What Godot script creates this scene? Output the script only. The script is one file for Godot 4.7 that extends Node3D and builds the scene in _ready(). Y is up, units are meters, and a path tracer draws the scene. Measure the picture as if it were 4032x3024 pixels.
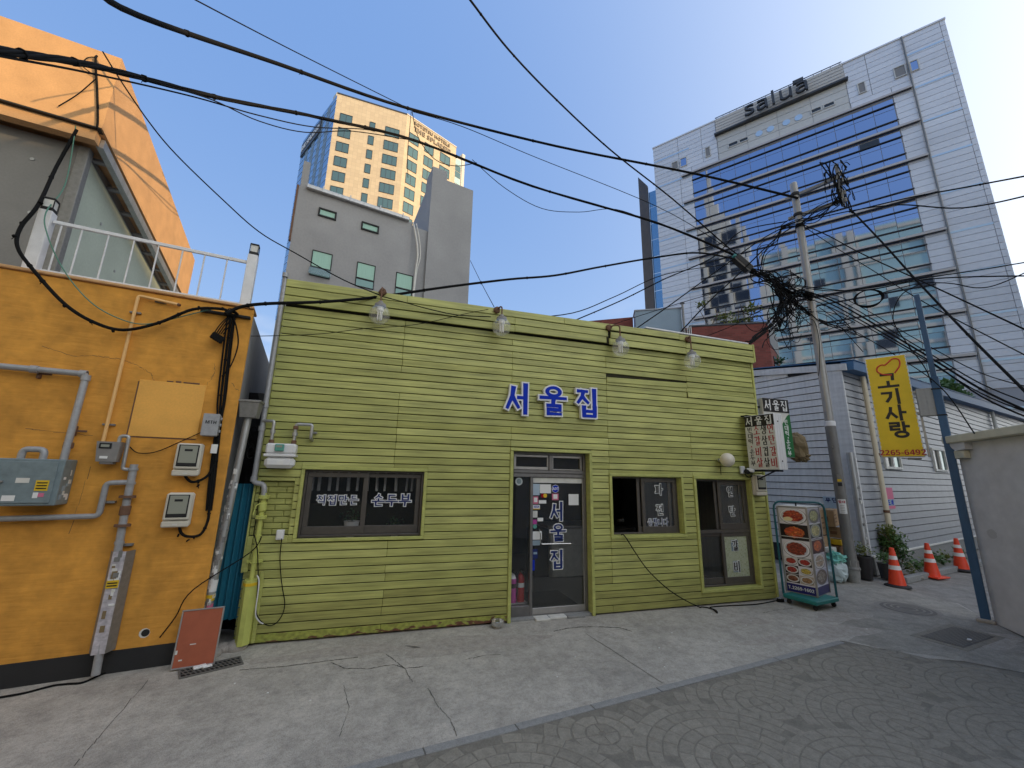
extends Node3D
# A narrow street corner: lime clapboard house, orange house, towers, cables.

class MB:
	var st := SurfaceTool.new()
	var xf := Transform3D.IDENTITY
	var grp := 1
	func _init() -> void:
		st.begin(Mesh.PRIMITIVE_TRIANGLES)
		st.set_smooth_group(-1)
	func v(p: Vector3) -> void:
		st.add_vertex(xf * p)
	func tri(a: Vector3, b: Vector3, c: Vector3) -> void:
		v(a); v(b); v(c)
	func quad(a: Vector3, b: Vector3, c: Vector3, d: Vector3) -> void:
		tri(a, b, c); tri(a, c, d)
	func quad_uv(a: Vector3, b: Vector3, c: Vector3, d: Vector3, u0 := Vector2.ZERO, u1 := Vector2.ONE) -> void:
		var p := [a, b, c, a, c, d]
		var u := [u0, Vector2(u1.x, u0.y), u1, u0, u1, Vector2(u0.x, u1.y)]
		for i in 6:
			st.set_uv(u[i]); v(p[i])
	# a flat polygon turned so that it faces away from ref
	func face(pts: Array, ref: Vector3) -> void:
		var n: Vector3 = (pts[1] - pts[0]).cross(pts[2] - pts[0])
		var c := Vector3.ZERO
		for p in pts:
			c += p
		c /= pts.size()
		if n.dot(c - ref) > 0:
			pts = pts.duplicate()
			pts.reverse()
		for i in range(1, pts.size() - 1):
			tri(pts[0], pts[i], pts[i + 1])
	func box(a: Vector3, b: Vector3) -> void:
		var lo := a.min(b)
		var hi := a.max(b)
		var c := (lo + hi) / 2.0
		for ax in 3:
			var u := (ax + 1) % 3
			var w := (ax + 2) % 3
			for s in 2:
				var q := []
				for k in [[0, 0], [1, 0], [1, 1], [0, 1]]:
					var p := Vector3.ZERO
					p[ax] = hi[ax] if s else lo[ax]
					p[u] = hi[u] if k[0] else lo[u]
					p[w] = hi[w] if k[1] else lo[w]
					q.append(p)
				face(q, c)
	func bbox(a: Vector3, b: Vector3, e := 0.004) -> void:
		var lo := a.min(b)
		var hi := a.max(b)
		var c := (lo + hi) / 2.0
		var h := (hi - lo) / 2.0
		e = minf(e, minf(h.x, minf(h.y, h.z)) * 0.6)
		var P := func(s: Vector3, ax: int) -> Vector3:
			var r := h - Vector3(e, e, e)
			r[ax] = h[ax]
			return c + s * r
		for ax in 3:
			var u := (ax + 1) % 3
			var w := (ax + 2) % 3
			for s in [-1.0, 1.0]:
				var q := []
				for k in [[-1, -1], [1, -1], [1, 1], [-1, 1]]:
					var sg := Vector3.ZERO
					sg[ax] = s; sg[u] = k[0]; sg[w] = k[1]
					q.append(P.call(sg, ax))
				face(q, c)
			for s in [[-1, -1], [1, -1], [1, 1], [-1, 1]]:
				var s0 := Vector3.ZERO
				s0[ax] = -1; s0[u] = s[0]; s0[w] = s[1]
				var s1 := s0
				s1[ax] = 1
				face([P.call(s0, u), P.call(s1, u), P.call(s1, w), P.call(s0, w)], c)
		for i in 8:
			var s := Vector3(1 if i & 1 else -1, 1 if i & 2 else -1, 1 if i & 4 else -1)
			face([P.call(s, 0), P.call(s, 1), P.call(s, 2)], c)
	func tube(path: Array, r, sides := 8, closed := false) -> void:
		var n := path.size()
		st.set_smooth_group(grp)
		grp += 1
		var rings := []
		var nrm := Vector3.ZERO
		for i in n:
			var a: Vector3 = path[(i - 1 + n) % n] if (closed or i > 0) else path[0]
			var b: Vector3 = path[(i + 1) % n] if (closed or i < n - 1) else path[n - 1]
			var d: Vector3 = (b - a).normalized()
			if nrm == Vector3.ZERO:
				nrm = d.cross(Vector3.UP if absf(d.y) < 0.9 else Vector3.RIGHT).normalized()
			nrm = (nrm - d * nrm.dot(d)).normalized()
			var bi := d.cross(nrm)
			var rr: float = r if (r is float or r is int) else r[i]
			var ring := []
			for k in sides:
				var t := TAU * k / sides
				ring.append(path[i] + (nrm * cos(t) + bi * sin(t)) * rr)
			rings.append(ring)
		for i in (n if closed else n - 1):
			var A: Array = rings[i]
			var B: Array = rings[(i + 1) % n]
			for k in sides:
				var k2 := (k + 1) % sides
				quad(A[k], A[k2], B[k2], B[k])
		st.set_smooth_group(-1)
		if not closed:
			for k in range(1, sides - 1):
				tri(rings[0][0], rings[0][k + 1], rings[0][k])
				tri(rings[n - 1][0], rings[n - 1][k], rings[n - 1][k + 1])
	# profile of (radius, height) turned round the y axis
	func lathe(prof: Array, seg := 20, at := Vector3.ZERO, basis := Basis.IDENTITY, smooth := false) -> void:
		var keep := xf
		xf = xf * Transform3D(basis, at)
		grp += 1
		for i in prof.size() - 1:
			if not smooth:
				grp += 1
			st.set_smooth_group(grp)
			var p: Vector2 = prof[i]
			var q: Vector2 = prof[i + 1]
			for k in seg:
				var a := TAU * k / seg
				var b := TAU * (k + 1) / seg
				var ca := Vector3(cos(a), 0, sin(a))
				var cb := Vector3(cos(b), 0, sin(b))
				var y0 := Vector3(0, p.y, 0)
				var y1 := Vector3(0, q.y, 0)
				if p.x > 1e-5:
					tri(ca * p.x + y0, ca * q.x + y1, cb * p.x + y0)
				if q.x > 1e-5:
					tri(ca * q.x + y1, cb * q.x + y1, cb * p.x + y0)
		st.set_smooth_group(-1)
		xf = keep
	func ext(poly: PackedVector2Array, z0: float, z1: float) -> void:
		var idx := Geometry2D.triangulate_polygon(poly)
		var cz := Vector3(0, 0, (z0 + z1) / 2)
		for i in range(0, idx.size(), 3):
			for z in [z0, z1]:
				var q := []
				for k in 3:
					q.append(Vector3(poly[idx[i + k]].x, poly[idx[i + k]].y, z))
				face(q, Vector3(q[0].x, q[0].y, cz.z))
		var cw := Geometry2D.is_polygon_clockwise(poly)
		for i in poly.size():
			var a := poly[i]
			var b := poly[(i + 1) % poly.size()]
			var q := [Vector3(a.x, a.y, z0), Vector3(b.x, b.y, z0), Vector3(b.x, b.y, z1), Vector3(a.x, a.y, z1)]
			if cw:
				q.reverse()
			quad(q[0], q[1], q[2], q[3])
	func mesh() -> ArrayMesh:
		st.generate_normals()
		return st.commit()

var rng := RandomNumberGenerator.new()
var M := {}
var used := {}

func V(x: float, y: float, z: float) -> Vector3:
	return Vector3(x, y, z)
func P2(x: float, y: float) -> Vector2:
	return Vector2(x, y)

func numbered(n: String) -> String:
	used[n] = used.get(n, -1) + 1
	return n if used[n] == 0 else "%s_%03d" % [n, used[n]]

func tag(o: Node, label: String, category := "", group := "", kind := "") -> void:
	if label: o.set_meta("label", label)
	if category: o.set_meta("category", category)
	if group: o.set_meta("group", group)
	if kind: o.set_meta("kind", kind)

func thing(called: String, label: String, category: String, at := Vector3.ZERO, deg := 0.0, group := "") -> Node3D:
	var o := Node3D.new()
	o.name = numbered(called)
	o.position = at
	o.rotation_degrees.y = deg
	add_child(o, true)
	tag(o, label, category, group)
	return o

func part(called: String, m: MB, mat: Material, parent: Node, label := "") -> MeshInstance3D:
	var o := MeshInstance3D.new()
	o.name = called
	o.mesh = m.mesh()
	o.material_override = mat
	parent.add_child(o, true)
	if label: o.set_meta("label", label)
	return o

func one(called: String, m: MB, mat: Material, label: String, category: String, group := "", at := Vector3.ZERO, deg := 0.0) -> MeshInstance3D:
	var o := part(numbered(called), m, mat, self, label)
	o.position = at
	o.rotation_degrees.y = deg
	tag(o, label, category, group)
	return o

func struct(called: String, m: MB, mat: Material, label := "") -> MeshInstance3D:
	var o := part(numbered(called), m, mat, self, label)
	o.set_meta("kind", "structure")
	return o

# ---------- textures ----------
func noise_img(w: int, h: int, freq: float, seed_: int, oct := 4, type := FastNoiseLite.TYPE_SIMPLEX_SMOOTH) -> Image:
	var n := FastNoiseLite.new()
	n.seed = seed_
	n.noise_type = type
	n.frequency = freq
	n.fractal_octaves = oct
	if oct == 1:
		n.fractal_type = FastNoiseLite.FRACTAL_NONE
	var im := n.get_seamless_image(w, h)
	im.convert(Image.FORMAT_L8)
	return im

# grey picture from layers: each [image, low, high, bias]: value = product of mix(low, high, noise^bias)
func layered(w: int, h: int, layers: Array) -> ImageTexture:
	var out := PackedByteArray()
	out.resize(w * h)
	out.fill(255)
	for L in layers:
		var im: Image = L[0]
		if im.get_width() != w or im.get_height() != h:
			im.resize(w, h, Image.INTERPOLATE_CUBIC)
		var d := im.get_data()
		var lut := PackedFloat32Array()
		for i in 256:
			lut.append(lerpf(L[1], L[2], pow(i / 255.0, L[3])))
		for i in w * h:
			out[i] = int(clampf(out[i] * lut[d[i]], 0, 255))
	# stored as sRGB; the linear mean is kept so that colours can be laid out as true mean albedos
	var srgb := PackedByteArray()
	for i in 256:
		srgb.append(int(round(Color(i / 255.0, 0, 0).linear_to_srgb().r * 255.0)))
	var sum := 0.0
	for i in w * h:
		sum += out[i]
		out[i] = srgb[out[i]]
	var r := Image.create_from_data(w, h, false, Image.FORMAT_L8, out)
	r.convert(Image.FORMAT_RGB8)
	var tx := ImageTexture.create_from_image(r)
	tx.set_meta("mean", sum / (255.0 * w * h))
	return tx

func lift(m: StandardMaterial3D, tx: Texture2D) -> void:
	if tx.has_meta("mean"):
		var l := m.albedo_color.srgb_to_linear()
		var k: float = 1.0 / tx.get_meta("mean")
		m.albedo_color = lin(l.r * k, l.g * k, l.b * k)

var T := {}

func lin(r: float, g: float, b: float, a := 1.0) -> Color:
	var c := Color(r, g, b).linear_to_srgb()
	c.a = a
	return c

func mat(called: String, c: Color, rough := 0.8, tex = null, scale := Vector3.ONE, metal := 0.0, bump = null, cm := 0.2, world := true) -> StandardMaterial3D:
	var m := StandardMaterial3D.new()
	m.resource_name = called
	m.albedo_color = c
	m.roughness = rough
	m.metallic = metal
	if tex != null:
		m.albedo_texture = tex
		lift(m, tex)
	if bump != null:
		m.heightmap_enabled = true
		m.heightmap_texture = bump
		m.heightmap_scale = cm
	if tex != null or bump != null:
		m.uv1_triplanar = true
		m.uv1_world_triplanar = world
		m.uv1_scale = scale
	M[called] = m
	return m

func dirt(m: StandardMaterial3D, tex: Texture2D, scale: Vector3) -> void:
	m.detail_enabled = true
	m.detail_albedo = tex
	m.detail_blend_mode = BaseMaterial3D.BLEND_MODE_MUL
	m.detail_uv_layer = BaseMaterial3D.DETAIL_UV_2
	m.uv2_triplanar = true
	m.uv2_world_triplanar = true
	m.uv2_scale = scale
	lift(m, tex)

func glass(called: String, c: Color, alpha := 0.05) -> StandardMaterial3D:
	var m := StandardMaterial3D.new()
	m.resource_name = called
	m.albedo_color = Color(c.r, c.g, c.b, alpha)
	m.transparency = BaseMaterial3D.TRANSPARENCY_ALPHA
	m.roughness = 0.02
	M[called] = m
	return m

func textures() -> void:
	T.mottle = layered(512, 512, [[noise_img(512, 512, 0.006, 1, 5), 0.8, 1.0, 0.8], [noise_img(512, 512, 0.12, 2, 3), 0.86, 1.0, 0.8]])
	T.stain = layered(512, 512, [[noise_img(512, 512, 0.008, 3, 6), 0.62, 1.0, 0.55], [noise_img(512, 512, 0.03, 4, 4), 0.85, 1.0, 0.6]])
	T.concrete = layered(1024, 1024, [[noise_img(1024, 1024, 0.008, 5, 6), 0.66, 1.0, 0.7], [noise_img(1024, 1024, 0.13, 6, 3), 0.32, 1.0, 0.45], [noise_img(1024, 1024, 0.035, 16, 3), 0.3, 1.0, 0.2], [noise_img(1024, 1024, 0.02, 17, 4), 0.7, 1.0, 0.35]])
	T.wood = layered(512, 512, [[noise_img(24, 512, 0.07, 7, 4), 0.74, 1.0, 0.55], [noise_img(160, 512, 0.1, 8, 3), 0.84, 1.0, 0.6]])
	T.streak = layered(512, 512, [[noise_img(512, 20, 0.06, 9, 4), 0.72, 1.0, 0.5], [noise_img(512, 512, 0.05, 10, 3), 0.86, 1.0, 0.7]])
	T.smudge = layered(512, 512, [[noise_img(110, 512, 0.02, 31, 5), 0.36, 1.0, 0.3], [noise_img(512, 512, 0.006, 32, 4), 0.66, 1.0, 0.8], [noise_img(60, 512, 0.05, 33, 3), 0.4, 1.0, 0.14]])
	T.rough = layered(512, 512, [[noise_img(512, 512, 0.02, 11, 5), 0.0, 1.0, 1.0]])
	T.trowel = layered(512, 512, [[noise_img(70, 512, 0.03, 12, 5), 0.0, 1.0, 1.0]])
	T.speck = layered(512, 512, [[noise_img(512, 512, 0.11, 13, 2), 0.3, 1.0, 0.35], [noise_img(512, 512, 0.02, 14, 4), 0.7, 1.0, 0.7]])

func painted(w: int, h: int, f: Callable) -> ImageTexture:
	var im := Image.create(w, h, false, Image.FORMAT_RGB8)
	f.call(im)
	return ImageTexture.create_from_image(im)

func ellipse(im: Image, cx: float, cy: float, rx: float, ry: float, c: Color, jag := 0.0, mix_ := 1.0) -> void:
	for y in range(maxi(0, int(cy - ry * 1.3)), mini(im.get_height(), int(cy + ry * 1.3) + 1)):
		for x in range(maxi(0, int(cx - rx * 1.3)), mini(im.get_width(), int(cx + rx * 1.3) + 1)):
			var a := (x - cx) / rx
			var b := (y - cy) / ry
			var lim := 1.0
			if jag > 0.0:
				lim += jag * sin(atan2(b, a) * 5.0 + cx) + jag * 0.6 * sin(atan2(b, a) * 11.0 + cy)
			if a * a + b * b < lim:
				im.set_pixel(x, y, im.get_pixel(x, y).lerp(c, mix_))

# a dish seen from above: plate, heap of food in speckled tones
func dish(im: Image, cx: float, cy: float, rx: float, ry: float, plate: Color, food: Color, alt: Color) -> void:
	ellipse(im, cx + 2, cy + 3, rx * 1.04, ry * 1.05, Color(0.25, 0.22, 0.2), 0.0, 0.6)
	ellipse(im, cx, cy, rx, ry, plate)
	ellipse(im, cx, cy, rx * 0.88, ry * 0.86, plate.darkened(0.12))
	ellipse(im, cx, cy, rx * 0.76, ry * 0.72, food.darkened(0.35), 0.08)
	for i in int(rx * ry * 0.06) + 24:
		var a := rng.randf() * TAU
		var q := sqrt(rng.randf()) * 0.68
		var c := food.lerp(alt, rng.randf()).lightened(rng.randf() * 0.2).darkened(rng.randf() * 0.35)
		var s := rng.randf_range(0.05, 0.13)
		ellipse(im, cx + cos(a) * q * rx, cy + sin(a) * q * ry, maxf(1.2, s * rx), maxf(1.0, s * ry * rng.randf_range(0.4, 1.1)), c)

# ---------- lettering ----------
const INI := "ㄱㄲㄴㄷㄸㄹㅁㅂㅃㅅㅆㅇㅈㅉㅊㅋㅌㅍㅎ"
const VOW := "ㅏㅐㅑㅒㅓㅔㅕㅖㅗㅘㅙㅚㅛㅜㅝㅞㅟㅠㅡㅢㅣ"
const FIN := " ㄱㄲㄳㄴㄵㄶㄷㄹㄺㄻㄼㄽㄾㄿㅀㅁㅂㅄㅅㅆㅇㅈㅊㅋㅌㅍㅎ"
const JAMO := {
	"ㄱ": [[.08, .16, .86, .16, .78, .55, .4, .96]], "ㄱ2": [[.08, .14, .88, .14, .84, .95]], "ㄴ": [[.14, .08, .14, .84, .92, .8]],
	"ㄷ": [[.12, .12, .86, .12], [.14, .12, .14, .88, .92, .86]], "ㄹ": [[.1, .08, .86, .08, .86, .48], [.86, .48, .14, .48, .14, .92, .92, .9]],
	"ㅁ": [[.14, .1, .14, .92], [.14, .12, .86, .12, .86, .94], [.14, .9, .86, .9]], "ㅂ": [[.14, .02, .14, .96], [.86, .02, .86, .96], [.14, .46, .86, .46], [.14, .93, .86, .93]],
	"ㅅ": [[.52, .02, .44, .4, .06, .96], [.46, .42, .7, .68, .95, .92]], "ㅇ": [[0, 0]], "ㅈ": [[.08, .12, .88, .12], [.52, .12, .42, .5, .06, .96], [.46, .5, .68, .74, .95, .94]],
	"ㅌ": [[.12, .08, .86, .08], [.14, .08, .14, .92, .92, .9], [.14, .48, .82, .48]], "ㅍ": [[.08, .1, .92, .1], [.32, .1, .34, .86], [.68, .1, .66, .86], [.04, .9, .96, .86]],
	"ㄸ": [[.04, .12, .44, .12], [.06, .12, .06, .88, .48, .86], [.54, .12, .94, .12], [.56, .12, .56, .88, .97, .86]],
	"ㅣ": [[.6, -.02, .6, 1.02]], "ㅏ": [[.44, -.02, .44, 1.02], [.44, .46, .95, .48]], "ㅓ": [[.62, -.02, .62, 1.02], [.02, .46, .62, .46]],
	"ㅕ": [[.62, -.02, .62, 1.02], [.06, .3, .62, .3], [.06, .62, .62, .62]], "ㅐ": [[.3, .02, .3, .96], [.3, .46, .78, .46], [.8, -.02, .8, 1.02]],
	"ㅗ": [[.0, .86, 1.0, .82], [.5, .86, .5, .1]], "ㅜ": [[.0, .22, 1.0, .18], [.5, .22, .48, .95]], "ㅡ": [[.0, .5, 1.0, .46]],
}

func glyph(ch: String) -> Array:
	var code := ch.unicode_at(0) - 0xAC00
	var i := INI[code / 588]
	var w := VOW[(code % 588) / 28]
	var f := FIN[code % 28]
	var flat := w in ["ㅗ", "ㅜ", "ㅡ"]
	var boxes := []
	if flat and f == " ":
		boxes = [[i, .14, .0, .86, .5], [w, 0, .5, 1, 1.0]]
	elif flat:
		boxes = [[i, .2, .0, .8, .33], [w, 0, .33, 1, .64], [f, .2, .64, .84, 1.0]]
	elif f == " ":
		boxes = [[i, .0, .1, .56, .88], [w, .5, 0, 1.02, 1]]
	else:
		boxes = [[i, .02, .0, .55, .52], [w, .5, 0, 1.0, .6], [f, .22, .63, .9, 1.0]]
	var out := []
	for b in boxes:
		var key: String = b[0]
		if key == "ㄱ" and (flat or b == boxes[-1]):
			key = "ㄱ2"
		for s in JAMO[key]:
			var pl := []
			if s.size() == 2:
				for k in 18:
					var a := -PI / 2 + TAU * k / 18
					pl.append(P2(lerpf(b[1], b[3], .5 + .42 * cos(a)), lerpf(b[2], b[4], .5 + .46 * sin(a))))
				out.append([pl, true])
				continue
			for k in range(0, s.size(), 2):
				pl.append(P2(lerpf(b[1], b[3], s[k]), lerpf(b[2], b[4], s[k + 1])))
			out.append([pl, false])
	return out

# one syllable, its box (w x h) centred on the origin; strokes sit a hair above one another so that no two faces share a plane
func write_syllable(m: MB, ch: String, w: float, h: float, wd: float, z0: float, z1: float, grow := 0.0, brush := true) -> void:
	var n := 0
	for g in glyph(ch):
		var pl := []
		for p in g[0]:
			pl.append(P2((p.x - .5) * w, (.5 - p.y) * h))
		var ring: bool = g[1]
		var N := pl.size()
		if not ring:
			var a: Vector2 = pl[0] - pl[1]
			var b: Vector2 = pl[N - 1] - pl[N - 2]
			pl[0] += a.normalized() * (wd * .35 + grow)
			pl[N - 1] += b.normalized() * (wd * .2 + grow)
		var L := []
		var R := []
		for k in N:
			var d0: Vector2 = (pl[k] - pl[(k - 1 + N) % N]) if (ring or k > 0) else (pl[1] - pl[0])
			var d1: Vector2 = (pl[(k + 1) % N] - pl[k]) if (ring or k < N - 1) else (pl[N - 1] - pl[N - 2])
			d0 = d0.normalized(); d1 = d1.normalized()
			var nn := (d0.orthogonal() + d1.orthogonal()).normalized()
			var mit := 1.0 / maxf(.6, nn.dot(d0.orthogonal()))
			var t := float(k) / (N - 1)
			var ww := wd * .5
			if brush:
				var hor := absf((d0 + d1).normalized().x)
				ww *= lerpf(1.12, .78, hor)
				if not ring:
					ww *= lerpf(1.15, .8, t) if N > 2 else lerpf(1.12, .92, t)
			ww = (ww + grow) * mit
			L.append(pl[k] + nn * ww)
			R.append(pl[k] - nn * ww)
		var za := z0 + n * .00035
		var zb := z1 + n * .00035
		n += 1
		for k in (N if ring else N - 1):
			var k2 := (k + 1) % N
			var q := [L[k], L[k2], R[k2], R[k]]
			var f := []
			var bk := []
			for p in q:
				f.append(V(p.x, p.y, zb)); bk.append(V(p.x, p.y, za))
			var mid := V((L[k].x + R[k2].x) / 2, (L[k].y + R[k2].y) / 2, (za + zb) / 2)
			m.face(f, mid)
			m.face([f[0], f[1], bk[1], bk[0]], mid)
			m.face([f[2], f[3], bk[3], bk[2]], mid)
			if not ring and k == 0:
				m.face([f[0], f[3], bk[3], bk[0]], mid)
			if not ring and k == N - 2:
				m.face([f[1], f[2], bk[2], bk[1]], mid)

# a line of syllables on a plane: each letter a part, its white border (grow > 0) a sub-part or sibling
func letters(text: String, parent: Node, at: Vector3, step: Vector3, w: float, h: float, wd: float, ink: Material, edge: Material = null, grow := 0.0, thick := 0.001, basis := Basis.IDENTITY, brush := true) -> void:
	var n := 0
	for ch in text:
		var p := at + step * n
		n += 1
		if ch == " ":
			continue
		if edge:
			var e := MB.new()
			e.xf = Transform3D(basis, p)
			write_syllable(e, ch, w, h, wd, 0, thick, grow, brush)
			part("letter_border", e, edge, parent)
		var m := MB.new()
		m.xf = Transform3D(basis, p)
		var base := thick + .0045 if edge else 0.0
		write_syllable(m, ch, w, h, wd, base - .002 if edge else 0.0, base + .001, 0.0, brush)
		part("letter", m, ink, parent)

func latin(text: String, parent: Node, at: Vector3, basis: Basis, size: float, mat_: Material, depth := 0.01, bold := true, called := "lettering", squeeze := 1.0) -> void:
	var f := SystemFont.new()
	f.font_names = PackedStringArray(["Droid Sans"])
	if bold:
		f.font_weight = 700
	var tm := TextMesh.new()
	tm.text = text
	tm.font = f
	tm.font_size = 48
	tm.pixel_size = size / 48.0
	tm.depth = depth
	var o := MeshInstance3D.new()
	o.name = called
	o.mesh = tm
	o.material_override = mat_
	o.transform = Transform3D(basis * Basis.from_scale(V(squeeze, 1, 1)), at)
	parent.add_child(o, true)

# smooth curve through points
func curve(pts: Array, step := 6) -> Array:
	var out := []
	var n := pts.size()
	for i in n - 1:
		var p0: Vector3 = pts[maxi(i - 1, 0)]
		var p1: Vector3 = pts[i]
		var p2: Vector3 = pts[i + 1]
		var p3: Vector3 = pts[mini(i + 2, n - 1)]
		for k in step:
			out.append(p1.cubic_interpolate(p2, p0, p3, float(k) / step))
	out.append(pts[n - 1])
	return out

func cable(called: String, r: float, pts: Array, label: String, group: String) -> void:
	var m := MB.new()
	var line := curve(pts, 6)
	if label.contains("bundled"):   # four strands laid round one another
		for s in 4:
			var strand := []
			for i in line.size():
				var d: Vector3 = (line[mini(i + 1, line.size() - 1)] - line[maxi(i - 1, 0)]).normalized()
				var side := d.cross(Vector3.UP).normalized()
				var a := TAU * s / 4 + i * .55
				strand.append(line[i] + (side * cos(a) + side.cross(d) * sin(a)) * r * .55)
			m.tube(strand, r * [.62, .5, .4, .55][s], 7)
	else:
		m.tube(line, r, 8)
	if r > .012:   # ties and clamps
		for i in range(3, line.size() - 3, 5):
			var d: Vector3 = (line[i + 1] - line[i]).normalized()
			var c: Vector3 = line[i] + d * rng.randf_range(-.1, .1)
			m.tube([c - d * r * .5, c + d * r * .5], r * 1.3, 7)
			if rng.randf() < .5:
				m.tube([c, c + V(rng.randf_range(-.03, .03), -r * 2.2, .0)], .004, 4)
	var mt: Material = M.white_cable if label.begins_with("white") else M.green_cable if label.begins_with("thin green") else M.cable
	one(called, m, mt, label, "cable", group)

# pipe with bends: polyline with rounded corners
func bent(pts: Array, r: float) -> Array:
	var out := [pts[0]]
	for i in range(1, pts.size() - 1):
		var a: Vector3 = (pts[i - 1] - pts[i]).normalized()
		var b: Vector3 = (pts[i + 1] - pts[i]).normalized()
		var p0: Vector3 = pts[i] + a * r
		var p1: Vector3 = pts[i] + b * r
		for k in 5:
			var t := k / 4.0
			out.append(p0.lerp(pts[i], t).lerp(pts[i].lerp(p1, t), t))
	out.append(pts[-1])
	return out

func _ready() -> void:
	rng.seed = 7
	# --- camera, sky, sun, exposure ---
	var cam := Camera3D.new()
	cam.name = "camera"
	cam.fov = 86.91
	cam.near = 0.05
	cam.far = 1500
	cam.transform = Transform3D(Basis(V(.95564, .01975, .29388), V(-.08278, .97554, .20363), V(-.28267, -.21892, .9339)).orthonormalized(), V(0, 1.95, 5.774))
	add_child(cam)
	cam.current = true
	var env := Environment.new()
	env.background_mode = Environment.BG_SKY
	env.tonemap_mode = Environment.TONE_MAPPER_LINEAR
	env.tonemap_exposure = EXPOSURE
	env.sdfgi_enabled = true
	env.ssao_enabled = true
	env.ssil_enabled = true
	env.sky = Sky.new()
	var pano := PanoramaSkyMaterial.new()
	pano.panorama = sky_picture()
	env.sky.sky_material = pano
	var we := WorldEnvironment.new()
	we.name = "world"
	we.environment = env
	add_child(we)
	var sun := DirectionalLight3D.new()
	sun.name = "sun"
	sun.light_energy = .72
	sun.light_color = Color(1.0, .86, .66)
	sun.light_angular_distance = .5
	sun.shadow_enabled = true
	sun.look_at_from_position(SUN * 10.0, Vector3.ZERO)
	add_child(sun)
	textures()
	materials()
	ground()
	green_house()
	orange_house()
	gap()
	back_buildings()
	silver_tower()
	hotel()
	brick_house()
	warehouse()
	right_side()
	street_things()
	wires()

const EXPOSURE := 1.74
const SUN := Vector3(.7727, .2588, .5796)   # low late-afternoon sun from the right

# clear air: deeper blue overhead and away from the sun, pale at the horizon and towards the sun, a few small low clouds
func sky_picture() -> ImageTexture:
	var w := 1024
	var h := 512
	var im := Image.create(w, h, false, Image.FORMAT_RGBF)
	var n := FastNoiseLite.new()
	n.seed = 5
	n.frequency = 1.0
	n.fractal_octaves = 5
	for y in h:
		var el := PI / 2 - PI * (y + .5) / h
		var sy := sin(el)
		var cy := cos(el)
		for x in w:
			var th := TAU * (x + .5) / w
			var d := V(sin(th) * cy, sy, -cos(th) * cy)
			var c := V(.2, .2, .2)
			if sy > 0:
				var hz := pow(1.0 - sy, 2.6)
				c = V(.112, .212, .435).lerp(V(.325, .45, .62), hz)
				var g := pow((1.0 + d.dot(SUN)) / 2.0, 5.2)
				c += V(1.5, 1.36, 1.02) * g * lerpf(.8, 1.0, hz)
				if el < .45:
					var q := n.get_noise_3d(d.x * 3.4, d.y * 8.0, d.z * 3.4)
					var k := clampf((q - .16) * 4.0, 0, 1) * clampf((.42 - el) * 5.0, 0, 1) * .5
					c = c.lerp(V(.55, .56, .58), k)
			else:
				c = V(.12, .12, .115)
			im.set_pixel(x, y, Color(c.x, c.y, c.z))
	return ImageTexture.create_from_image(im)

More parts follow.
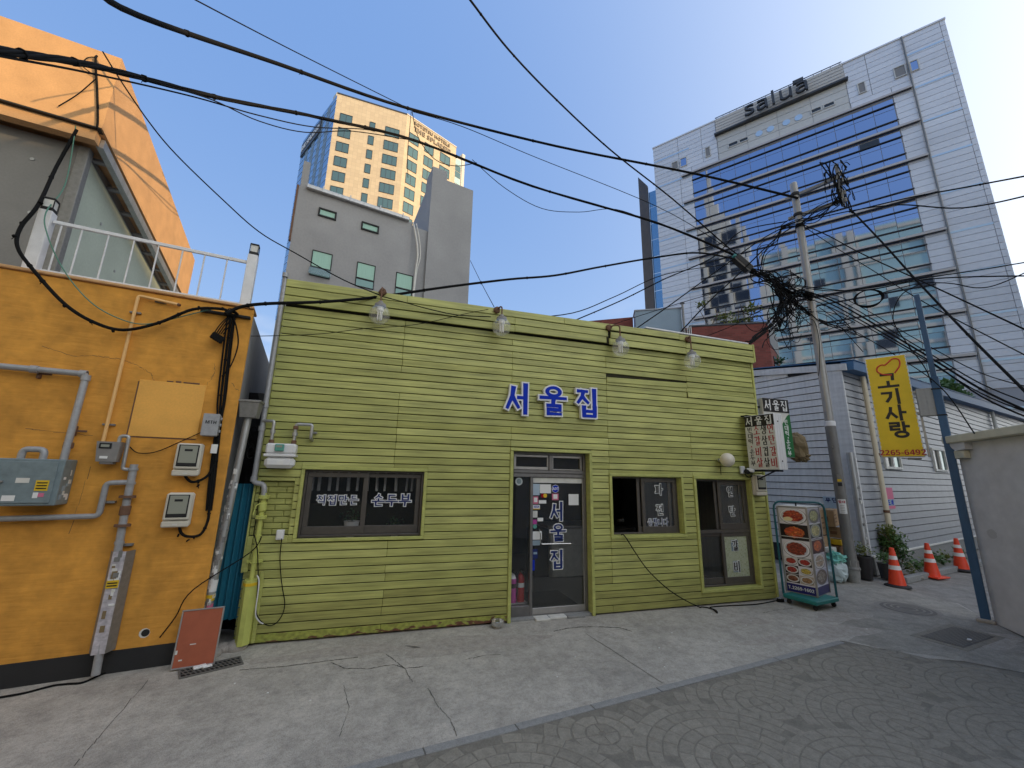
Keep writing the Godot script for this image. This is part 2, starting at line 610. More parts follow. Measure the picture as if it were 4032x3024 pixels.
func materials() -> void:
	mat("concrete", lin(.385, .36, .315), .92, T.concrete, Vector3.ONE * .62, 0, T.concrete, .7)
	mat("alley_top", lin(.285, .268, .232), .92, T.concrete, Vector3.ONE * .62, 0, T.concrete, .6)
	dirt(M.alley_top, T.stain, Vector3.ONE * .3)
	dirt(M.concrete, T.stain, Vector3.ONE * .17)
	mat("alley", lin(.24, .225, .2), .93, T.concrete, Vector3.ONE * .5, 0, T.concrete, .3)
	dirt(M.alley, T.stain, Vector3.ONE * .4)
	mat("joint", lin(.19, .175, .145), .95, T.concrete, Vector3.ONE * .9)
	mat("crack", lin(.07, .065, .055), 1.0)
	mat("patch", lin(.36, .33, .29), .95, T.concrete, Vector3.ONE * .9, 0, T.concrete, .4)
	mat("kerb", lin(.265, .265, .255), .85, T.speck, Vector3.ONE * 1.3)
	for i in 4:
		mat("stone%d" % i, lin(.245, .226, .186) * [.97, 1.0, 1.02, 1.05][i], .86, T.concrete, Vector3.ONE * (1.1 + .2 * i), 0, T.concrete, .35)
	for i in 4:
		mat("green%d" % i, lin(.375 + .03 * i, .38 + .03 * i, .11 + .014 * i), .5, T.wood, V(.3, 2.6, .3), 0, T.wood, .1)
		dirt(M["green%d" % i], T.smudge, V(.35, 1.5, .35))
	mat("green_dirty", lin(.33, .325, .095), .7, T.wood, V(.3, 2.6, .3), 0, T.wood, .1)
	dirt(M.green_dirty, T.smudge, V(.5, 2.4, .5))
	mat("green_trim", lin(.44, .455, .135), .48, T.wood, V(.8, .8, .8))
	dirt(M.green_trim, T.stain, V(.8, .8, .8))
	mat("green_pipe", lin(.52, .55, .14), .4, T.mottle, Vector3.ONE * 2)
	M.peel = mat("peel", lin(1, 1, 1), .7, painted(1024, 128, paint_peel), V(.2, 4.0, .2))
	mat("dark_board", lin(.03, .028, .012), .9)
	mat("black", lin(.012, .012, .012), .7)
	mat("room", lin(.06, .055, .05), .9)
	mat("room_floor", lin(.13, .125, .115), .5)
	mat("bronze", lin(.13, .115, .10), .42, T.mottle, Vector3.ONE * 2, .5)
	mat("alu", lin(.42, .40, .38), .38, T.mottle, Vector3.ONE * 2, .6)
	mat("alu_dark", lin(.20, .19, .185), .42, T.mottle, Vector3.ONE * 2, .5)
	mat("steel", lin(.72, .72, .71), .2, null, Vector3.ONE, 1.0)
	mat("galv", lin(.46, .46, .45), .48, T.stain, V(1.5, .5, 1.5), .75)
	mat("pole_steel", lin(.36, .35, .335), .5, T.streak, V(5, .35, 5), .6)
	dirt(M.pole_steel, T.stain, V(1.5, .4, 1.5))
	mat("pole_grime", lin(.20, .195, .185), .6, T.streak, V(5, .5, 5), .4)
	dirt(M.pole_grime, T.stain, V(2, .6, 2))
	mat("galv_dark", lin(.26, .255, .24), .55, T.stain, Vector3.ONE * 3, .5)
	mat("grey_pipe", lin(.36, .365, .375), .45, T.stain, Vector3.ONE * 3, .2)
	mat("rust", lin(.16, .085, .05), .85, T.stain, Vector3.ONE * 6)
	mat("orange", lin(.67, .31, .048), .85, T.stain, Vector3.ONE * .8, 0, T.trowel, .5, false)
	dirt(M.orange, T.stain, V(.45, .3, .45))
	mat("guard", lin(.50, .47, .50), .6, T.stain, Vector3.ONE * 5, .1)
	dirt(M.guard, T.smudge, V(4, 2, 4))
	mat("orange_panel", lin(.84, .43, .085), .7, T.mottle, Vector3.ONE * .6)
	mat("orange_pale", lin(.60, .345, .155), .8, T.mottle, Vector3.ONE * .7, 0, T.rough, .25, false)
	mat("peach", lin(.84, .50, .19), .5)
	mat("band", lin(.02, .02, .021), .75, T.mottle, Vector3.ONE)
	mat("grey_panel", lin(.22, .215, .20), .55, T.mottle, Vector3.ONE * .5)
	mat("frosted", lin(.50, .56, .46), .3, T.mottle, Vector3.ONE * .3)
	mat("white_paint", lin(.74, .74, .74), .5, T.mottle, Vector3.ONE * 1.5)
	mat("off_white", lin(.66, .65, .6), .55, T.mottle, Vector3.ONE * 2)
	mat("cream", lin(.70, .62, .46), .4)
	mat("plaster_grey", lin(.33, .33, .33), .85, T.mottle, V(.2, .15, .2), 0, T.rough, .4)
	mat("side_wall", lin(.36, .36, .35), .85, T.streak, V(.6, .5, .6))
	mat("box_blue", lin(.20, .255, .27), .5, T.stain, Vector3.ONE * 2, .1)
	mat("meter_grey", lin(.24, .23, .22), .55, T.mottle, Vector3.ONE * 3)
	mat("meter_face", lin(.32, .33, .27), .2)
	mat("meter_beige", lin(.62, .585, .49), .45)
	mat("white_plastic", lin(.74, .74, .74), .35)
	mat("teal_plastic", lin(.10, .32, .26), .4)
	mat("cable", lin(.012, .012, .012), .85).metallic_specular = .2
	mat("green_cable", lin(.08, .22, .15), .5)
	mat("white_cable", lin(.7, .7, .7), .5)
	mat("yellow", lin(.78, .53, .02), .45, T.mottle, Vector3.ONE)
	mat("sticker_yellow", lin(.72, .48, .02), .5)
	mat("ink", lin(.012, .011, .012), .45)
	mat("heart_red", lin(.62, .03, .02), .45)
	mat("ink_red", lin(.42, .02, .03), .45)
	mat("ink_blue", lin(.012, .04, .46), .6).metallic_specular = .2
	mat("ink_navy", lin(.015, .03, .14), .35)
	mat("paper", lin(.78, .78, .76), .6)
	mat("pink", lin(.62, .16, .26), .6)
	mat("magenta", lin(.45, .06, .30), .4)
	mat("red_gloss", lin(.42, .012, .015), .25)
	mat("cone", lin(.78, .06, .018), .45, T.mottle, Vector3.ONE * 3)
	mat("cone_white", lin(.75, .72, .70), .5, T.mottle, Vector3.ONE * 3)
	mat("teal_frame", lin(.012, .10, .115), .4)
	mat("teal_base", lin(.02, .20, .185), .5, T.stain, Vector3.ONE * 3)
	mat("cardboard", lin(.34, .225, .125), .85, T.mottle, Vector3.ONE * 2)
	mat("carton_print", lin(.16, .09, .05), .85)
	mat("blue_sheet", lin(.02, .165, .25), .45, T.streak, V(2, .6, 2))
	mat("brown_board", lin(.36, .095, .045), .75, T.mottle, Vector3.ONE * 2)
	mat("blue_post", lin(.03, .095, .19), .5, T.stain, V(3, .7, 3))
	mat("roof_blue", lin(.035, .13, .29), .5, T.mottle, Vector3.ONE * .6)
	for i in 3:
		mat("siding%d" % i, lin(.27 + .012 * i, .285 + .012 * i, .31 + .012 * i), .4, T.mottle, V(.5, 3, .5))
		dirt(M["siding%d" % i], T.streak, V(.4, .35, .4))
	mat("gable", lin(.66, .66, .66), .4, T.mottle, V(.5, 3, .5))  # same siding, coloured paler to imitate brighter light on this face
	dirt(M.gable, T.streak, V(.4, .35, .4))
	mat("siding_joint", lin(.03, .032, .04), .8)
	mat("wall_cap", lin(.60, .57, .43), .8, T.stain, Vector3.ONE)
	mat("wall_grey", lin(.58, .57, .555), .85, T.stain, V(.5, .5, .5), 0, T.rough, .3)
	mat("wall_stain", lin(.47, .46, .44), .85)
	mat("brick", Color.WHITE, .85, painted(512, 512, paint_bricks), V(.55, .55, .55), 0, null, .2, false)
	mat("pale_blue", lin(.27, .355, .42), .5, T.mottle, Vector3.ONE * .3)
	for i in 3:
		mat("panel%d" % i, lin(.70 + .025 * i, .70 + .025 * i, .71 + .025 * i), .4, T.mottle, V(.05, .05, .05), .15)
	mat("panel_warm", lin(.60, .585, .54), .45, T.mottle, V(.05, .05, .05))
	mat("panel_joint", lin(.42, .42, .43), .7)
	mat("louvre", lin(.66, .65, .63), .45)
	mat("sunshade", lin(.52, .47, .43), .4, null, Vector3.ONE, .3)
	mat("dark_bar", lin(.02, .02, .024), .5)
	mat("stripe_blue", lin(.52, .64, .74), .3, null, Vector3.ONE, .5)
	mat("dark_metal", lin(.06, .062, .066), .45, T.mottle, Vector3.ONE * .3, .4)
	mat("tower_glass", lin(.30, .375, .52), .03, null, Vector3.ONE, 1.0)
	mat("hotel_stone", Color.WHITE, .75, painted(512, 512, paint_tiles), Vector3.ONE * .125, 0, null, .2, false)
	mat("hotel_glass", lin(.10, .17, .165), .08, null, Vector3.ONE, .6)
	mat("hotel_blue", lin(.20, .34, .47), .06, null, Vector3.ONE, .8)
	mat("hotel_letters", lin(.24, .18, .11), .5)
	mat("cream_stone", lin(.66, .61, .50), .8, T.mottle, Vector3.ONE * .05)
	mat("green_glass", lin(.42, .58, .53), .15, null, Vector3.ONE, .2)
	mat("facade_dull", lin(.16, .15, .135), .85, T.mottle, Vector3.ONE * .05)
	mat("dark_window", lin(.03, .035, .04), .1)
	mat("blind", lin(.30, .52, .42), .4, T.streak, V(3, 1, 3))
	mat("leaf", lin(.055, .115, .025), .55)
	mat("leaf_dark", lin(.03, .075, .02), .55)
	mat("leaf_olive", lin(.12, .14, .03), .6)
	for k in ["leaf", "leaf_dark", "leaf_olive"]:
		M[k].backlight_enabled = true
		M[k].backlight = M[k].albedo_color * .8
	mat("leaf_sign", lin(.025, .16, .05), .4)
	mat("stem", lin(.12, .085, .05), .9)
	mat("soil", lin(.06, .045, .03), 1.0)
	mat("pot", lin(.03, .03, .032), .5)
	mat("bag", lin(.52, .62, .64), .35, T.mottle, Vector3.ONE * 4)
	mat("bag_teal", lin(.20, .55, .47), .35)
	mat("tarp", lin(.22, .16, .08), .8, T.mottle, Vector3.ONE * 2)
	mat("tarp_black", lin(.01, .01, .011), .45)
	mat("iron", lin(.15, .142, .128), .75, T.stain, Vector3.ONE * 3, .3)
	mat("iron_light", lin(.23, .215, .19), .8, T.stain, Vector3.ONE * 3)
	mat("lamp_white", lin(.74, .68, .56), .35)
	mat("tube_white", lin(.80, .79, .74), .4)
	mat("mosaic", Color.WHITE, .55, painted(256, 256, paint_mosaic), Vector3.ONE * 2.2)
	mat("mirror_pale", lin(.55, .58, .58), .25)
	glass("pane", Color(.4, .42, .42), .045)
	glass("globe_glass", Color(.98, .98, .96), .13)
	glass("tint_glass", Color(.5, .6, .58), .35)

func paint_peel(im: Image) -> void:
	# five metres of the lowest board: green paint, flaking to red-brown along its foot towards the door
	var a := noise_img(512, 128, .03, 21, 5)
	for y in 128:
		for x in 1024:
			var wx := x / 1024.0 * 5.0
			if wx > 3.0: wx -= 5.0
			var lowness := clampf((y - 66) / 46.0, 0, 1)
			var q := a.get_pixel(x % 512, y).r + (lowness - .72) * .9 + clampf(wx * .16, -.35, .25)
			var c := lin(.44, .47, .09)
			if q > .72: c = lin(.20, .075, .04)
			elif q > .66: c = lin(.30, .27, .09)
			im.set_pixel(x, y, c.darkened((1 - a.get_pixel((x * 2) % 512, y).r) * .3))

func paint_bricks(im: Image) -> void:
	# far brickwork: courses 7.5 cm high on a 1.8 m square
	im.fill(lin(.17, .09, .07))
	for r in 24:
		for c in 9:
			var x0 := int((c + (.5 if r % 2 else 0.0)) * 512.0 / 9)
			var y0 := int(r * 512.0 / 24)
			var k := rng.randf_range(.8, 1.2)
			for y in range(y0 + 1, y0 + 20):
				for x in range(x0 + 1, x0 + 56):
					im.set_pixel(x % 512, y % 512, lin(.225 * k, .058 * k, .042 * k))

func paint_tiles(im: Image) -> void:
	im.fill(lin(.40, .33, .22))
	for r in 8:
		for c in 8:
			var k := rng.randf_range(.93, 1.05)
			im.fill_rect(Rect2i(c * 64 + 1, r * 64 + 1, 62, 62), lin(.60 * k, .475 * k, .30 * k))

func paint_mosaic(im: Image) -> void:
	im.fill(lin(.56, .60, .40))
	for y in 16:
		for x in 16:
			if rng.randf() < .55:
				var k := rng.randf()
				im.fill_rect(Rect2i(x * 16 + 2, y * 16 + 2, 12, 12), lin(.40, .43, .22).lerp(lin(.62, .65, .5), k))

# ---------- ground ----------
func flat_poly(m: MB, pts: Array, y: float) -> void:
	var poly := PackedVector2Array()
	for p in pts:
		poly.append(p)
	var idx := Geometry2D.triangulate_polygon(poly)
	for i in range(0, idx.size(), 3):
		var q := []
		for k in 3:
			q.append(V(poly[idx[i + k]].x, y, poly[idx[i + k]].y))
		m.face(q, V(q[0].x, y - 1, q[0].z))

func ribbon(m: MB, pts: Array, w: float, y: float) -> void:
	# thin irregular strip on the ground
	for i in pts.size() - 1:
		var a: Vector2 = pts[i]
		var b: Vector2 = pts[i + 1]
		var N := 5
		for k in N:
			var p := a.lerp(b, float(k) / N) + P2(rng.randf_range(-.008, .008), rng.randf_range(-.008, .008)) * (1.0 if k > 0 else 0.0)
			var q := a.lerp(b, float(k + 1) / N) + P2(rng.randf_range(-.008, .008), rng.randf_range(-.008, .008)) * (1.0 if k < N - 1 else 0.0)
			var o := (q - p).orthogonal().normalized() * w * rng.randf_range(.4, 1.2)
			m.face([V(p.x + o.x, y, p.y + o.y), V(q.x + o.x, y, q.y + o.y), V(q.x - o.x, y, q.y - o.y), V(p.x - o.x, y, p.y - o.y)], V(p.x, y - 1, p.y))

func border_z(x: float) -> float:
	return 2.345 - .1385 * x

func ground() -> void:
	var m := MB.new()
	flat_poly(m, [P2(-400, -400), P2(400, -400), P2(400, 400), P2(-400, 400)], -.03)
	struct("ground", m, M.alley)
	# cast concrete in front of the houses
	m = MB.new()
	flat_poly(m, [P2(-9, -9), P2(9.2, -9), P2(9.2, -.9), P2(9.35, .9), P2(8.6, 1.62), P2(7.2, 3.3), P2(6.62, 2.62), P2(6.5, 2.4), P2(6.1, 2.2), P2(6.0, 1.98), P2(5.83, 1.82), P2(5.66, 1.57), P2(-1.5, border_z(-1.5)), P2(-9, border_z(-9))], 0)
	var pave := struct("pavement", m, M.concrete)
	var lines := [[[P2(2.243, .426), P2(2.45, .37), P2(2.653, .367), P2(2.9, .42), P2(3.151, .516), P2(3.236, .669)], .010], [[P2(2.617, .60), P2(2.759, 1.93)], .004], [[P2(-1.813, 1.879), P2(-1.863, 1.483), P2(-1.962, .646)], .003],
		[[P2(-1.217, .628), P2(-.812, .655), P2(-.527, .628), P2(-.3, .62), P2(-.106, .608)], .006], [[P2(-.373, .667), P2(-.224, .845), P2(-.023, .896)], .005], [[P2(.0, .92), P2(.161, .884), P2(.264, .89), P2(.363, .995), P2(.55, 1.0)], .005], [[P2(.18, .6), P2(.24, .72), P2(.363, .995), P2(.42, 1.3)], .004],
		[[P2(.55, 1.45), P2(.6, 1.75), P2(.68, 2.0), P2(.69, 2.22)], .003], [[P2(-.2, 1.2), P2(-.12, 1.6), P2(-.16, 2.0)], .0025], [[P2(1.0, .95), P2(1.2, .9), P2(1.4, .92)], .006], [[P2(5.6, .5), P2(5.9, .44), P2(6.3, .42)], .005]]
	for L in lines:
		var c := MB.new()
		ribbon(c, L[0], L[1], .0025)
		part("crack", c, M.crack, pave)
	for b in [[4.9, 1.35, .5, .12], [6.0, 1.35, .55, .2], [1.15, .55, .9, .22], [-.3, .42, .8, .13], [5.1, .75, .34, .12], [7.6, 2.0, .45, .3], [6.6, .9, .5, .18]]:
		var c := MB.new()
		var pts := []
		for k in 22:
			var a := TAU * k / 22
			var q := 1.0 + .22 * sin(a * 3 + b[0]) + rng.randf_range(-.1, .1)
			pts.append(P2(b[0] + cos(a) * b[2] * q, b[1] + sin(a) * b[3] * q))
		flat_poly(c, pts, .0016)
		part("patch", c, M.patch, pave)
	for k in 16:   # small pale chips lying about
		var c := MB.new()
		var p := V(rng.randf_range(-1.4, 6.5), .004, rng.randf_range(.3, 2.0))
		if p.z > border_z(p.x) - .1:
			p.z -= .6
		c.bbox(p - V(.008, .004, .006), p + V(.008, .005, .006), .003)
		part("chip", c, M.paper, pave)
	m = MB.new()
	flat_poly(m, [P2(6.75, -.9), P2(6.62, .02), P2(6.85, .35), P2(6.55, .7), P2(6.7, 1.0), P2(6.2, 1.15), P2(6.35, 1.4), P2(5.75, 1.6), P2(5.95, 1.95), P2(6.3, 2.2), P2(6.6, 2.6), P2(7.3, 3.1), P2(8.55, 1.7), P2(9.3, .9), P2(9.6, -.35), P2(9.3, -.9)], .0008)
	part("worn_surface", m, M.alley_top, pave)
	# border strip of long granite stones
	m = MB.new()
	flat_poly(m, [P2(-3, border_z(-3) - .01), P2(5.75, border_z(5.75) - .01), P2(5.75, border_z(5.75) + .1), P2(-3, border_z(-3) + .1)], -.006)
	var strip := struct("kerb_strip", m, M.joint)
	var x := -3.0
	while x < 5.5:
		var w := minf(rng.randf_range(.65, 1.0), 5.62 - x)
		var c := MB.new()
		var ang := atan(.1385)
		c.xf = Transform3D(Basis(Vector3.UP, ang), V(x, 0, border_z(x)))
		c.bbox(V(.003, -.04, .002), V(w / cos(ang) - .004, rng.randf_range(.003, .006), .082), .004)
		part("kerb_stone", c, M.kerb, strip)
		x += w
	# stamped paving in fans
	m = MB.new()
	flat_poly(m, [P2(-3, border_z(-3) + .08), P2(5.75, border_z(5.75) + .08), P2(7.6, 3.2), P2(7.6, 7.5), P2(-3, 7.5)], -.0045)
	var street := struct("street", m, M.joint)
	var stones := []
	var R := .82
	for j in range(-2, 11):
		for i in range(-3, 7):
			var c := P2(i * 2 * R + (R if j % 2 else 0.0) + .15, 1.3 + j * R * .72)
			var r := .08
			var ring := 0
			while r < R * 1.02:
				var n := maxi(4, int(TAU * r / .155))
				for k in n:
					var a0 := TAU * (k + .5 * (ring % 2)) / n
					var a1 := a0 + TAU / n
					var r0 := r - .053
					var r1 := r + .053
					var am := (a0 + a1) / 2
					var mid := c + P2(cos(am), sin(am)) * r
					if not paved(mid) or covered(mid, i, j, R):
						continue
					stones.append([mid, c, r0, r1, a0, a1])
				r += .11
				ring += 1
	stones.sort_custom(func(a, b): return a[0].distance_squared_to(P2(1.6, 3.4)) < b[0].distance_squared_to(P2(1.6, 3.4)))
	var rest := MB.new()
	for s in stones.size():
		var q: Array = stones[s]
		var one_ := MB.new() if s < 300 else rest
		stone(one_, q[1], q[2], q[3], q[4], q[5])
		if s < 300:
			part("paving_stone", one_, M["stone%d" % (rng.randi() % 4)], street)
	part("paving_stone_field", rest, M.stone1, street).set_meta("kind", "stuff")

func paved(p: Vector2) -> bool:
	var right := 5.9 + (p.y - 1.6) * .55
	return p.y > border_z(p.x) + .14 and p.y < 5.2 and p.x < right and p.x > -2.5

func covered(p: Vector2, i: int, j: int, R: float) -> bool:
	for dj in [1, 2]:
		for di in range(-2, 3):
			var c := P2((i + di) * 2 * R + (R if (j + dj) % 2 else 0.0) + .15, 1.3 + (j + dj) * R * .72)
			if p.distance_to(c) < R * 1.0:
				return true
	return false

func stone(m: MB, c: Vector2, r0: float, r1: float, a0: float, a1: float) -> void:
	var g := .0022 + rng.randf() * .0016
	var top := rng.randf_range(-.0015, .0)
	var da := g / ((r0 + r1) / 2)
	var N := 2
	var ctr := (a0 + a1) / 2
	var j0 := rng.randf_range(-.05, .05)
	var outer := []
	var ring := []
	for k in N + 1:
		ring.append([r1 - g, lerpf(a0 + da, a1 - da, float(k) / N)])
	for k in N + 1:
		ring.append([r0 + g, lerpf(a1 - da, a0 + da, float(k) / N)])
	var tops := []
	for q in ring:
		var a: float = q[1] + j0 * .2
		outer.append(V(c.x + cos(a) * q[0], -.004, c.y + sin(a) * q[0]))
		var ai: float = lerpf(a, ctr, .07)
		var ri: float = lerpf(q[0], (r0 + r1) / 2, .09)
		tops.append(V(c.x + cos(ai) * ri, top + rng.randf_range(-.0006, .0006), c.y + sin(ai) * ri))
	var mid := V(c.x + cos(ctr) * (r0 + r1) / 2, -.5, c.y + sin(ctr) * (r0 + r1) / 2)
	for k in ring.size():
		var k2 := (k + 1) % ring.size()
		m.face([outer[k], outer[k2], tops[k2], tops[k]], mid)
	for k in range(0, N):
		m.face([tops[k], tops[k + 1], tops[2 * N - k], tops[2 * N + 1 - k]], mid)

# ---------- lime clapboard house ----------
func cut(rects: Array, o: Rect2) -> Array:
	var out := []
	for r in rects:
		var q: Rect2 = r
		if not q.intersects(o):
			out.append(q)
			continue
		var a := q.position
		var b := q.end
		if o.position.x > a.x + .012: out.append(Rect2(a.x, a.y, o.position.x - a.x, q.size.y))
		if o.end.x < b.x - .012: out.append(Rect2(o.end.x, a.y, b.x - o.end.x, q.size.y))
		var x0 := maxf(a.x, o.position.x)
		var x1 := minf(b.x, o.end.x)
		if o.position.y > a.y + .012: out.append(Rect2(x0, a.y, x1 - x0, o.position.y - a.y))
		if o.end.y < b.y - .012: out.append(Rect2(x0, o.end.y, x1 - x0, b.y - o.end.y))
	return out

func R2(x0: float, y0: float, x1: float, y1: float) -> Rect2:
	return Rect2(x0, y0, x1 - x0, y1 - y0)

func trim(h: Node, x0: float, y0: float, x1: float, y1: float, w: float, foot := true) -> void:
	# four boards round an opening, mitred look: sides between head and foot
	var b := [[x0, y1 - w, x1, y1], [x0, y0 + (w if foot else 0.0), x0 + w, y1 - w - .002], [x1 - w, y0 + (w if foot else 0.0), x1, y1 - w - .002]]
	if foot:
		b.append([x0, y0, x1, y0 + w - .002])
	for q in b:
		var m := MB.new()
		m.bbox(V(q[0], q[1], -.016), V(q[2], q[3], .024 if q == b[0] else .022), .005)
		part("trim_board", m, M.green_trim, h)

func frame_mesh(x0: float, y0: float, x1: float, y1: float, w: float, z0: float, z1: float, wb := -1.0) -> MB:
	var m := MB.new()
	if wb < 0: wb = w
	m.bbox(V(x0, y1 - w, z0), V(x1, y1, z1))
	m.bbox(V(x0, y0, z0), V(x1, y0 + wb, z1))
	m.bbox(V(x0, y0 + wb, z0), V(x0 + w, y1 - w, z1 - .001))
	m.bbox(V(x1 - w, y0 + wb, z0), V(x1, y1 - w, z1 - .001))
	return m

func sash(win: Node, x0: float, y0: float, x1: float, y1: float, w: float, wb: float, z: float, mt: Material, glazed := true) -> MeshInstance3D:
	var s := part("sash", frame_mesh(x0, y0, x1, y1, w, z - .012, z + .012, wb), mt, win)
	if glazed:
		var g := MB.new()
		g.box(V(x0 + w, y0 + wb, z - .002), V(x1 - w, y1 - w, z + .002))
		part("pane", g, M.pane, win)
	return s

func sticker(parent: Node, x0: float, y0: float, x1: float, y1: float, z: float, mt: Material, called := "sticker") -> void:
	var m := MB.new()
	m.box(V(x0, y0, z), V(x1, y1, z + .0012))
	part(called, m, mt, parent)

func disc(parent: Node, x: float, y: float, z: float, r: float, mt: Material, seg := 20, called := "sticker", thick := .0012) -> void:
	var m := MB.new()
	m.lathe([P2(0, thick), P2(r, thick), P2(r, 0), P2(0, 0)], seg, V(x, y, z), Basis(Vector3.RIGHT, PI / 2))
	part(called, m, mt, parent)

func green_house() -> void:
	var h := thing("green_house", "single-storey lime green clapboard restaurant with dark windows and glass door", "house")
	var holes := [R2(-.985, 1.115, .55, 2.0), R2(1.76, -.1, 3.06, 2.33), R2(3.38, 1.045, 4.725, 1.995), R2(4.965, .2, 6.175, 1.985), R2(-1.435, 1.18, -1.06, 1.823)]
	# sheathing behind the boards
	var m := MB.new()
	var rects := [R2(-1.46, .02, 6.46, 4.44)]
	for o in holes:
		rects = cut(rects, o)
	for r in rects:
		m.box(V(r.position.x, r.position.y, -.13), V(r.end.x, r.end.y, -.021))
	part("sheathing", m, M.dark_board, h)
	# boards
	var seams := [-1.475, .11, 1.745, 3.37, 4.96, 6.462]
	for k in 42:
		var y1 := 4.117 - k * .0975
		var y0 := y1 - .0975
		var xs := [seams[0]]
		for i in range(1, 5):
			if rng.randf() < [.6, .55, .7, .3][i - 1] or k in [5, 6, 7, 15, 16, 17]:
				xs.append(seams[i] + rng.randf_range(-.006, .006))
		xs.append(seams[5])
		for i in xs.size() - 1:
			var tilt := rng.randf_range(.0, .05)
			var dy := 0.0
			var dz := rng.randf_range(-.0015, .0015)
			var turn := 0.0
			var at := V(xs[i], y0, 0)
			if k == 5 and xs[i] > 3.2:
				dy = -.062 if xs[i] < 4.5 else -.014; dz = .016; turn = .02 if xs[i] < 4.5 else .006
			elif k == 7 and xs[i] > 4.8:
				dz = .022; tilt = .12
			elif (k == 6 and xs[i] > 0.0 and xs[i] < 1.0) or (k == 15 and xs[i] > 0.0 and xs[i] < 3.2):
				dz = .001; tilt = -.26
			elif k == 17 and xs[i] > 0.0 and xs[i] < 3:
				dz = .012
			elif rng.randf() < .08:
				tilt = .1
			var rr := [R2(xs[i] + .0015, y0, xs[i + 1] - .0015, y1 - .0105)]
			for o in [R2(-1.0, 1.1, .563, 2.01), R2(1.743, -.1, 3.07, 2.345), R2(3.363, 1.03, 4.742, 2.011), R2(4.948, .186, 6.192, 2.0), holes[4]]:
				rr = cut(rr, o)
			for r in rr:
				if r.size.x < .012 or r.size.y < .012:
					continue
				m = MB.new()
				var piv := V(r.position.x, r.end.y if tilt >= 0 else r.position.y, 0)
				m.xf = Transform3D(Basis(V(0, 0, 1), turn) * Basis(V(1, 0, 0), -absf(tilt) * .35 if tilt >= 0 else -tilt * .5), piv + V(0, dy, dz))
				m.bbox(V(0, r.position.y - piv.y, -.018), V(r.size.x, r.end.y - piv.y, 0), .004)
				var pm: Material = M["green%d" % (rng.randi() % 4)]
				if rng.randf() < (k - 34) * .13:
					pm = M.green_dirty
				if k == 41 and r.position.x < 1.7:
					pm = M.peel
				part("plank", m, pm, h)
	# parapet boards standing proud
	for k in 3:
		var y1 := 4.478 - k * .118
		var xs := [-1.475, [.11, 1.76, 1.76][k], [2.6, 3.40, 3.37][k], [4.84, 4.97, 4.96][k], 6.50]
		for i in 4:
			m = MB.new()
			var drop := -.02 if (i >= 2 and k > 0) else 0.0
			if i == 3: drop -= .012
			m.xf = Transform3D(Basis(V(0, 0, 1), -.002 + rng.randf_range(-.003, .003)) * Basis(V(1, 0, 0), -.03), V(xs[i] + (.05 if (k > 0 and i == 2) else 0.0), y1 + drop, .055))
			m.bbox(V(0, -.108, -.02), V(xs[i + 1] - xs[i] - .003 - (.05 if (k > 0 and i == 2) else 0.0), 0, .003), .004)
			part("fascia_plank", m, M["green%d" % (rng.randi() % 3)], h)
	m = MB.new()
	m.box(V(-1.46, 4.13, -.02), V(6.49, 4.455, .028))
	part("parapet_backing", m, M.dark_board, h)
	m = MB.new()
	m.bbox(V(6.505, 4.12, -.06), V(6.545, 4.47, .06), .006)
	part("fascia_end_board", m, M.green_trim, h)
	m = MB.new()
	m.bbox(V(6.463, .04, -.05), V(6.503, 4.118, .018), .005)
	part("corner_board", m, M.green_trim, h)
	m = MB.new()
	m.bbox(V(-1.498, .78, -.05), V(-1.476, 4.47, .02), .004)
	part("corner_board", m, M.green_trim, h)
	m = MB.new()
	m.bbox(V(-1.292, .03, .001), V(-1.25, .776, .03), .005)
	part("corner_board", m, M.green_trim, h)
	# body: flank walls, back, roof, floor and room
	for q in [["flank_wall", V(-1.47, .0, -6), V(-1.36, 4.4, -.131)], ["flank_wall", V(6.36, 0, -6), V(6.46, 4.4, -.131)], ["back_wall", V(-1.36, 0, -6), V(6.36, 4.3, -5.9)]]:
		m = MB.new(); m.box(q[1], q[2]); part(q[0], m, M.side_wall, h)
	m = MB.new(); m.box(V(-1.36, 4.1, -5.9), V(6.36, 4.2, -.131)); part("roof", m, M.side_wall, h)
	m = MB.new(); m.box(V(-1.36, 2.5, -5.9), V(6.36, 2.6, -.131)); part("ceiling", m, M.room, h)
	m = MB.new(); m.box(V(-1.36, -.02, -5.9), V(6.36, .035, -.131)); part("floor", m, M.room_floor, h)
	m = MB.new(); m.box(V(-1.36, .036, -4.6), V(6.36, 2.49, -4.5)); part("room_wall", m, M.room, h)
	m = MB.new(); m.bbox(V(2.9, .04, -2.6), V(5.2, .92, -2.1), .02); part("counter", m, M.room, h)
	m = MB.new(); m.bbox(V(1.5, .04, -3.2), V(2.3, 1.75, -2.5), .02); part("cabinet", m, M.off_white, h)
	for k in 15:   # pale upright poles set behind the left window
		m = MB.new(); var px := -1.2 + k * .125 + rng.randf_range(-.03, .03)
		m.tube([V(px, 1.69, -.45), V(px + rng.randf_range(-.03, .03), 2.3, -.45)], rng.randf_range(.012, .024), 7); part("inner_pole", m, M.white_paint, h)
	m = MB.new(); m.box(V(-1.3, 1.0, -.8), V(.8, 1.5, -.77)); part("inner_panel", m, M.dark_board, h)
	m = MB.new(); m.bbox(V(3.2, .04, -2.7), V(4.3, .95, -2.0), .02); part("counter", m, M.off_white, h)
	m = MB.new(); m.bbox(V(3.1, .951, -2.75), V(4.4, 1.0, -1.9), .01); part("counter_top", m, M.alu, h)
	m = MB.new(); m.box(V(2.0, .036, -1.2), V(3.0, .042, -.25)); part("door_mat", m, M.black, h)
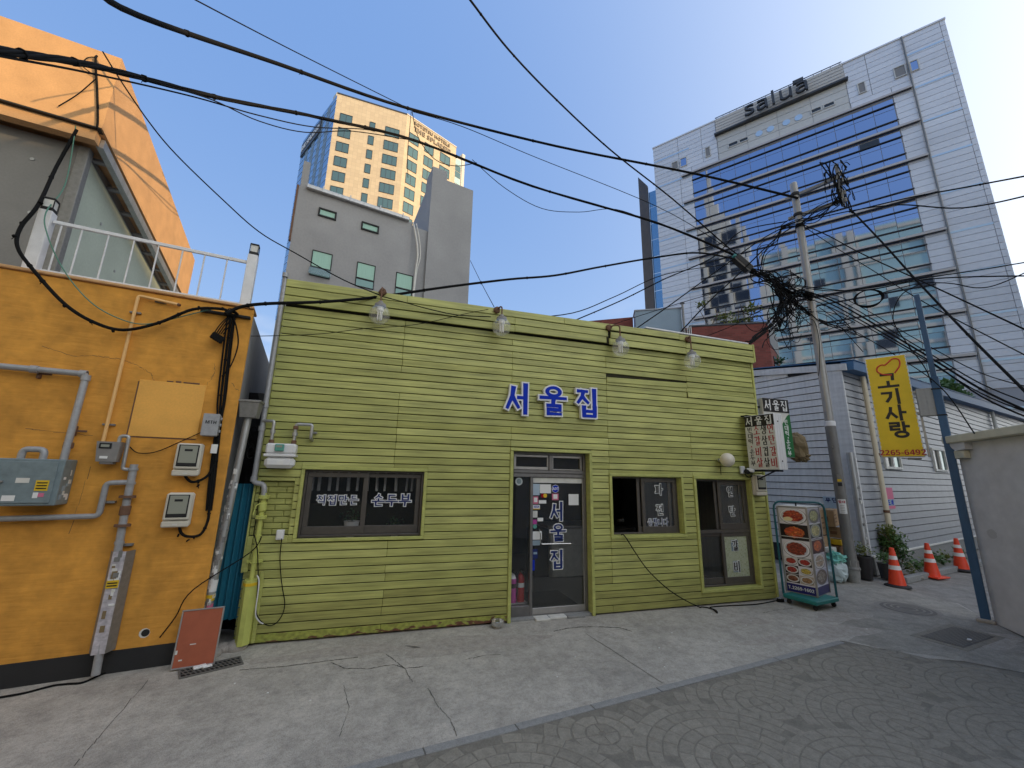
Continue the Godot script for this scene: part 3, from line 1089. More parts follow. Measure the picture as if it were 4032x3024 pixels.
	for q in [[3.5, 1.1, -.9, .3], [3.75, 1.3, -1.3, .2], [3.62, 1.45, -1.2, .12], [3.95, 1.2, -.8, .1]]:
		m = MB.new(); m.bbox(V(q[0], q[1], q[2]), V(q[0] + q[3], q[1] + q[3] * .5, q[2] + .1), .01); part("kitchen_ware", m, M.steel, h)
	# brick niche beside the left window
	m = MB.new(); m.box(V(-1.46, 1.15, -.125), V(-1.03, 1.85, -.075)); part("niche_back", m, M.green0, h)
	for q in [[-1.44, 1.823, -1.055, 1.845], [-1.062, 1.18, -1.04, 1.823]]:
		m = MB.new(); m.bbox(V(q[0], q[1], -.08), V(q[2], q[3], -.0185), .003); part("niche_lining", m, M.green_trim, h)
	for r in 9:
		var x := -1.455 - (.1 if r % 2 else 0.0)
		while x < -1.065:
			var a := maxf(x, -1.452)
			var b := minf(x + .196, -1.064)
			if b - a > .02:
				m = MB.new()
				m.bbox(V(a, 1.184 + r * .071, -.076), V(b, 1.184 + r * .071 + .063, -.058 + rng.randf() * .003), .006)
				part("brick", m, M.green1, h)
			x += .204
	# left window
	trim(h, -1.0, 1.10, .563, 2.01, .042)
	var w := part("window", frame_mesh(-.958, 1.143, .521, 1.968, .028, -.11, -.03), M.bronze, h)
	sash(w, -.928, 1.172, -.19, 1.938, .062, .1, -.06, M.bronze)
	sash(w, -.252, 1.172, .49, 1.938, .058, .1, -.088, M.bronze)
	letters("직접만든", w, V(-.735, 1.59, -.057), V(.128, 0, 0), .108, .112, .014, M.ink_navy, M.paper, .0095)
	letters("손두부", w, V(-.045, 1.588, -.085), V(.172, 0, 0), .15, .148, .02, M.ink_navy, M.paper, .011)
	# middle window, its left half slid open
	trim(h, 3.363, 1.03, 4.742, 2.011, .045)
	for q in [[V(3.4, 1.07, -.13), V(3.412, 1.965, -.017)], [V(4.69, 1.07, -.13), V(4.702, 1.965, -.017)], [V(3.4, 1.955, -.13), V(4.7, 1.97, -.018)], [V(3.4, 1.068, -.13), V(4.7, 1.08, -.019)]]:
		m = MB.new(); m.box(q[0], q[1]); part("reveal", m, M.green_trim, h)
	w = part("window", frame_mesh(3.413, 1.081, 4.689, 1.954, .022, -.16, -.09), M.bronze, h)
	sash(w, 4.0, 1.1, 4.66, 1.94, .06, .092, -.1, M.bronze)
	sash(w, 3.93, 1.1, 4.58, 1.94, .055, .09, -.128, M.bronze)
	letters("파전", w, V(4.335, 1.765, -.097), V(0, -.325, 0), .14, .16, .017, M.ink, M.paper, .011)
	letters("등팝니다", w, V(4.14, 1.255, -.097), V(.098, 0, 0), .088, .104, .01, M.ink_navy, M.paper, .0075)
	# tall window of four lights
	trim(h, 4.948, .186, 6.192, 2.0, .05)
	for q in [[V(4.985, .23, -.13), V(4.998, 1.95, -.017)], [V(6.142, .23, -.13), V(6.155, 1.95, -.017)], [V(4.985, 1.94, -.13), V(6.15, 1.955, -.018)], [V(4.985, .222, -.13), V(6.15, .237, -.019)]]:
		m = MB.new(); m.box(q[0], q[1]); part("reveal", m, M.green_trim, h)
	var f := frame_mesh(4.999, .238, 6.141, 1.939, .028, -.16, -.08)
	f.bbox(V(5.027, 1.06, -.159), V(6.113, 1.115, -.082))
	w = part("window", f, M.bronze, h)
	sash(w, 5.52, 1.116, 6.11, 1.91, .06, .1, -.1, M.bronze)
	sash(w, 5.46, 1.116, 6.05, 1.91, .055, .1, -.13, M.bronze)
	sash(w, 5.52, .267, 6.11, 1.058, .055, .1, -.1, M.bronze)
	sash(w, 5.03, .267, 5.58, 1.058, .05, .1, -.13, M.bronze)
	m = MB.new(); m.box(V(5.577, .367, -.11), V(6.054, 1.0, -.105)); part("window_film", m, M.mosaic, w)
	letters("연", w, V(5.79, 1.735, -.097), Vector3.ZERO, .13, .16, .017, M.ink, M.paper, .0105)
	letters("탄", w, V(5.797, 1.41, -.097), Vector3.ZERO, .13, .16, .017, M.ink, M.paper, .0105)
	for q in [["갈", .857], ["비", .524]]:
		sticker(w, 5.715, q[1] - .09, 5.865, q[1] + .09, -.1038, M.pale_blue)
		letters(q[0], w, V(5.79, q[1], -.0975), Vector3.ZERO, .13, .16, .017, M.ink, M.paper, .0105)
	# door
	trim(h, 1.743, 0.0, 3.07, 2.345, .048, false)
	for q in [[V(1.78, .0, -.2), V(1.792, 2.31, -.017)], [V(3.03, .0, -.2), V(3.042, 2.31, -.017)], [V(1.78, 2.3, -.2), V(3.04, 2.312, -.018)]]:
		m = MB.new(); m.box(q[0], q[1]); part("reveal", m, M.green_trim, h)
	f = MB.new()
	for q in [[1.793, .02, 1.835, 2.299], [2.99, .02, 3.029, 2.299], [1.836, 2.262, 2.989, 2.298], [1.836, 1.985, 2.989, 2.03], [1.836, 1.925, 2.989, 1.978], [2.108, .02, 2.15, 1.924], [2.41, 2.031, 2.47, 2.261], [1.836, .02, 2.107, .16]]:
		f.bbox(V(q[0], q[1], -.19), V(q[2], q[3], -.12 - (.004 if q[0] > 1.84 else 0.0)), .004)
	var d := part("door_frame", f, M.alu_dark, h)
	sash(d, 1.85, 2.034, 2.42, 2.258, .035, .045, -.165, M.alu)
	sash(d, 2.46, 2.034, 2.985, 2.258, .035, .02, -.175, M.alu)
	m = MB.new(); m.box(V(1.836, .161, -.157), V(2.107, 1.924, -.153)); part("pane", m, M.pane, d)
	m = MB.new(); m.bbox(V(1.836, .161, -.4), V(2.107, .175, -.2), .002); part("ledge", m, M.alu, d)
	disc(d, 1.933, 1.857, -.1525, .057, M.mirror_pale)
	disc(d, 1.933, 1.86, -.151, .038, M.box_blue)
	m = MB.new(); m.bbox(V(2.155, .028, -.165), V(2.988, .115, -.135), .004); m.bbox(V(2.97, .116, -.16), V(2.988, 1.92, -.14), .002)
	var leaf := part("door", m, M.alu, h)
	m = MB.new(); m.box(V(2.156, .116, -.155), V(2.969, 1.92, -.148)); part("pane", m, M.pane, leaf)
	m = MB.new()
	m.tube(bent([V(2.253, 1.17, -.146), V(2.253, 1.154, -.09), V(2.26, .975, -.09), V(2.763, .97, -.09), V(2.763, .97, -.146)], .03), .009, 8)
	part("handle", m, M.steel, leaf)
	var z := -.1475
	for q in [[2.158, 1.842, 2.966, 1.918, M.off_white], [2.157, 1.66, 2.262, 1.826, M.stripe_blue], [2.266, 1.69, 2.446, 1.821, M.paper], [2.158, 1.535, 2.239, 1.642, M.pink], [2.463, 1.59, 2.57, 1.685, M.pink], [2.25, 1.54, 2.37, 1.588, M.paper], [2.157, 1.456, 2.268, 1.52, M.paper], [2.157, 1.341, 2.229, 1.435, M.off_white], [2.23, 1.286, 2.32, 1.335, M.paper], [2.157, 1.245, 2.22, 1.31, M.magenta], [2.157, 1.03, 2.3, 1.145, M.paper], [2.157, .95, 2.27, 1.02, M.pale_blue], [2.157, .77, 2.235, .9, M.ink_navy], [2.157, .61, 2.19, .755, M.ink_blue], [2.738, 1.516, 2.906, 1.68, M.paper]]:
		sticker(leaf, q[0], q[1], q[2], q[3], z, q[4])
	sticker(leaf, 2.172, 1.56, 2.225, 1.625, z + .002, M.paper)
	sticker(leaf, 2.485, 1.61, 2.55, 1.675, z + .002, M.paper)
	sticker(leaf, 2.157, 1.456, 2.268, 1.468, z + .002, M.sticker_yellow)
	sticker(leaf, 2.17, .83, 2.225, .86, z + .002, M.pale_blue)
	disc(leaf, 2.19, 1.215, z + .001, .032, M.teal_plastic)
	disc(leaf, 2.52, 1.757, z, .062, M.paper, 8)
	disc(leaf, 2.52, 1.757, z + .002, .056, M.ink_blue, 8)
	disc(leaf, 2.316, 1.655, z, .031, M.red_gloss)
	disc(leaf, 2.352, 1.655, z + .002, .031, M.sticker_yellow)
	latin("ADT", leaf, V(2.52, 1.757, z + .006), Basis.IDENTITY, .055, M.paper, .002)
	latin("VISA", leaf, V(2.212, 1.494, z + .003), Basis(V(1, 0, 0), V(.2, 1, 0), V(0, 0, 1)), .042, M.ink_blue, .002)
	letters("서", leaf, V(2.545, 1.425, z), Vector3.ZERO, .21, .25, .034, M.ink_navy, M.paper, .013)
	letters("울", leaf, V(2.563, 1.118, z), Vector3.ZERO, .235, .235, .03, M.ink_navy, M.paper, .013)
	letters("집", leaf, V(2.545, .745, z), Vector3.ZERO, .21, .245, .032, M.ink_navy, M.paper, .013)
	m = MB.new(); m.bbox(V(1.79, -.02, -.2), V(3.035, .026, -.02), .005); part("threshold", m, M.kerb, h)
	for q in [[2.15, 2.36, -.02], [2.37, 2.62, -.05], [2.63, 2.9, -.03]]:
		m = MB.new(); m.bbox(V(q[0], .0, -.1), V(q[1], .03, q[2] + .07), .006); part("tile", m, M.off_white if q[0] < 2.5 else M.kerb, h)
	# raised letters over the door
	var s := thing("shop_sign", "three raised blue letters with white edges over the door of the green house", "sign", V(0, 0, 0))
	for q in [["서", 1.825, 3.07, .36, .43], ["울", 2.4, 3.075, .42, .43], ["집", 2.985, 3.08, .38, .43]]:
		m = MB.new(); m.xf = Transform3D(Basis.IDENTITY, V(q[1], q[2], 0))
		write_syllable(m, q[0], q[3], q[4], .062, .012, .075, .022)
		var back := part("letter_box", m, M.white_plastic, s)
		m = MB.new(); m.xf = Transform3D(Basis.IDENTITY, V(q[1], q[2], 0))
		write_syllable(m, q[0], q[3], q[4], .062, .07, .0805, 0.0)
		part("letter_face", m, M.ink_blue, back)
	# globe lamps
	var spots := [[-.237, 4.474, -.244, 4.069, "leftmost glass globe lamp on the green parapet, nearest the orange house"], [1.458, 4.44, 1.499, 4.114, "second glass globe lamp from the left on the green parapet"], [3.407, 4.404, 3.526, 4.013, "glass globe lamp hanging off a crooked arm right of the broken parapet boards"], [5.006, 4.39, 4.932, 3.938, "lowest glass globe lamp under the galvanised pipe, nearest the hanging signs"]]
	for q in spots:
		var lamp := thing("globe_lamp", q[4], "lamp", V(q[0], q[1], .06), 0, "glass globe lamps along the green parapet")
		var gx: float = q[2] - q[0]
		var gy: float = q[3] - q[1]
		m = MB.new(); m.lathe([P2(0, .05), P2(.045, .045), P2(.055, .0), P2(0, 0)], 14, Vector3.ZERO, Basis(Vector3.RIGHT, PI / 2)); m.tube([V(-.02, .03, .02), V(-.05, -.02, .03), V(-.01, -.06, .03), V(.03, -.02, .02)], .012, 6)
		part("wall_mount", m, M.rust, lamp)
		m = MB.new(); m.tube(bent([V(0, 0, .02), V(gx * .5, .02, .1), V(gx, .0, .16), V(gx, gy + .2, .16)], .04), .012, 8)
		part("arm", m, M.rust, lamp)
		m = MB.new(); m.lathe([P2(0, .2), P2(.03, .195), P2(.035, .165), P2(.075, .15), P2(.08, .115), P2(.0, .11)], 20, V(gx, gy, .16))
		part("cap", m, M.meter_grey, lamp)
		m = MB.new()
		var pr := []
		for k in 15:
			var a := lerpf(.62, PI, k / 14.0)
			pr.append(P2(.14 * sin(a), .14 * cos(a)))
		m.lathe(pr, 24, V(gx, gy, .16), Basis.IDENTITY, true)
		part("globe", m, M.globe_glass, lamp)
		m = MB.new()
		m.lathe([P2(0, .11), P2(.045, .108), P2(.048, .06), P2(.04, .045), P2(0, .045)], 14, V(gx, gy, .16))
		for k in 5:
			var a := TAU * k / 5
			m.lathe([P2(.0095, .045), P2(.0095, -.075), P2(.005, -.082), P2(0, -.082)], 8, V(gx + cos(a) * .027, gy, .16 + sin(a) * .027))
		part("bulb", m, M.tube_white, lamp)
	# cream ball lamp
	var ball := thing("ball_lamp", "cream ball lamp on a short steel arm above the tall window", "lamp", V(5.50, 2.272, .0))
	m = MB.new(); m.lathe([P2(0, .03), P2(.03, .028), P2(.034, 0), P2(0, 0)], 14, Vector3.ZERO, Basis(Vector3.RIGHT, PI / 2)); m.tube([V(0, 0, .03), V(.02, 0, .07)], .018, 8)
	part("wall_mount", m, M.steel, ball)
	m = MB.new(); pr_ball(m, .115, V(.045, 0, .16)); part("globe", m, M.lamp_white, ball)
	m = MB.new(); m.tube([V(.03, -.02, .01), V(.03, -.25, .01)], .004, 5); part("cord", m, M.cable, ball)
	# galvanised pipe on the right parapet
	m = MB.new(); m.tube([V(4.16, 4.49, .03), V(4.17, 4.52, .0), V(4.21, 4.52, .0), V(6.44, 4.485, .0)], .028, 10)
	one("pipe", m, M.galv, "galvanised pipe lying along the right half of the green parapet", "pipe")

func pr_ball(m: MB, r: float, at: Vector3, sy := 1.0) -> void:
	var pr := []
	for k in 17:
		var a := PI * k / 16.0
		pr.append(P2(r * sin(a), r * sy * cos(a)))
	m.lathe(pr, 24, at, Basis.IDENTITY, true)

# ---------- orange house on the left ----------
const OA := Vector3(-1.7234, 0, .2889)
func ow(p: Vector3) -> Vector3:
	return OA + Basis(Vector3.UP, deg_to_rad(9.5)) * p

func om(base: Vector3) -> MB:
	var m := MB.new()
	m.xf = Transform3D(Basis.IDENTITY, -base)
	return m

func hexa(m: MB, p: Array) -> void:
	var c := Vector3.ZERO
	for q in p:
		c += q / 8.0
	for f in [[0, 1, 2, 3], [4, 5, 6, 7], [0, 1, 5, 4], [1, 2, 6, 5], [2, 3, 7, 6], [3, 0, 4, 7]]:
		m.face([p[f[0]], p[f[1]], p[f[2]], p[f[3]]], c)

func prism(m: MB, foot: Array, y0: float, y1: float) -> void:
	var c := Vector3.ZERO
	for p in foot:
		c += V(p.x, (y0 + y1) / 2, p.y) / foot.size()
	var lo := []
	var hi := []
	for p in foot:
		lo.append(V(p.x, y0, p.y)); hi.append(V(p.x, y1, p.y))
	m.face(lo, c); m.face(hi, c)
	for i in foot.size():
		var k := (i + 1) % foot.size()
		m.face([lo[i], lo[k], hi[k], hi[i]], c)

func orange_house() -> void:
	var h := thing("orange_house", "orange plastered house with roof terrace and boxy overhanging upper storey at left", "house", OA, 9.5)
	var m := MB.new()
	m.box(V(-9, 0, -5.4), V(-.012, 3.86, -.01))
	part("body", m, M.side_wall, h)
	m = MB.new(); m.bbox(V(-9, .0, -.05), V(0, 3.9, 0), .012); part("wall", m, M.orange, h)
	m = MB.new(); m.box(V(-9, 0, -.04), V(-.002, .2, .006)); part("base_band", m, M.band, h)
	m = MB.new(); m.bbox(V(-.93, 2.275, -.01), V(-.333, 2.89, .007), .003); part("patch_panel", m, M.orange_panel, h)
	m = MB.new(); m.box(V(-.942, 2.28, 0), V(-.9315, 2.87, .003)); m.box(V(-.93, 2.262, 0), V(-.34, 2.2735, .003)); part("panel_gap", m, M.rust, h)
	m = MB.new()
	for q in [[-.7, .06], [-.62, .05], [-.55, .09], [-.47, .07]]:
		m.bbox(V(q[0], 2.892, -.01), V(q[0] + q[1], 2.905 + rng.randf() * .008, .006), .003)
	part("chipped_plaster", m, M.rust, h)
	for c in [[P2(-1.75, 3.14), P2(-1.5, 3.07), P2(-1.36, 3.1), P2(-1.12, 3.09), P2(-.99, 3.05), P2(-.85, 2.97), P2(-.81, 2.88)], [P2(-1.7, 2.3), P2(-1.45, 2.28), P2(-1.2, 2.26)], [P2(-.1, 2.95), P2(-.05, 2.88), P2(-.01, 2.87)], [P2(-.3, 3.16), P2(-.28, 3.05), P2(-.33, 2.9)], [P2(-1.16, 1.95), P2(-1.2, 1.3)]]:
		var k := MB.new()
		k.xf = Transform3D(Basis(V(1, 0, 0), V(0, 0, 1), V(0, 1, 0)), V(0, 0, .0016))
		ribbon(k, c, .0022, 0)
		part("crack", k, M.rust, h)
	disc(h, -.458, .324, .001, .045, M.off_white, 9, "hole_rim", .003)
	disc(h, -.45, .326, .004, .034, M.black, 12, "hole", .002)
	m = MB.new(); m.bbox(V(-.52, 3.76, -.02), V(-.02, 3.79, .05), .004); part("flashing", m, M.black, h)
	m = MB.new(); m.bbox(V(-9, 3.901, -.3), V(-.0, 3.935, .03), .008); part("coping", m, M.orange_pale, h)
	# terrace railing
	for px in [-2.06, -.126]:
		m = MB.new(); m.bbox(V(px - .055, 3.936, -.205), V(px + .055, 4.68, -.095), .006)
		var post := part("railing_post", m, M.white_paint, h)
		m = MB.new(); m.bbox(V(px - .05, 4.681, -.2), V(px + .05, 4.72, -.1), .004); m.bbox(V(px - .05, 4.815, -.2), V(px + .05, 4.835, -.1), .004)
		for sx in [-1, 1]:
			for sz in [-1, 1]:
				m.box(V(px + sx * .046 - .004, 4.72, -.15 + sz * .046 - .004), V(px + sx * .046 + .004, 4.815, -.15 + sz * .046 + .004))
		part("lamp_frame", m, M.black, post)
		m = MB.new(); m.box(V(px - .04, 4.722, -.19), V(px + .04, 4.813, -.11)); part("lamp_glass", m, M.off_white, post)
	m = MB.new()
	m.bbox(V(-2.0, 4.555, -.165), V(-.18, 4.595, -.135), .004); m.bbox(V(-2.0, 3.985, -.16), V(-.18, 4.01, -.14), .004)
	part("railing", m, M.white_paint, h)
	for x in [-1.93, -1.76, -1.534, -1.308, -1.082, -.85, -.628, -.395]:
		m = MB.new(); m.tube([V(x, 4.0, -.15), V(x, 4.57, -.15)], .009, 6); part("baluster", m, M.white_paint, h)
	# upper storey, sloping down towards the back
	m = MB.new(); m.box(V(-9, 3.9, -4.9), V(-2.2, 5.95, -.75)); part("upper_wall", m, M.grey_panel, h)
	for q in [[-2.62, 5.6], [-2.5, 4.9], [-2.9, 4.6]]:
		disc(h, q[0], q[1], -.749, .02, M.galv, 10, "wall_stud", .01)
	m = MB.new(); hexa(m, [V(-9, 6.09, -.45), V(-1.97, 6.09, -.45), V(-1.97, 5.53, -5.0), V(-9, 5.53, -5.0), V(-9, 7.18, -.45), V(-1.97, 7.18, -.45), V(-1.97, 6.54, -5.0), V(-9, 6.54, -5.0)]); part("roof_box", m, M.orange_pale, h)
	m = MB.new(); hexa(m, [V(-9, 5.93, -.5), V(-2.03, 5.93, -.5), V(-2.03, 5.93, -.62), V(-9, 5.93, -.62), V(-9, 6.07, -.5), V(-2.03, 6.07, -.5), V(-2.03, 6.07, -.62), V(-9, 6.07, -.62)]); part("roof_lip", m, M.orange_pale, h)
	m = MB.new(); m.box(V(-9, 6.071, -.56), V(-1.99, 6.089, -.448)); part("eave_shadow_gap", m, M.black, h)
	m = MB.new(); hexa(m, [V(-2.06, 5.93, -.63), V(-1.99, 5.93, -.63), V(-1.99, 5.37, -5.0), V(-2.06, 5.37, -5.0), V(-2.06, 6.05, -.63), V(-1.99, 6.05, -.63), V(-1.99, 5.49, -5.0), V(-2.06, 5.49, -5.0)]); part("eave_beam", m, M.galv, h)
	for k in 8:
		var z := -.95 - k * .52
		var y := 5.985 - (-z - .63) * .128
		m = MB.new(); m.bbox(V(-2.2, y - .05, z - .04), V(-2.062, y - .01, z + .04), .004); part("soffit_rung", m, M.meter_grey, h)
	m = MB.new(); hexa(m, [V(-2.215, 3.93, -.83), V(-2.19, 3.93, -.83), V(-2.19, 3.93, -4.8), V(-2.215, 3.93, -4.8), V(-2.215, 5.88, -.83), V(-2.19, 5.88, -.83), V(-2.19, 5.38, -4.8), V(-2.215, 5.38, -4.8)]); part("side_glazing", m, M.frosted, h)
	m = MB.new(); m.bbox(V(-2.25, 3.93, -.82), V(-2.14, 5.94, -.71), .006); part("corner_post", m, M.galv_dark, h)
	m = MB.new(); m.bbox(V(-2.19, 3.93, -2.9), V(-2.165, 4.35, -2.5), .004); part("side_panel", m, M.pale_blue, h)
	for q in [[5.3, -1.5], [4.9, -2.2], [4.6, -2.9], [4.4, -3.5]]:
		m = MB.new(); m.lathe([P2(0, .014), P2(.022, .01), P2(.022, 0)], 10, V(-2.189, q[0], q[1]), Basis(V(0, 0, 1), -PI / 2)); part("glass_clamp", m, M.galv, h)
	# gas cabinet and pipes
	var G := "gas fittings on the orange wall"
	var b := V(-1.46, 1.585, 0)
	var t := thing("gas_cabinet", "blue-grey steel gas cabinet covered in torn stickers on the orange wall", "utility box", ow(b), 9.5)
	m = om(b); m.bbox(V(-1.72, 1.585, .01), V(-1.262, 2.01, .25), .008); part("cabinet", m, M.box_blue, t)
	m = om(b); m.bbox(V(-1.70, 1.61, .25), V(-1.3, 1.985, .262), .005); part("door", m, M.box_blue, t)
	m = om(b); m.bbox(V(-1.66, 1.79, .262), V(-1.63, 1.81, .285), .004); part("latch", m, M.galv_dark, t)
	for q in [[-1.42, 1.72, -1.33, 1.815, M.sticker_yellow], [-1.555, 1.79, -1.465, 1.835, M.off_white], [-1.615, 1.63, -1.53, 1.68, M.paper], [-1.42, 1.655, -1.385, 1.705, M.paper], [-1.385, 1.665, -1.345, 1.7, M.pink], [-1.69, 1.63, -1.66, 1.645, M.paper]]:
		m = om(b); m.box(V(q[0], q[1], .263), V(q[2], q[3], .2642)); part("sticker", m, q[4], t)
	for k in 3:
		m = om(b); m.box(V(-1.41, 1.737 + k * .025, .2655), V(-1.34, 1.747 + k * .025, .2662)); part("print", m, M.ink, t)
	for k in 9:
		m = om(b)
		var y := rng.randf_range(1.6, 1.93)
		var z := rng.randf_range(.03, .19)
		m.box(V(-1.2625, y, z), V(-1.2605 + .0003 * k, y + rng.randf_range(.02, .06), z + rng.randf_range(.02, .06))); part("sticker", m, [M.paper, M.off_white, M.pale_blue][k % 3], t)
	b = V(-1.55, 2.01, .12)
	m = om(b); m.tube(bent([V(-1.62, 2.0, .13), V(-1.62, 2.1, .13), V(-1.47, 2.1, .13), V(-1.47, 2.0, .13)], .045), .028, 10)
	one("gas_pipe", m, M.grey_pipe, "short grey U-shaped pipe on top of the gas cabinet", "pipe", G, ow(b), 9.5)
	b = V(-1.35, 2.4, .08)
	t = thing("gas_pipe", "grey pipe running in from the left and turning down to the gas cabinet", "pipe", ow(b), 9.5, G)
	m = om(b); m.tube(bent([V(-3.2, 2.88, .08), V(-1.335, 2.88, .08), V(-1.335, 2.0, .1)], .05), .03, 10); part("pipe", m, M.grey_pipe, t)
	for q in [[-1.36, 2.88, 1], [-1.335, 2.84, 0], [-1.72, 2.88, 1], [-1.335, 2.15, 0]]:
		m = om(b); m.lathe([P2(.031, .03), P2(.039, .028), P2(.039, -.028), P2(.031, -.03)], 12, V(q[0], q[1], .08), Basis(V(0, 0, 1), PI / 2) if q[2] else Basis.IDENTITY); part("coupling", m, M.grey_pipe if q[1] > 2.5 else M.rust, t)
	for q in [[-1.7, 2.85], [-1.335, 2.3]]:
		m = om(b); m.bbox(V(q[0] - .012, q[1] - .05, .0), V(q[0] + .012, q[1] + .05, .045), .004); m.bbox(V(q[0], q[1] - .012, .04), V(q[0] + .1, q[1] + .008, .055), .003); part("bracket", m, M.rust, t)
	b = V(-1.09, 3.0, .04)
	t = thing("gas_pipe", "peach painted thin pipe with bent top running down to the small gas meter", "pipe", ow(b), 9.5, G)
	m = om(b); m.tube(bent([V(-.73, 3.795, .045), V(-1.092, 3.825, .045), V(-1.092, 2.2, .06)], .03), .0165, 8); part("pipe", m, M.peach, t)
	m = om(b); m.tube([V(-.735, 3.797, .045), V(-.715, 3.785, .05)], .017, 8); part("pipe_end", m, M.rust, t)
	for q in [[-1.092, 3.63], [-1.092, 2.38], [-.9, 3.80]]:
		m = om(b); m.bbox(V(q[0] - .05, q[1] - .01, .0), V(q[0] + .05, q[1] + .01, .03), .003); part("bracket", m, M.galv_dark, t)
	b = V(-1.01, 2.0, .1)
	t = thing("gas_meter", "small dark grey gas meter under the peach pipe on the orange wall", "meter", ow(b), 9.5)
	m = om(b); hexa(m, [V(-1.085, 2.0, .05), V(-.93, 2.0, .05), V(-.93, 2.0, .15), V(-1.085, 2.0, .15), V(-1.105, 2.2, .03), V(-.92, 2.2, .03), V(-.92, 2.2, .16), V(-1.105, 2.2, .16)])
	m.bbox(V(-1.06, 1.975, .06), V(-.95, 2.0, .14), .01); part("casing", m, M.meter_grey, t)
	m = om(b); m.bbox(V(-1.08, 2.13, .15), V(-.985, 2.185, .165), .003); part("dial_frame", m, M.black, t)
	m = om(b); m.box(V(-1.065, 2.145, .166), V(-1.0, 2.17, .168)); part("dial", m, M.meter_face, t)
	m = om(b); m.box(V(-1.06, 2.03, .15), V(-1.0, 2.055, .157)); part("sticker", m, M.paper, t)
	b = V(-.8, 1.1, .07)
	t = thing("gas_pipe", "thick grey riser pipe with rusty flanges and valve beside the upper meter", "pipe", ow(b), 9.5, G)
	m = om(b); m.tube([V(-.80, 1.98, .08), V(-.795, 1.6, .08), V(-.74, .04, .1)], .034, 12); part("pipe", m, M.grey_pipe, t)
	m = om(b); m.tube(bent([V(-.955, 2.18, .1), V(-.955, 2.265, .1), V(-.885, 2.265, .1), V(-.885, 1.93, .08), V(-.81, 1.925, .08)], .025), .0175, 8); part("branch", m, M.galv, t)
	m = om(b); m.tube(bent([V(-.81, 1.80, .08), V(-.985, 1.79, .08), V(-.985, 1.47, .08), V(-2.6, 1.45, .08)], .045), .026, 10); part("branch", m, M.grey_pipe, t)
	for q in [[-.797, 1.655, .068], [-.788, 1.375, .066], [-.797, 1.79, .042], [-.80, 1.93, .042], [-.782, 1.21, .04]]:
		m = om(b)
		m.lathe([P2(.03, .012), P2(q[2], .012), P2(q[2], -.012), P2(.03, -.012)], 14, V(q[0], q[1], .08)); part("flange", m, M.rust if q[2] > .05 else M.grey_pipe, t)
	m = om(b); m.lathe([P2(.03, .05), P2(.045, .04), P2(.045, -.04), P2(.03, -.05)], 12, V(-.793, 1.52, .08)); part("valve", m, M.rust, t)
	for q in [[-.775, 1.18], [-.985, 1.6], [-1.4, 1.452]]:
		m = om(b); m.bbox(V(q[0] - .02, q[1] - .012, 0), V(q[0] + .09, q[1] + .012, .05), .003); part("bracket", m, M.galv_dark, t)
	b = V(-.74, .22, .05)
	t = thing("pipe_guard", "angled steel pipe guard pasted with torn white and yellow labels, reaching to the black band", "pipe guard", ow(b), 9.5)
	m = om(b)
	for q in [[-.845, -.80, .03, .13], [-.80, -.70, .13, .13], [-.70, -.655, .13, .03]]:
		hexa(m, [V(q[0], .22, q[2]), V(q[1], .22, q[3]), V(q[1], .22, q[3] - .008), V(q[0], .22, q[2] - .008), V(q[0], 1.13, q[2]), V(q[1], 1.13, q[3]), V(q[1], 1.13, q[3] - .008), V(q[0], 1.13, q[2] - .008)])
		part("cover" if q[0] < -.79 and q[0] > -.81 else "cover_side", m, M.guard if q[0] > -.81 and q[0] < -.79 else M.galv_dark, t)
		m = om(b)
	for k in 20:
		m = om(b)
		var y := rng.randf_range(.3, 1.08)
		var x := rng.randf_range(-.797, -.745)
		m.box(V(x, y, .1302), V(x + rng.randf_range(.02, .045), y + rng.randf_range(.015, .07), .1308 + .0004 * k)); part("label", m, [M.off_white, M.paper, M.tarp, M.galv_dark][k % 4], t)
	m = om(b); m.box(V(-.797, .8, .14), V(-.705, .87, .1415)); part("label", m, M.sticker_yellow, t)
	for k in 2:
		m = om(b); m.box(V(-.79, .815 + k * .025, .142), V(-.715, .827 + k * .025, .1425)); part("print", m, M.ink, t)
	# electricity meters, junction box
	electric("beige electricity meter, the upper of two on the orange wall", ow(V(-.355, 1.87, .02)), 9.5)
	electric("beige electricity meter, the lower of two on the orange wall above the brown board", ow(V(-.358, 1.345, .02)), 9.5)
	b = V(-.2, 2.3, .02)
	t = thing("junction_box", "grey plastic junction box on the cable bundle at the orange wall corner", "utility box", ow(b), 9.5)
	m = om(b); m.bbox(V(-.29, 2.305, .03), V(-.125, 2.56, .12), .02); part("box", m, M.galv_dark, t)
	m = om(b); m.bbox(V(-.285, 2.31, .12), V(-.13, 2.555, .135), .015); part("lid", m, M.grey_pipe, t)
	for k in 3:
		m = om(b); m.bbox(V(-.125, 2.35 + k * .07, .1), V(-.108, 2.38 + k * .07, .125), .003); part("clasp", m, M.grey_pipe, t)
	latin("MTH", t, V(-.205, 2.46, .1365) - b, Basis.IDENTITY, .05, M.band, .001)
	m = MB.new(); m.bbox(V(-.03, -.05, 0), V(.03, .05, .006), .002); one("tag", m, M.paper, "small white paper tag on the cable bundle beside the upper meter", "tag", "", ow(V(-.14, 2.17, .09)), 9.5)
	# knot of cables at the corner, black splice caps
	b = V(-.2, 3.78, .08)
	m = om(b)
	for k in 9:
		var a := rng.randf() * TAU
		var pts := []
		for q in 9:
			var u := TAU * q / 9.0
			pts.append(V(-.21 + cos(u) * rng.randf_range(.03, .07), 3.78 + sin(u) * rng.randf_range(.02, .05), .08 + sin(u + a) * .04))
		m.tube(curve(pts, 3), .008, 6)
	tag(one("cable_knot", m, M.cable, "knot of black cables tied at the top corner of the orange wall", "cable", "", ow(b), 9.5), "")
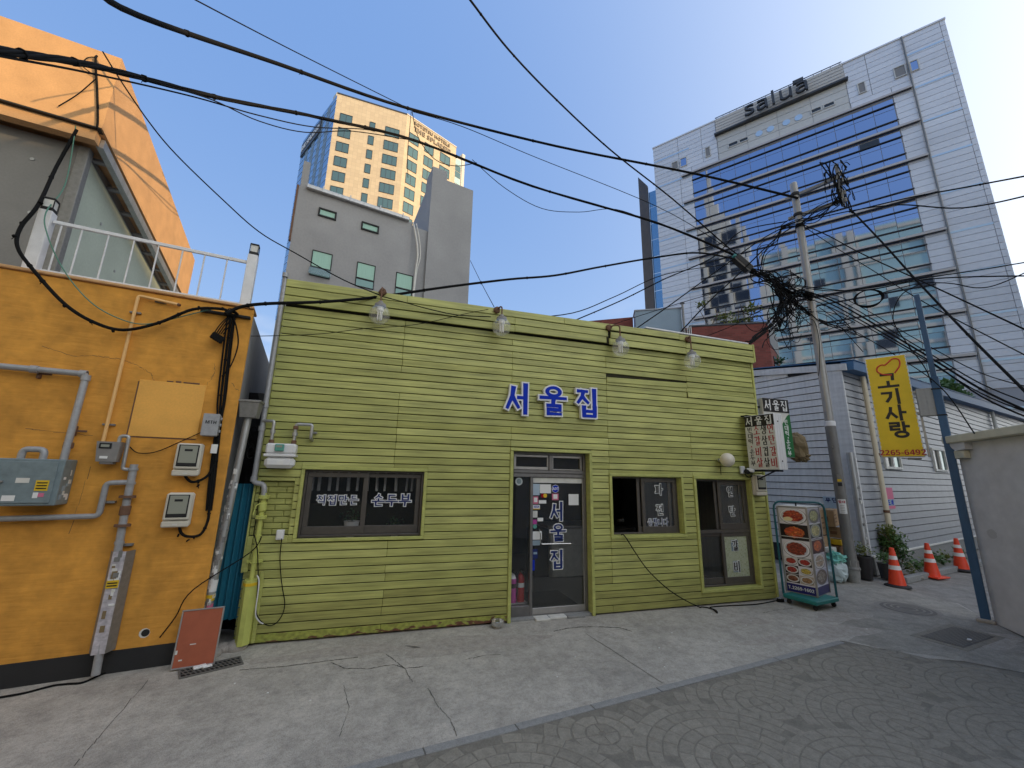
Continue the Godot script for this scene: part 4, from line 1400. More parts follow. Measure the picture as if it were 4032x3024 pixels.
	for k in 5:
		b = V(-.34 + k * .022, 3.5, .09)
		m = MB.new(); m.tube(curve([V(.1 - k * .012, .22, .0), V(.05, .12, .02), V(0, 0, 0)], 4), .006, 6); m.lathe([P2(.012, .03), P2(.02, .01), P2(.02, -.05), P2(.0, -.06)], 10, V(0, -.01 - .012 * k, .0), Basis(V(0, 0, 1), -.35))
		one("cable_joint", m, M.cable, ["black splice cap furthest left in the cluster under the cable knot", "second black splice cap from the left under the cable knot", "middle black splice cap under the cable knot", "fourth black splice cap from the left under the cable knot", "black splice cap nearest the vertical bundle under the cable knot"][k], "cable end", "splice caps hanging from the cable knot", ow(b), 9.5)
	# brown board
	b = V(.02, 0, .2)
	t = thing("notice_board", "brown felt board with aluminium rim leaning against the orange corner", "board", ow(b), 9.5)
	var tilt := Basis(V(1, 0, 0), -.2)
	m = MB.new(); m.xf = Transform3D(tilt, V(0, .01, -.01)); m.box(V(-.17, .01, -.012), V(.17, .51, .004)); part("panel", m, M.brown_board, t)
	m = MB.new(); m.xf = Transform3D(tilt, V(0, .01, -.01))
	m.bbox(V(-.182, 0, -.016), V(.182, .014, .01), .003); m.bbox(V(-.182, .508, -.016), V(.182, .522, .01), .003); m.bbox(V(-.182, .015, -.016), V(-.168, .507, .01), .003); m.bbox(V(.168, .015, -.016), V(.182, .507, .01), .003)
	part("rim", m, M.alu, t)
	for q in [[-.17, .13, .02, .035], [-.06, .2, .05, .008], [-.13, .07, .03, .012]]:
		m = MB.new(); m.xf = Transform3D(tilt, V(0, .01, -.01)); m.box(V(q[0], q[1], .005), V(q[0] + q[2], q[1] + q[3], .0062)); part("scuff", m, M.off_white, t)

func electric(label: String, at: Vector3, deg: float, s := 1.0) -> void:
	var t := thing("electricity_meter", label, "meter", at, deg, "beige electricity meters on the houses")
	var m := MB.new(); m.bbox(V(-.118, .0, 0), V(.118, .35, .07), .02); part("back_box", m, M.meter_beige, t)
	m = MB.new(); m.bbox(V(-.112, .07, .07), V(.112, .345, .115), .025); m.bbox(V(-.118, .0, .07), V(.118, .062, .105), .015); part("cover", m, M.meter_beige, t)
	m = MB.new(); m.bbox(V(-.09, .1, .112), V(.09, .332, .118), .012); part("window_frame", m, M.black, t)
	m = MB.new(); m.bbox(V(-.078, .115, .112), V(.078, .322, .1215), .01); part("window", m, M.meter_face, t)
	m = MB.new(); m.bbox(V(-.081, .103, .112), V(.081, .14, .1225), .004); part("window_base", m, M.black, t)
	m = MB.new(); m.box(V(-.035, .262, .1215), V(.035, .285, .1232)); part("display", m, M.black, t)
	m = MB.new(); m.box(V(-.02, .02, .105), V(.02, .035, .107)); part("badge", m, M.off_white, t)

# ---------- gap between the two houses ----------
func gap() -> void:
	var m := MB.new()
	for k in 34:
		var x0 := -1.86 + k * .0118
		var z0 := sin(k * 1.05) * .02
		var z1 := sin((k + 1) * 1.05) * .02
		hexa(m, [V(x0, .26, z0), V(x0 + .0118, .26, z1), V(x0 + .0118, .26, z1 - .004), V(x0, .26, z0 - .004), V(x0, 1.78, z0), V(x0 + .0118, 1.78, z1), V(x0 + .0118, 1.78, z1 - .004), V(x0, 1.78, z0 - .004)])
	for v in 1:
		one("corrugated_panel", m, M.blue_sheet, "blue corrugated sheet closing the gap between orange and green houses", "panel", "", V(0, 0, -.1))
	m = MB.new()
	var grid := []
	for j in 12:
		var row := []
		for i in 7:
			row.append(V(-1.95 + i * .09, .02 + j * .27, -.55 + rng.randf_range(-.05, .05) + sin(i * 1.7 + j) * .03))
		grid.append(row)
	for j in 11:
		for i in 6:
			m.face([grid[j][i], grid[j][i + 1], grid[j + 1][i + 1], grid[j + 1][i]], V(-1.7, 1, -3))
	one("tarpaulin", m, M.tarp_black, "black plastic sheeting hanging in the gap above the blue sheet", "tarpaulin")
	m = MB.new()
	for k in 7:
		var pts := []
		for q in 8:
			var u := TAU * q / 8.0
			pts.append(V(-1.62 + cos(u) * .04 + k * .006, 2.15 + sin(u) * .07 + k * .05 * (k % 2), -.02 + .01 * k))
		m.tube(curve(pts, 2), .006, 5)
	one("wire_coil", m, M.cable, "coils of loose black wire hanging in the gap under the grey hopper", "cable")
	# hopper head on a leaning grey downpipe pasted with labels
	var t := thing("downpipe", "leaning grey pipe with square hopper head and peeling labels in the gap", "pipe", V(-1.7, 0, .2))
	m = MB.new(); m.tube([V(-.03, .0, .0), V(.065, 2.58, -.04)], .042, 12); part("pipe", m, M.galv, t)
	m = MB.new(); hexa(m, [V(.0, 2.56, -.1), V(.17, 2.56, -.1), V(.17, 2.56, .05), V(.0, 2.56, .05), V(-.02, 2.74, -.12), V(.19, 2.74, -.12), V(.19, 2.74, .07), V(-.02, 2.74, .07)]); m.bbox(V(-.035, 2.741, -.13), V(.205, 2.77, .08), .005); part("hopper", m, M.galv_dark, t)
	for k in 60:
		var y := rng.randf_range(.45, 1.95)
		var a := rng.randf_range(-1.3, 1.3)
		m = MB.new()
		m.xf = Transform3D(Basis(Vector3.UP, a), V(-.03 + .0368 * y, y, -.0155 * y))
		m.bbox(V(-rng.randf_range(.008, .022), 0, .0405), V(rng.randf_range(.008, .022), rng.randf_range(.015, .07), .0434 + .0003 * (k % 5)), .001)
		part("label", m, [M.paper, M.off_white, M.galv_dark, M.kerb, M.meter_grey][k % 5], t)
	for q in [[.47, .05, M.pink], [.55, .06, M.sticker_yellow], [.64, .12, M.paper]]:
		m = MB.new(); m.tube([V(-.03 + .0368 * q[0], q[0], -.0155 * q[0]), V(-.03 + .0368 * (q[0] + q[1]), q[0] + q[1], -.0155 * (q[0] + q[1]))], .0448, 12); part("label", m, q[2], t)
	# grey drain pipe at the green corner, joined to the green gas riser
	t = thing("drain_pipe", "tall grey plastic pipe up the left corner of the green house", "pipe", V(-1.5, 1.9, .06))
	m = MB.new(); m.tube(bent([V(.0, 2.66, -.02), V(.005, .02, 0), V(.0, -.1, .0), V(.13, -.12, .02), V(.14, -.26, .02)], .05), .03, 10); part("pipe", m, M.grey_pipe, t)
	for y in [2.62, .84, .55, -.06]:
		m = MB.new(); m.lathe([P2(.03, .03), P2(.038, .028), P2(.038, -.028), P2(.03, -.03)], 12, V(.002, y, 0)); part("coupling", m, M.grey_pipe, t)
	t = thing("gas_riser", "lime painted gas pipe with valve and flanges beside the brick niche", "pipe", V(-1.357, .7, .08))
	m = MB.new(); m.tube([V(0, .98, 0), V(0, .0, .01)], .026, 12); part("pipe", m, M.green_pipe, t)
	for q in [[.945, .062], [.925, .062], [.715, .062], [.695, .062], [.3, .034], [.5, .034]]:
		m = MB.new(); m.lathe([P2(.02, .009), P2(q[1], .009), P2(q[1], -.009), P2(.02, -.009)], 14, V(0, q[0], 0)); part("flange", m, M.green_pipe, t)
	m = MB.new(); m.lathe([P2(.026, .06), P2(.045, .04), P2(.045, -.04), P2(.026, -.06)], 12, V(0, .82, 0)); m.tube(bent([V(-.02, .86, .03), V(-.06, .84, .05), V(-.075, .73, .05)], .02), .008, 6); part("valve", m, M.green_pipe, t)
	m = MB.new(); m.bbox(V(-.09, .185, -.05), V(.075, .225, -.03), .004); m.tube([V(-.06, .2, -.03), V(-.02, .2, .04), V(.02, .2, .04), V(.06, .2, -.03)], .006, 5); part("clamp", m, M.green_pipe, t)
	t = thing("pipe_cover", "lime painted angular pipe cover at the bottom left corner of the green house", "pipe guard", V(-1.36, .02, .08))
	m = MB.new()
	prism(m, [P2(-.065, -.06), P2(.065, -.06), P2(.07, .02), P2(.02, .075), P2(-.03, .075), P2(-.07, .02)], .03, .7)
	part("cover", m, M.green_pipe, t)
	m = MB.new(); prism(m, [P2(-.07, -.06), P2(.07, -.06), P2(.073, .022), P2(.021, .0785), P2(-.031, .0785), P2(-.073, .022)], .64, .672); part("tape", m, M.sticker_yellow, t)
	m = MB.new(); m.tube([V(-.01, -.02, 0), V(-.01, .04, 0)], .04, 10); part("pipe_foot", m, M.rust, t)
	m = MB.new(); m.bbox(V(-1.478, .785, .0015), V(-1.425, 1.18, .03), .004)
	one("wood_strip", m, M.green_trim, "short lime painted board standing on edge beside the gas pipe", "board")
	t = thing("wall_socket", "white outdoor socket under the brick niche, with a black plug cord", "socket", V(-1.138, 1.135, .0))
	m = MB.new(); m.bbox(V(-.042, 0, .0), V(.042, .115, .05), .008); part("box", m, M.white_plastic, t)
	m = MB.new(); m.bbox(V(-.028, .02, .05), V(.028, .095, .058), .004); part("lid", m, M.paper, t)
	# white gas meter on the green wall
	t = thing("gas_meter", "white gas meter with green dial and bent grey pipes on the green wall", "meter", V(-1.23, 1.975, .05))
	m = MB.new(); m.bbox(V(-.165, .17, .0), V(.165, .295, .14), .02); m.bbox(V(-.175, .135, -.01), V(.175, .168, .15), .008); m.bbox(V(-.165, .0, .0), V(.165, .134, .14), .04); part("casing", m, M.white_plastic, t)
	m = MB.new(); m.bbox(V(-.06, .2, .14), V(.04, .285, .165), .01); part("dial", m, M.teal_plastic, t)
	m = MB.new(); m.box(V(-.045, .245, .165), V(.02, .27, .167)); part("dial_face", m, M.meter_face, t)
	m = MB.new(); m.box(V(-.02, .05, .14), V(.05, .09, .142)); part("sticker", m, M.paper, t)
	m = MB.new(); m.tube(bent([V(-.13, .29, .06), V(-.13, .57, .06), V(-.27, .57, .02)], .03), .02, 8); part("pipe", m, M.galv, t)
	m = MB.new(); m.tube(bent([V(.12, .29, .06), V(.12, .545, .06), V(.305, .545, .06), V(.305, .38, .06), V(.305, .36, -.05)], .025), .02, 8); part("pipe", m, M.galv, t)
	for q in [[-.13, .32], [.12, .32], [-.13, .44], [.12, .42], [.12, .5]]:
		m = MB.new(); m.lathe([P2(.02, .022), P2(.03, .02), P2(.03, -.02), P2(.02, -.022)], 10, V(q[0], q[1], .06)); part("union_nut", m, M.rust if q[1] < .4 or q[1] > .45 else M.galv, t)
	m = MB.new(); m.bbox(V(.3, .44, -.045), V(.36, .465, .0), .003); part("bracket", m, M.galv_dark, t)
	# drain grate
	t = thing("drain_grate", "dark slotted iron drain grate before the brown board", "grate", V(-1.5, 0, .5), 23)
	m = MB.new(); m.box(V(-.25, -.005, -.1), V(.25, .003, .1)); part("pit", m, M.black, t)
	m = MB.new(); m.bbox(V(-.26, .0, -.11), V(.26, .014, -.095), .002); m.bbox(V(-.26, .0, .095), V(.26, .014, .11), .002); m.bbox(V(-.26, .0, -.094), V(-.245, .014, .094), .002); m.bbox(V(.245, .0, -.094), V(.26, .014, .094), .002); part("rim", m, M.iron, t)
	for k in 13:
		m = MB.new(); m.xf = Transform3D(Basis(Vector3.UP, .3), V(-.225 + k * .0375, .004, 0)); m.bbox(V(-.005, 0, -.098), V(.005, .009, .098), .002); part("bar", m, M.iron, t)
	for k in 2:
		m = MB.new(); m.bbox(V(-.244, .006, -.035 + k * .06), V(.244, .0115, -.027 + k * .06), .002); part("bar", m, M.iron, t)
	m = MB.new(); m.bbox(V(-.05, 0, -.03), V(.06, .022, .03), .012); m.bbox(V(.02, .0, .01), V(.1, .018, .05), .009)
	one("cloth_scrap", m, M.paper, "crumpled white scrap lying on the drain grate", "scrap", "", V(-1.6, .014, .52), 30)
	m = MB.new()
	for k in 5:
		pr_ball(m, rng.randf_range(.06, .11), V(-1.42 - k * .06, .02, .12 + rng.randf_range(-.08, .1)), .7)
	one("rubble", m, M.patch, "lump of broken concrete beneath the blue sheet", "rubble")
	# steel bowl by the door
	t = thing("steel_bowl", "shiny steel bowl on the ground left of the door", "bowl", V(1.58, .0, .12))
	m = MB.new(); m.lathe([P2(0, .0), P2(.045, .002), P2(.078, .035), P2(.086, .085), P2(.09, .087), P2(.082, .083), P2(.073, .037), P2(.04, .01), P2(0, .008)], 24, Vector3.ZERO, Basis.IDENTITY); part("bowl", m, M.steel, t)
	# fire extinguishers behind the sidelight
	extinguisher("magenta fire extinguisher with white shoulder behind the narrow pane beside the door", V(1.90, .176, -.28), M.magenta, M.white_plastic)
	extinguisher("red fire extinguisher behind the narrow pane beside the door", V(2.03, .176, -.3), M.red_gloss, M.red_gloss)
	# pot plants behind the left window
	potted("white ribbed pot with a leafy plant behind the left window pane", V(-.37, 1.1, -.38), .1, .2)
	potted("small white pot with a thin sprig behind the right window pane", V(.2, 1.1, -.3), .06, .1)
	m = MB.new(); m.bbox(V(-.95, 1.06, -.6), V(.52, 1.095, -.14), .004); one("window_shelf", m, M.room, "dark shelf inside the left window carrying the pots", "shelf")

func extinguisher(label: String, at: Vector3, body: Material, top: Material) -> void:
	var t := thing("fire_extinguisher", label, "fire extinguisher", at, 0, "fire extinguishers behind the door pane")
	var m := MB.new(); m.lathe([P2(0, 0), P2(.056, 0), P2(.056, .3), P2(.053, .315)], 18); part("cylinder", m, body, t)
	m = MB.new(); m.lathe([P2(.0531, .315), P2(.035, .355), P2(.016, .372), P2(.016, .395), P2(0, .395)], 18); part("shoulder", m, top, t)
	m = MB.new(); m.bbox(V(-.012, .39, -.012), V(.012, .42, .07), .004); m.bbox(V(-.01, .42, -.02), V(.01, .43, .09), .003); m.tube(curve([V(.01, .4, .0), V(.07, .38, .02), V(.068, .2, .03), V(.062, .1, .03)], 5), .008, 6); part("handle", m, M.black, t)
	m = MB.new(); m.tube([V(0, .19, 0), V(0, .25, 0)], .0568, 18); part("label", m, M.paper if body == M.red_gloss else M.black, t)

func potted(label: String, at: Vector3, r: float, h: float) -> void:
	var t := thing("potted_plant", label, "plant", at)
	var m := MB.new(); m.lathe([P2(0, 0), P2(r * .7, 0), P2(r, h), P2(r * 1.05, h), P2(r * .9, h - .01), P2(0, h - .02)], 18); part("pot", m, M.white_plastic, t)
	foliage(t, V(0, h + .06, 0), V(r * 1.9, .11, r * 1.6), 70, .05, M.leaf_dark)

# a cloud of single leaves as one stuff part
func foliage(parent: Node, c: Vector3, r: Vector3, n: int, size: float, mt: Material, called := "foliage") -> void:
	var leaf := MB.new()
	leaf.face([V(0, 0, 0), V(.32, .06, .45), V(0, .02, 1), V(-.32, .06, .45)], V(0, -1, 0))
	var mm := MultiMesh.new()
	mm.transform_format = MultiMesh.TRANSFORM_3D
	mm.mesh = leaf.mesh()
	mm.instance_count = n
	for i in n:
		var d := V(rng.randfn(), rng.randfn(), rng.randfn()).normalized() * pow(rng.randf(), .45)
		var k := .75 + .35 * sin(d.x * 7 + c.x) * sin(d.y * 6 + 1) + .2 * sin(d.z * 9)
		var b := Basis.from_euler(V(rng.randf_range(-1.2, .7), rng.randf() * TAU, rng.randf_range(-.6, .6))).scaled(Vector3.ONE * size * rng.randf_range(.6, 1.25))
		mm.set_instance_transform(i, Transform3D(b, c + d * r * k))
	var o := MultiMeshInstance3D.new()
	o.name = called
	o.multimesh = mm
	o.material_override = mt
	parent.add_child(o, true)
	o.set_meta("kind", "stuff")

# ---------- grey building with stair tower behind the green house ----------
func window_on(parent: Node, x0: float, y0: float, x1: float, y1: float, z: float, fw: float, fm: Material, gm: Material, bars := 0, called := "window", proud := .03) -> void:
	var m := frame_mesh(x0, y0, x1, y1, fw, z - .02, z + proud)
	for k in bars:
		var x := lerpf(x0, x1, (k + 1.0) / (bars + 1))
		m.box(V(x - fw * .4, y0 + fw, z - .02), V(x + fw * .4, y1 - fw, z + proud * .8))
	var w := part(called, m, fm, parent)
	m = MB.new(); m.box(V(x0 + fw, y0 + fw, z - .02), V(x1 - fw, y1 - fw, z + proud * .3)); part("pane", m, gm, w)

func back_buildings() -> void:
	var t := thing("grey_building", "plain grey rendered building with stair tower behind the green house", "building", V(.77, 0, -8.204), 13)
	var m := MB.new(); m.box(V(-4.3, 0, -6), V(-.56, 10.98, 0)); part("wall", m, M.plaster_grey, t)
	m = MB.new(); m.box(V(-.559, 0, -6), V(.06, 10.9, -.12)); part("setback_wall", m, M.plaster_grey, t)
	m = MB.new()
	hexa(m, [V(.061, 0, .0), V(1.8, 0, .0), V(1.8, 0, -4), V(.061, 0, -4), V(.061, 13.3, .0), V(1.8, 13.3, .0), V(1.8, 13.3, -.9), V(.061, 12.0, -4)])
	part("stair_tower", m, M.plaster_grey, t)
	m = MB.new(); hexa(m, [V(.062, 13.301, .0), V(.66, 13.301, 0), V(.66, 13.301, -.7), V(.062, 13.0, -.8), V(.062, 13.68, .0), V(.66, 13.7, .0), V(.66, 13.7, -.7), V(.062, 13.6, -.7)]); part("tower_parapet", m, M.plaster_grey, t)
	m = MB.new(); m.bbox(V(-4.27, 10.9, -1.5), V(-4.07, 11.97, -.02), .01); part("chimney_wall", m, M.plaster_grey, t)
	m = MB.new(); m.bbox(V(-4.08, 10.93, .0), V(-.7, 11.06, .14), .02); m.bbox(V(-4.08, 11.061, .02), V(-.7, 11.1, .1), .01); part("gutter", m, M.galv, t)
	for x in [-3.6, -2.75, -1.75, -.95]:
		m = MB.new(); m.bbox(V(x - .02, 10.92, .141), V(x + .02, 11.14, .16), .004); part("gutter_bracket", m, M.galv, t)
	m = MB.new(); m.bbox(V(-4.36, 9.0, -.1), V(-4.3, 11.0, .03), .008); part("edge_flashing", m, M.rust, t)
	for q in [[-3.65, 10.12, -3.1, 10.42], [-2.3, 10.09, -1.71, 10.39]]:
		window_on(t, q[0], q[1], q[2], q[3], .0, .05, M.black, M.blind, 0, "window", .05)
	for q in [[-3.66, 8.0], [-2.29, 7.99], [-.98, 7.98]]:
		window_on(t, q[0], q[1] + .3, q[0] + .6, q[1] + .88, .0, .025, M.black, M.blind, 0)
		window_on(t, q[0], q[1], q[0] + .6, q[1] + .298, .0, .025, M.black, M.hotel_glass, 0)
	m = MB.new(); hexa(m, [V(-3.7, 7.98, .2), V(-3.05, 7.98, .2), V(-3.05, 8.0, .18), V(-3.7, 8.0, .18), V(-3.68, 8.28, .04), V(-3.07, 8.28, .04), V(-3.07, 8.28, .02), V(-3.68, 8.28, .02)]); part("tilted_sash", m, M.tint_glass, t)
	for k in 2:
		m = MB.new(); m.tube(curve([V(-.55 + k * .12, 10.95, .05), V(-.42 + k * .12, 10.4, .1), V(-.3 + k * .1, 9.7, .1), V(-.33 + k * .04, 8.9, .08), V(-.36 + k * .02, 7.0, .08)], 6), .03 - .012 * k, 7); part("hose", m, M.off_white, t)
	# far beige tower seen through the gap
	t = thing("apartment_tower", "distant beige apartment tower in the slot between orange and green houses", "building", V(-21.3, 0, -50.4), 20)
	m = MB.new(); m.box(V(-.6, 0, -6), V(3.0, 21.5, 0)); part("wall", m, M.cream_stone, t)
	for k in 5:
		window_on(t, .3, 8 + k * 2.6, 1.1, 9.5 + k * 2.6, .0, .1, M.off_white, M.hotel_glass, 0)
	# unseen blocks, added and sized to keep the sun off this corner
	t = thing("low_shade_block", "plain low block added out of view at right to shade the street from the sun", "building", Vector3.ZERO, -36.87)
	m = MB.new(); m.box(V(33, 0, -2.4), V(43, 15.7, 9)); part("wall", m, M.facade_dull, t)
	t = thing("tall_shade_block", "tall plain block added out of view at right to shade the street from the sun", "building", Vector3.ZERO, -36.87)
	m = MB.new(); m.box(V(34, 0, -24), V(46, 26.3, -2.41)); part("wall", m, M.facade_dull, t)
	t = thing("bounce_block", "broad cream block added out of view at left to bounce low sun into the street", "building", Vector3.ZERO)  # unseen block added as a sunlit reflector for the street fronts
	m = MB.new(); m.box(V(-40, 0, 7), V(-24, 24, 50)); part("wall", m, M.cream_stone, t)
	for k in 6:
		m = MB.new(); m.box(V(-23.999, 3 + k * 3.4, 8), V(-23.8, 3.5 + k * 3.4, 49)); part("storey_band", m, M.cream_stone, t)
	# low houses across the street, mirrored in the windows
	t = thing("opposite_house", "low grey-brown house across the street, mirrored in the dark windows", "house", V(0, 0, 10.6))
	m = MB.new(); m.box(V(-14, 0, 0), V(6, 4.0, 6)); part("wall", m, M.facade_dull, t)
	for k in 5:
		window_on(t, -12 + k * 3.6, 1.0, -10.2 + k * 3.6, 2.4, -.02, .08, M.bronze, M.dark_window, 1)
	m = MB.new(); m.bbox(V(-14.2, 4.0, -.5), V(6.2, 4.25, 6), .02); part("roof", m, M.dark_metal, t)
	# towers behind the camera, seen only as reflections in the silver tower
	t = thing("glass_block", "pale green curtain-walled block mirrored in the right half of the silver tower", "building", V(-24.7, 0, 22.9), 124.8)
	m = MB.new(); m.box(V(-34, 0, -15), V(4, 57, 0)); part("wall", m, M.green_glass, t)
	for k in 17:
		m = MB.new(); m.box(V(-34.1, 3 + k * 3.3, .001), V(4.1, 3.7 + k * 3.3, .25)); part("storey_band", m, M.cream_stone, t)
	for x in [-34.1, -27, -14, -12, -2, 3]:
		m = MB.new(); m.box(V(x, 0, .26), V(x + 1.3, 57.5 if x > -20 else 54.0, .8)); part("pier", m, M.cream_stone, t)
	for q in [[-20, 38], [-8, 45], [-18, 30], [-6, 33], [-25, 41], [-30, 30]]:
		m = MB.new(); m.box(V(q[0], q[1], .251), V(q[0] + 3, q[1] + 2.6, .3)); part("window", m, M.dark_window, t)
	t = thing("spired_tower", "cream tower with dark windows and a spire mirrored in the left of the silver tower", "building", V(-24.7, 0, 22.9), 124.8)
	m = MB.new(); m.box(V(7, 0, -14), V(21, 66, 1)); m.box(V(9, 66, -10), V(19, 71, -1)); m.box(V(13.2, 71, -6), V(15.4, 82, -4)); m.box(V(13.7, 82, -5.5), V(14.9, 92, -4.5)); part("wall", m, M.cream_stone, t)
	for k in 18:
		for i in 3:
			m = MB.new(); m.box(V(7.8 + i * 4.5, 4 + k * 3.4, 1.001), V(10.9 + i * 4.5, 6.5 + k * 3.4, 1.1)); part("window", m, M.dark_window, t)
	for i in 4:
		m = MB.new(); m.box(V(6.6 + i * 4.5, 0, 1.01), V(7.5 + i * 4.5, 68, 2.2)); part("pier", m, M.cream_stone, t)

# ---------- silver office tower at right ----------
func silver_tower() -> void:
	var t := thing("office_tower", "silver panelled office tower with blue mirrored glass bands and a dark roof sign", "building", V(39.535, 0, -8.402), -53.2)
	var m := MB.new(); m.box(V(-22.9, 0, -14), V(.1, 38.0, -.06)); part("core", m, M.panel_joint, t)
	# cladding panels with open joints
	var rowsN := 56
	for k in rowsN:
		var y0 := 8.2 + k * .5335
		var y1 := y0 + .5335 - .035
		var strips := [[-3.62, -2.45], [-2.38, -.22], [-.19, .1], [-22.9, -20.32], [-20.28, -19.16]]
		if y0 > 33.3:
			strips = [[-4.76, -2.45], [-2.38, -.22], [-.19, .1], [-22.9, -20.3], [-20.26, -17.98], [-17.94, -16.58], [-6.24, -4.8]]
		elif y0 > 32.75:
			strips += [[-19.12, -16.6], [-6.2, -3.66]]
		for s in strips:
			if k > 20 or s[1] - s[0] < 3 and k % 1 == 0:
				m = MB.new(); m.box(V(s[0], y0, -.05), V(s[1], y1, 0))
				part("panel", m, M["panel%d" % (rng.randi() % 3)], t)
	for k in 10:   # pale blue glazed stripes across the right wing
		var y := 36.15 - k * 3.255
		for s in [[-2.38, -.2], [-22.9, -19.2]]:
			m = MB.new(); m.box(V(s[0], y - .07, .001), V(s[1], y + .08, .02)); part("glazed_stripe", m, M.stripe_blue, t)
	for k in 5:
		for i in 4:
			var x0 := -16.5 + i * 2.56
			if k == 0: continue
			m = MB.new(); m.box(V(x0, 33.3 + (k - 1) * .72, -.05), V(x0 + 2.53, 33.3 + k * .72 - .04, .01)); part("panel", m, M.panel_warm, t)
	# louvred sign band
	m = MB.new(); m.box(V(-16.54, 36.25, -.05), V(-6.27, 38.05, .02)); part("louvre_back", m, M.panel_joint, t)
	for k in 5:
		m = MB.new(); m.xf = Transform3D(Basis(V(1, 0, 0), .35), V(-11.4, 36.6 + k * .33, .12)); m.box(V(-5.12, -.11, -.03), V(5.12, .11, .03)); part("louvre", m, M.louvre, t)
	m = MB.new(); m.box(V(-16.7, 36.12, .0), V(-6.1, 36.3, .4)); part("ledge", m, M.dark_metal, t)
	latin("salua", t, V(-11.35, 37.05, .75), Basis.IDENTITY, 1.95, M.dark_metal, .25, false, "sign_letters", 1.15)
	m = MB.new(); m.box(V(-9.9, 37.5, .62), V(-9.1, 37.85, .85)); part("sign_mark", m, M.dark_metal, t)
	m = MB.new()
	m.box(V(-16.5, 38.2, .1), V(-6.3, 38.26, .16))
	for k in 17:
		m.box(V(-16.4 + k * .62, 38.0, .1), V(-16.36 + k * .62, 38.2, .14))
	part("roof_rail", m, M.dark_metal, t)
	m = MB.new(); m.box(V(-22.95, 38.0, -14), V(.15, 38.14, .08)); part("coping", m, M.panel1, t)
	# small windows
	for q in [[-3.3, 34.4, -2.56, 35.45, M.meter_grey], [-2.34, 34.42, -1.81, 35.42, M.tower_glass], [-5.6, 34.33, -5.08, 35.4, M.meter_grey], [-21.06, 34.22, -20.37, 35.2, M.meter_grey], [-20.18, 34.2, -19.5, 35.25, M.tower_glass], [-17.72, 34.18, -17.22, 35.3, M.meter_grey], [-8.92, 34.27, -8.13, 34.72, M.dark_window], [-8.02, 34.28, -7.2, 34.71, M.dark_window], [-15.62, 34.24, -14.72, 34.7, M.dark_window], [-14.66, 34.24, -13.85, 34.66, M.dark_window]]:
		window_on(t, q[0], q[1], q[2], q[3], .02, .07, M.panel_warm, q[4], 0, "window", .07)
	for x in [-12.95, -12.02, -10.76, -9.83]:
		disc(t, x, 34.47, .012, .3, M.stripe_blue, 20, "porthole", .05)
	# mirrored glass: every light a pane that is a touch out of true
	var cols := 12
	for k in 8:
		var top := 32.75 - k * 3.2
		for r in [[.0, 1.0], [1.02, 2.2], [2.22, 3.1]]:
			for i in cols:
				var x0 := -19.12 + i * 15.46 / cols
				var x1 := x0 + 15.46 / cols - .035
				var cx := (x0 + x1) / 2
				var cy: float = top - (r[0] + r[1]) / 2
				m = MB.new()
				m.xf = Transform3D(Basis.from_euler(V(rng.randf_range(-.006, .006), rng.randf_range(-.007, .007), 0)), V(cx, cy, -.03))
				m.box(V(x0 - cx, -(r[1] - r[0]) / 2 + .01, -.012), V(x1 - cx, (r[1] - r[0]) / 2 - .01, .012))
				part("pane", m, M.tower_glass, t)
	m = MB.new(); m.box(V(-6.2, 29.0, -.0), V(-5.0, 29.5, .06)); part("open_vent", m, M.dark_window, t)
	for k in 9:
		var y := 33.0 - k * 3.2
		m = MB.new(); m.box(V(-20.15, y - .06, .1), V(-2.5, y + .12, .26)); part("sunshade", m, M.sunshade, t)
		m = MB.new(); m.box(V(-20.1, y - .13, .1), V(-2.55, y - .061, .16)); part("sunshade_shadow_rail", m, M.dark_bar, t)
		for dy in [.82, 2.4]:
			m = MB.new(); m.box(V(-19.2, y - dy - .035, .02), V(-3.6, y - dy + .035, .09)); part("dark_rail", m, M.dark_bar, t)
	m = MB.new(); m.tube([V(-2.42, 38.05, .12), V(-2.42, .0, .12)], .065, 8); part("rain_pipe", m, M.galv_dark, t)
	m = MB.new(); hexa(m, [V(-25.1, 0, -1.2), V(-23.85, 0, -.3), V(-23.85, 0, -.6), V(-25.1, 0, -1.7), V(-25.1, 36.2, -1.2), V(-23.85, 33.9, -.3), V(-23.85, 33.9, -.6), V(-25.1, 36.2, -1.7)]); part("dark_fin", m, M.dark_metal, t)
	for k in 16:
		m = MB.new(); m.box(V(-23.84, 33.2 - k * 2.0, -.7), V(-22.91, 33.2 - k * 2.0 - 1.94, -.65)); part("side_pane", m, M.hotel_blue, t)

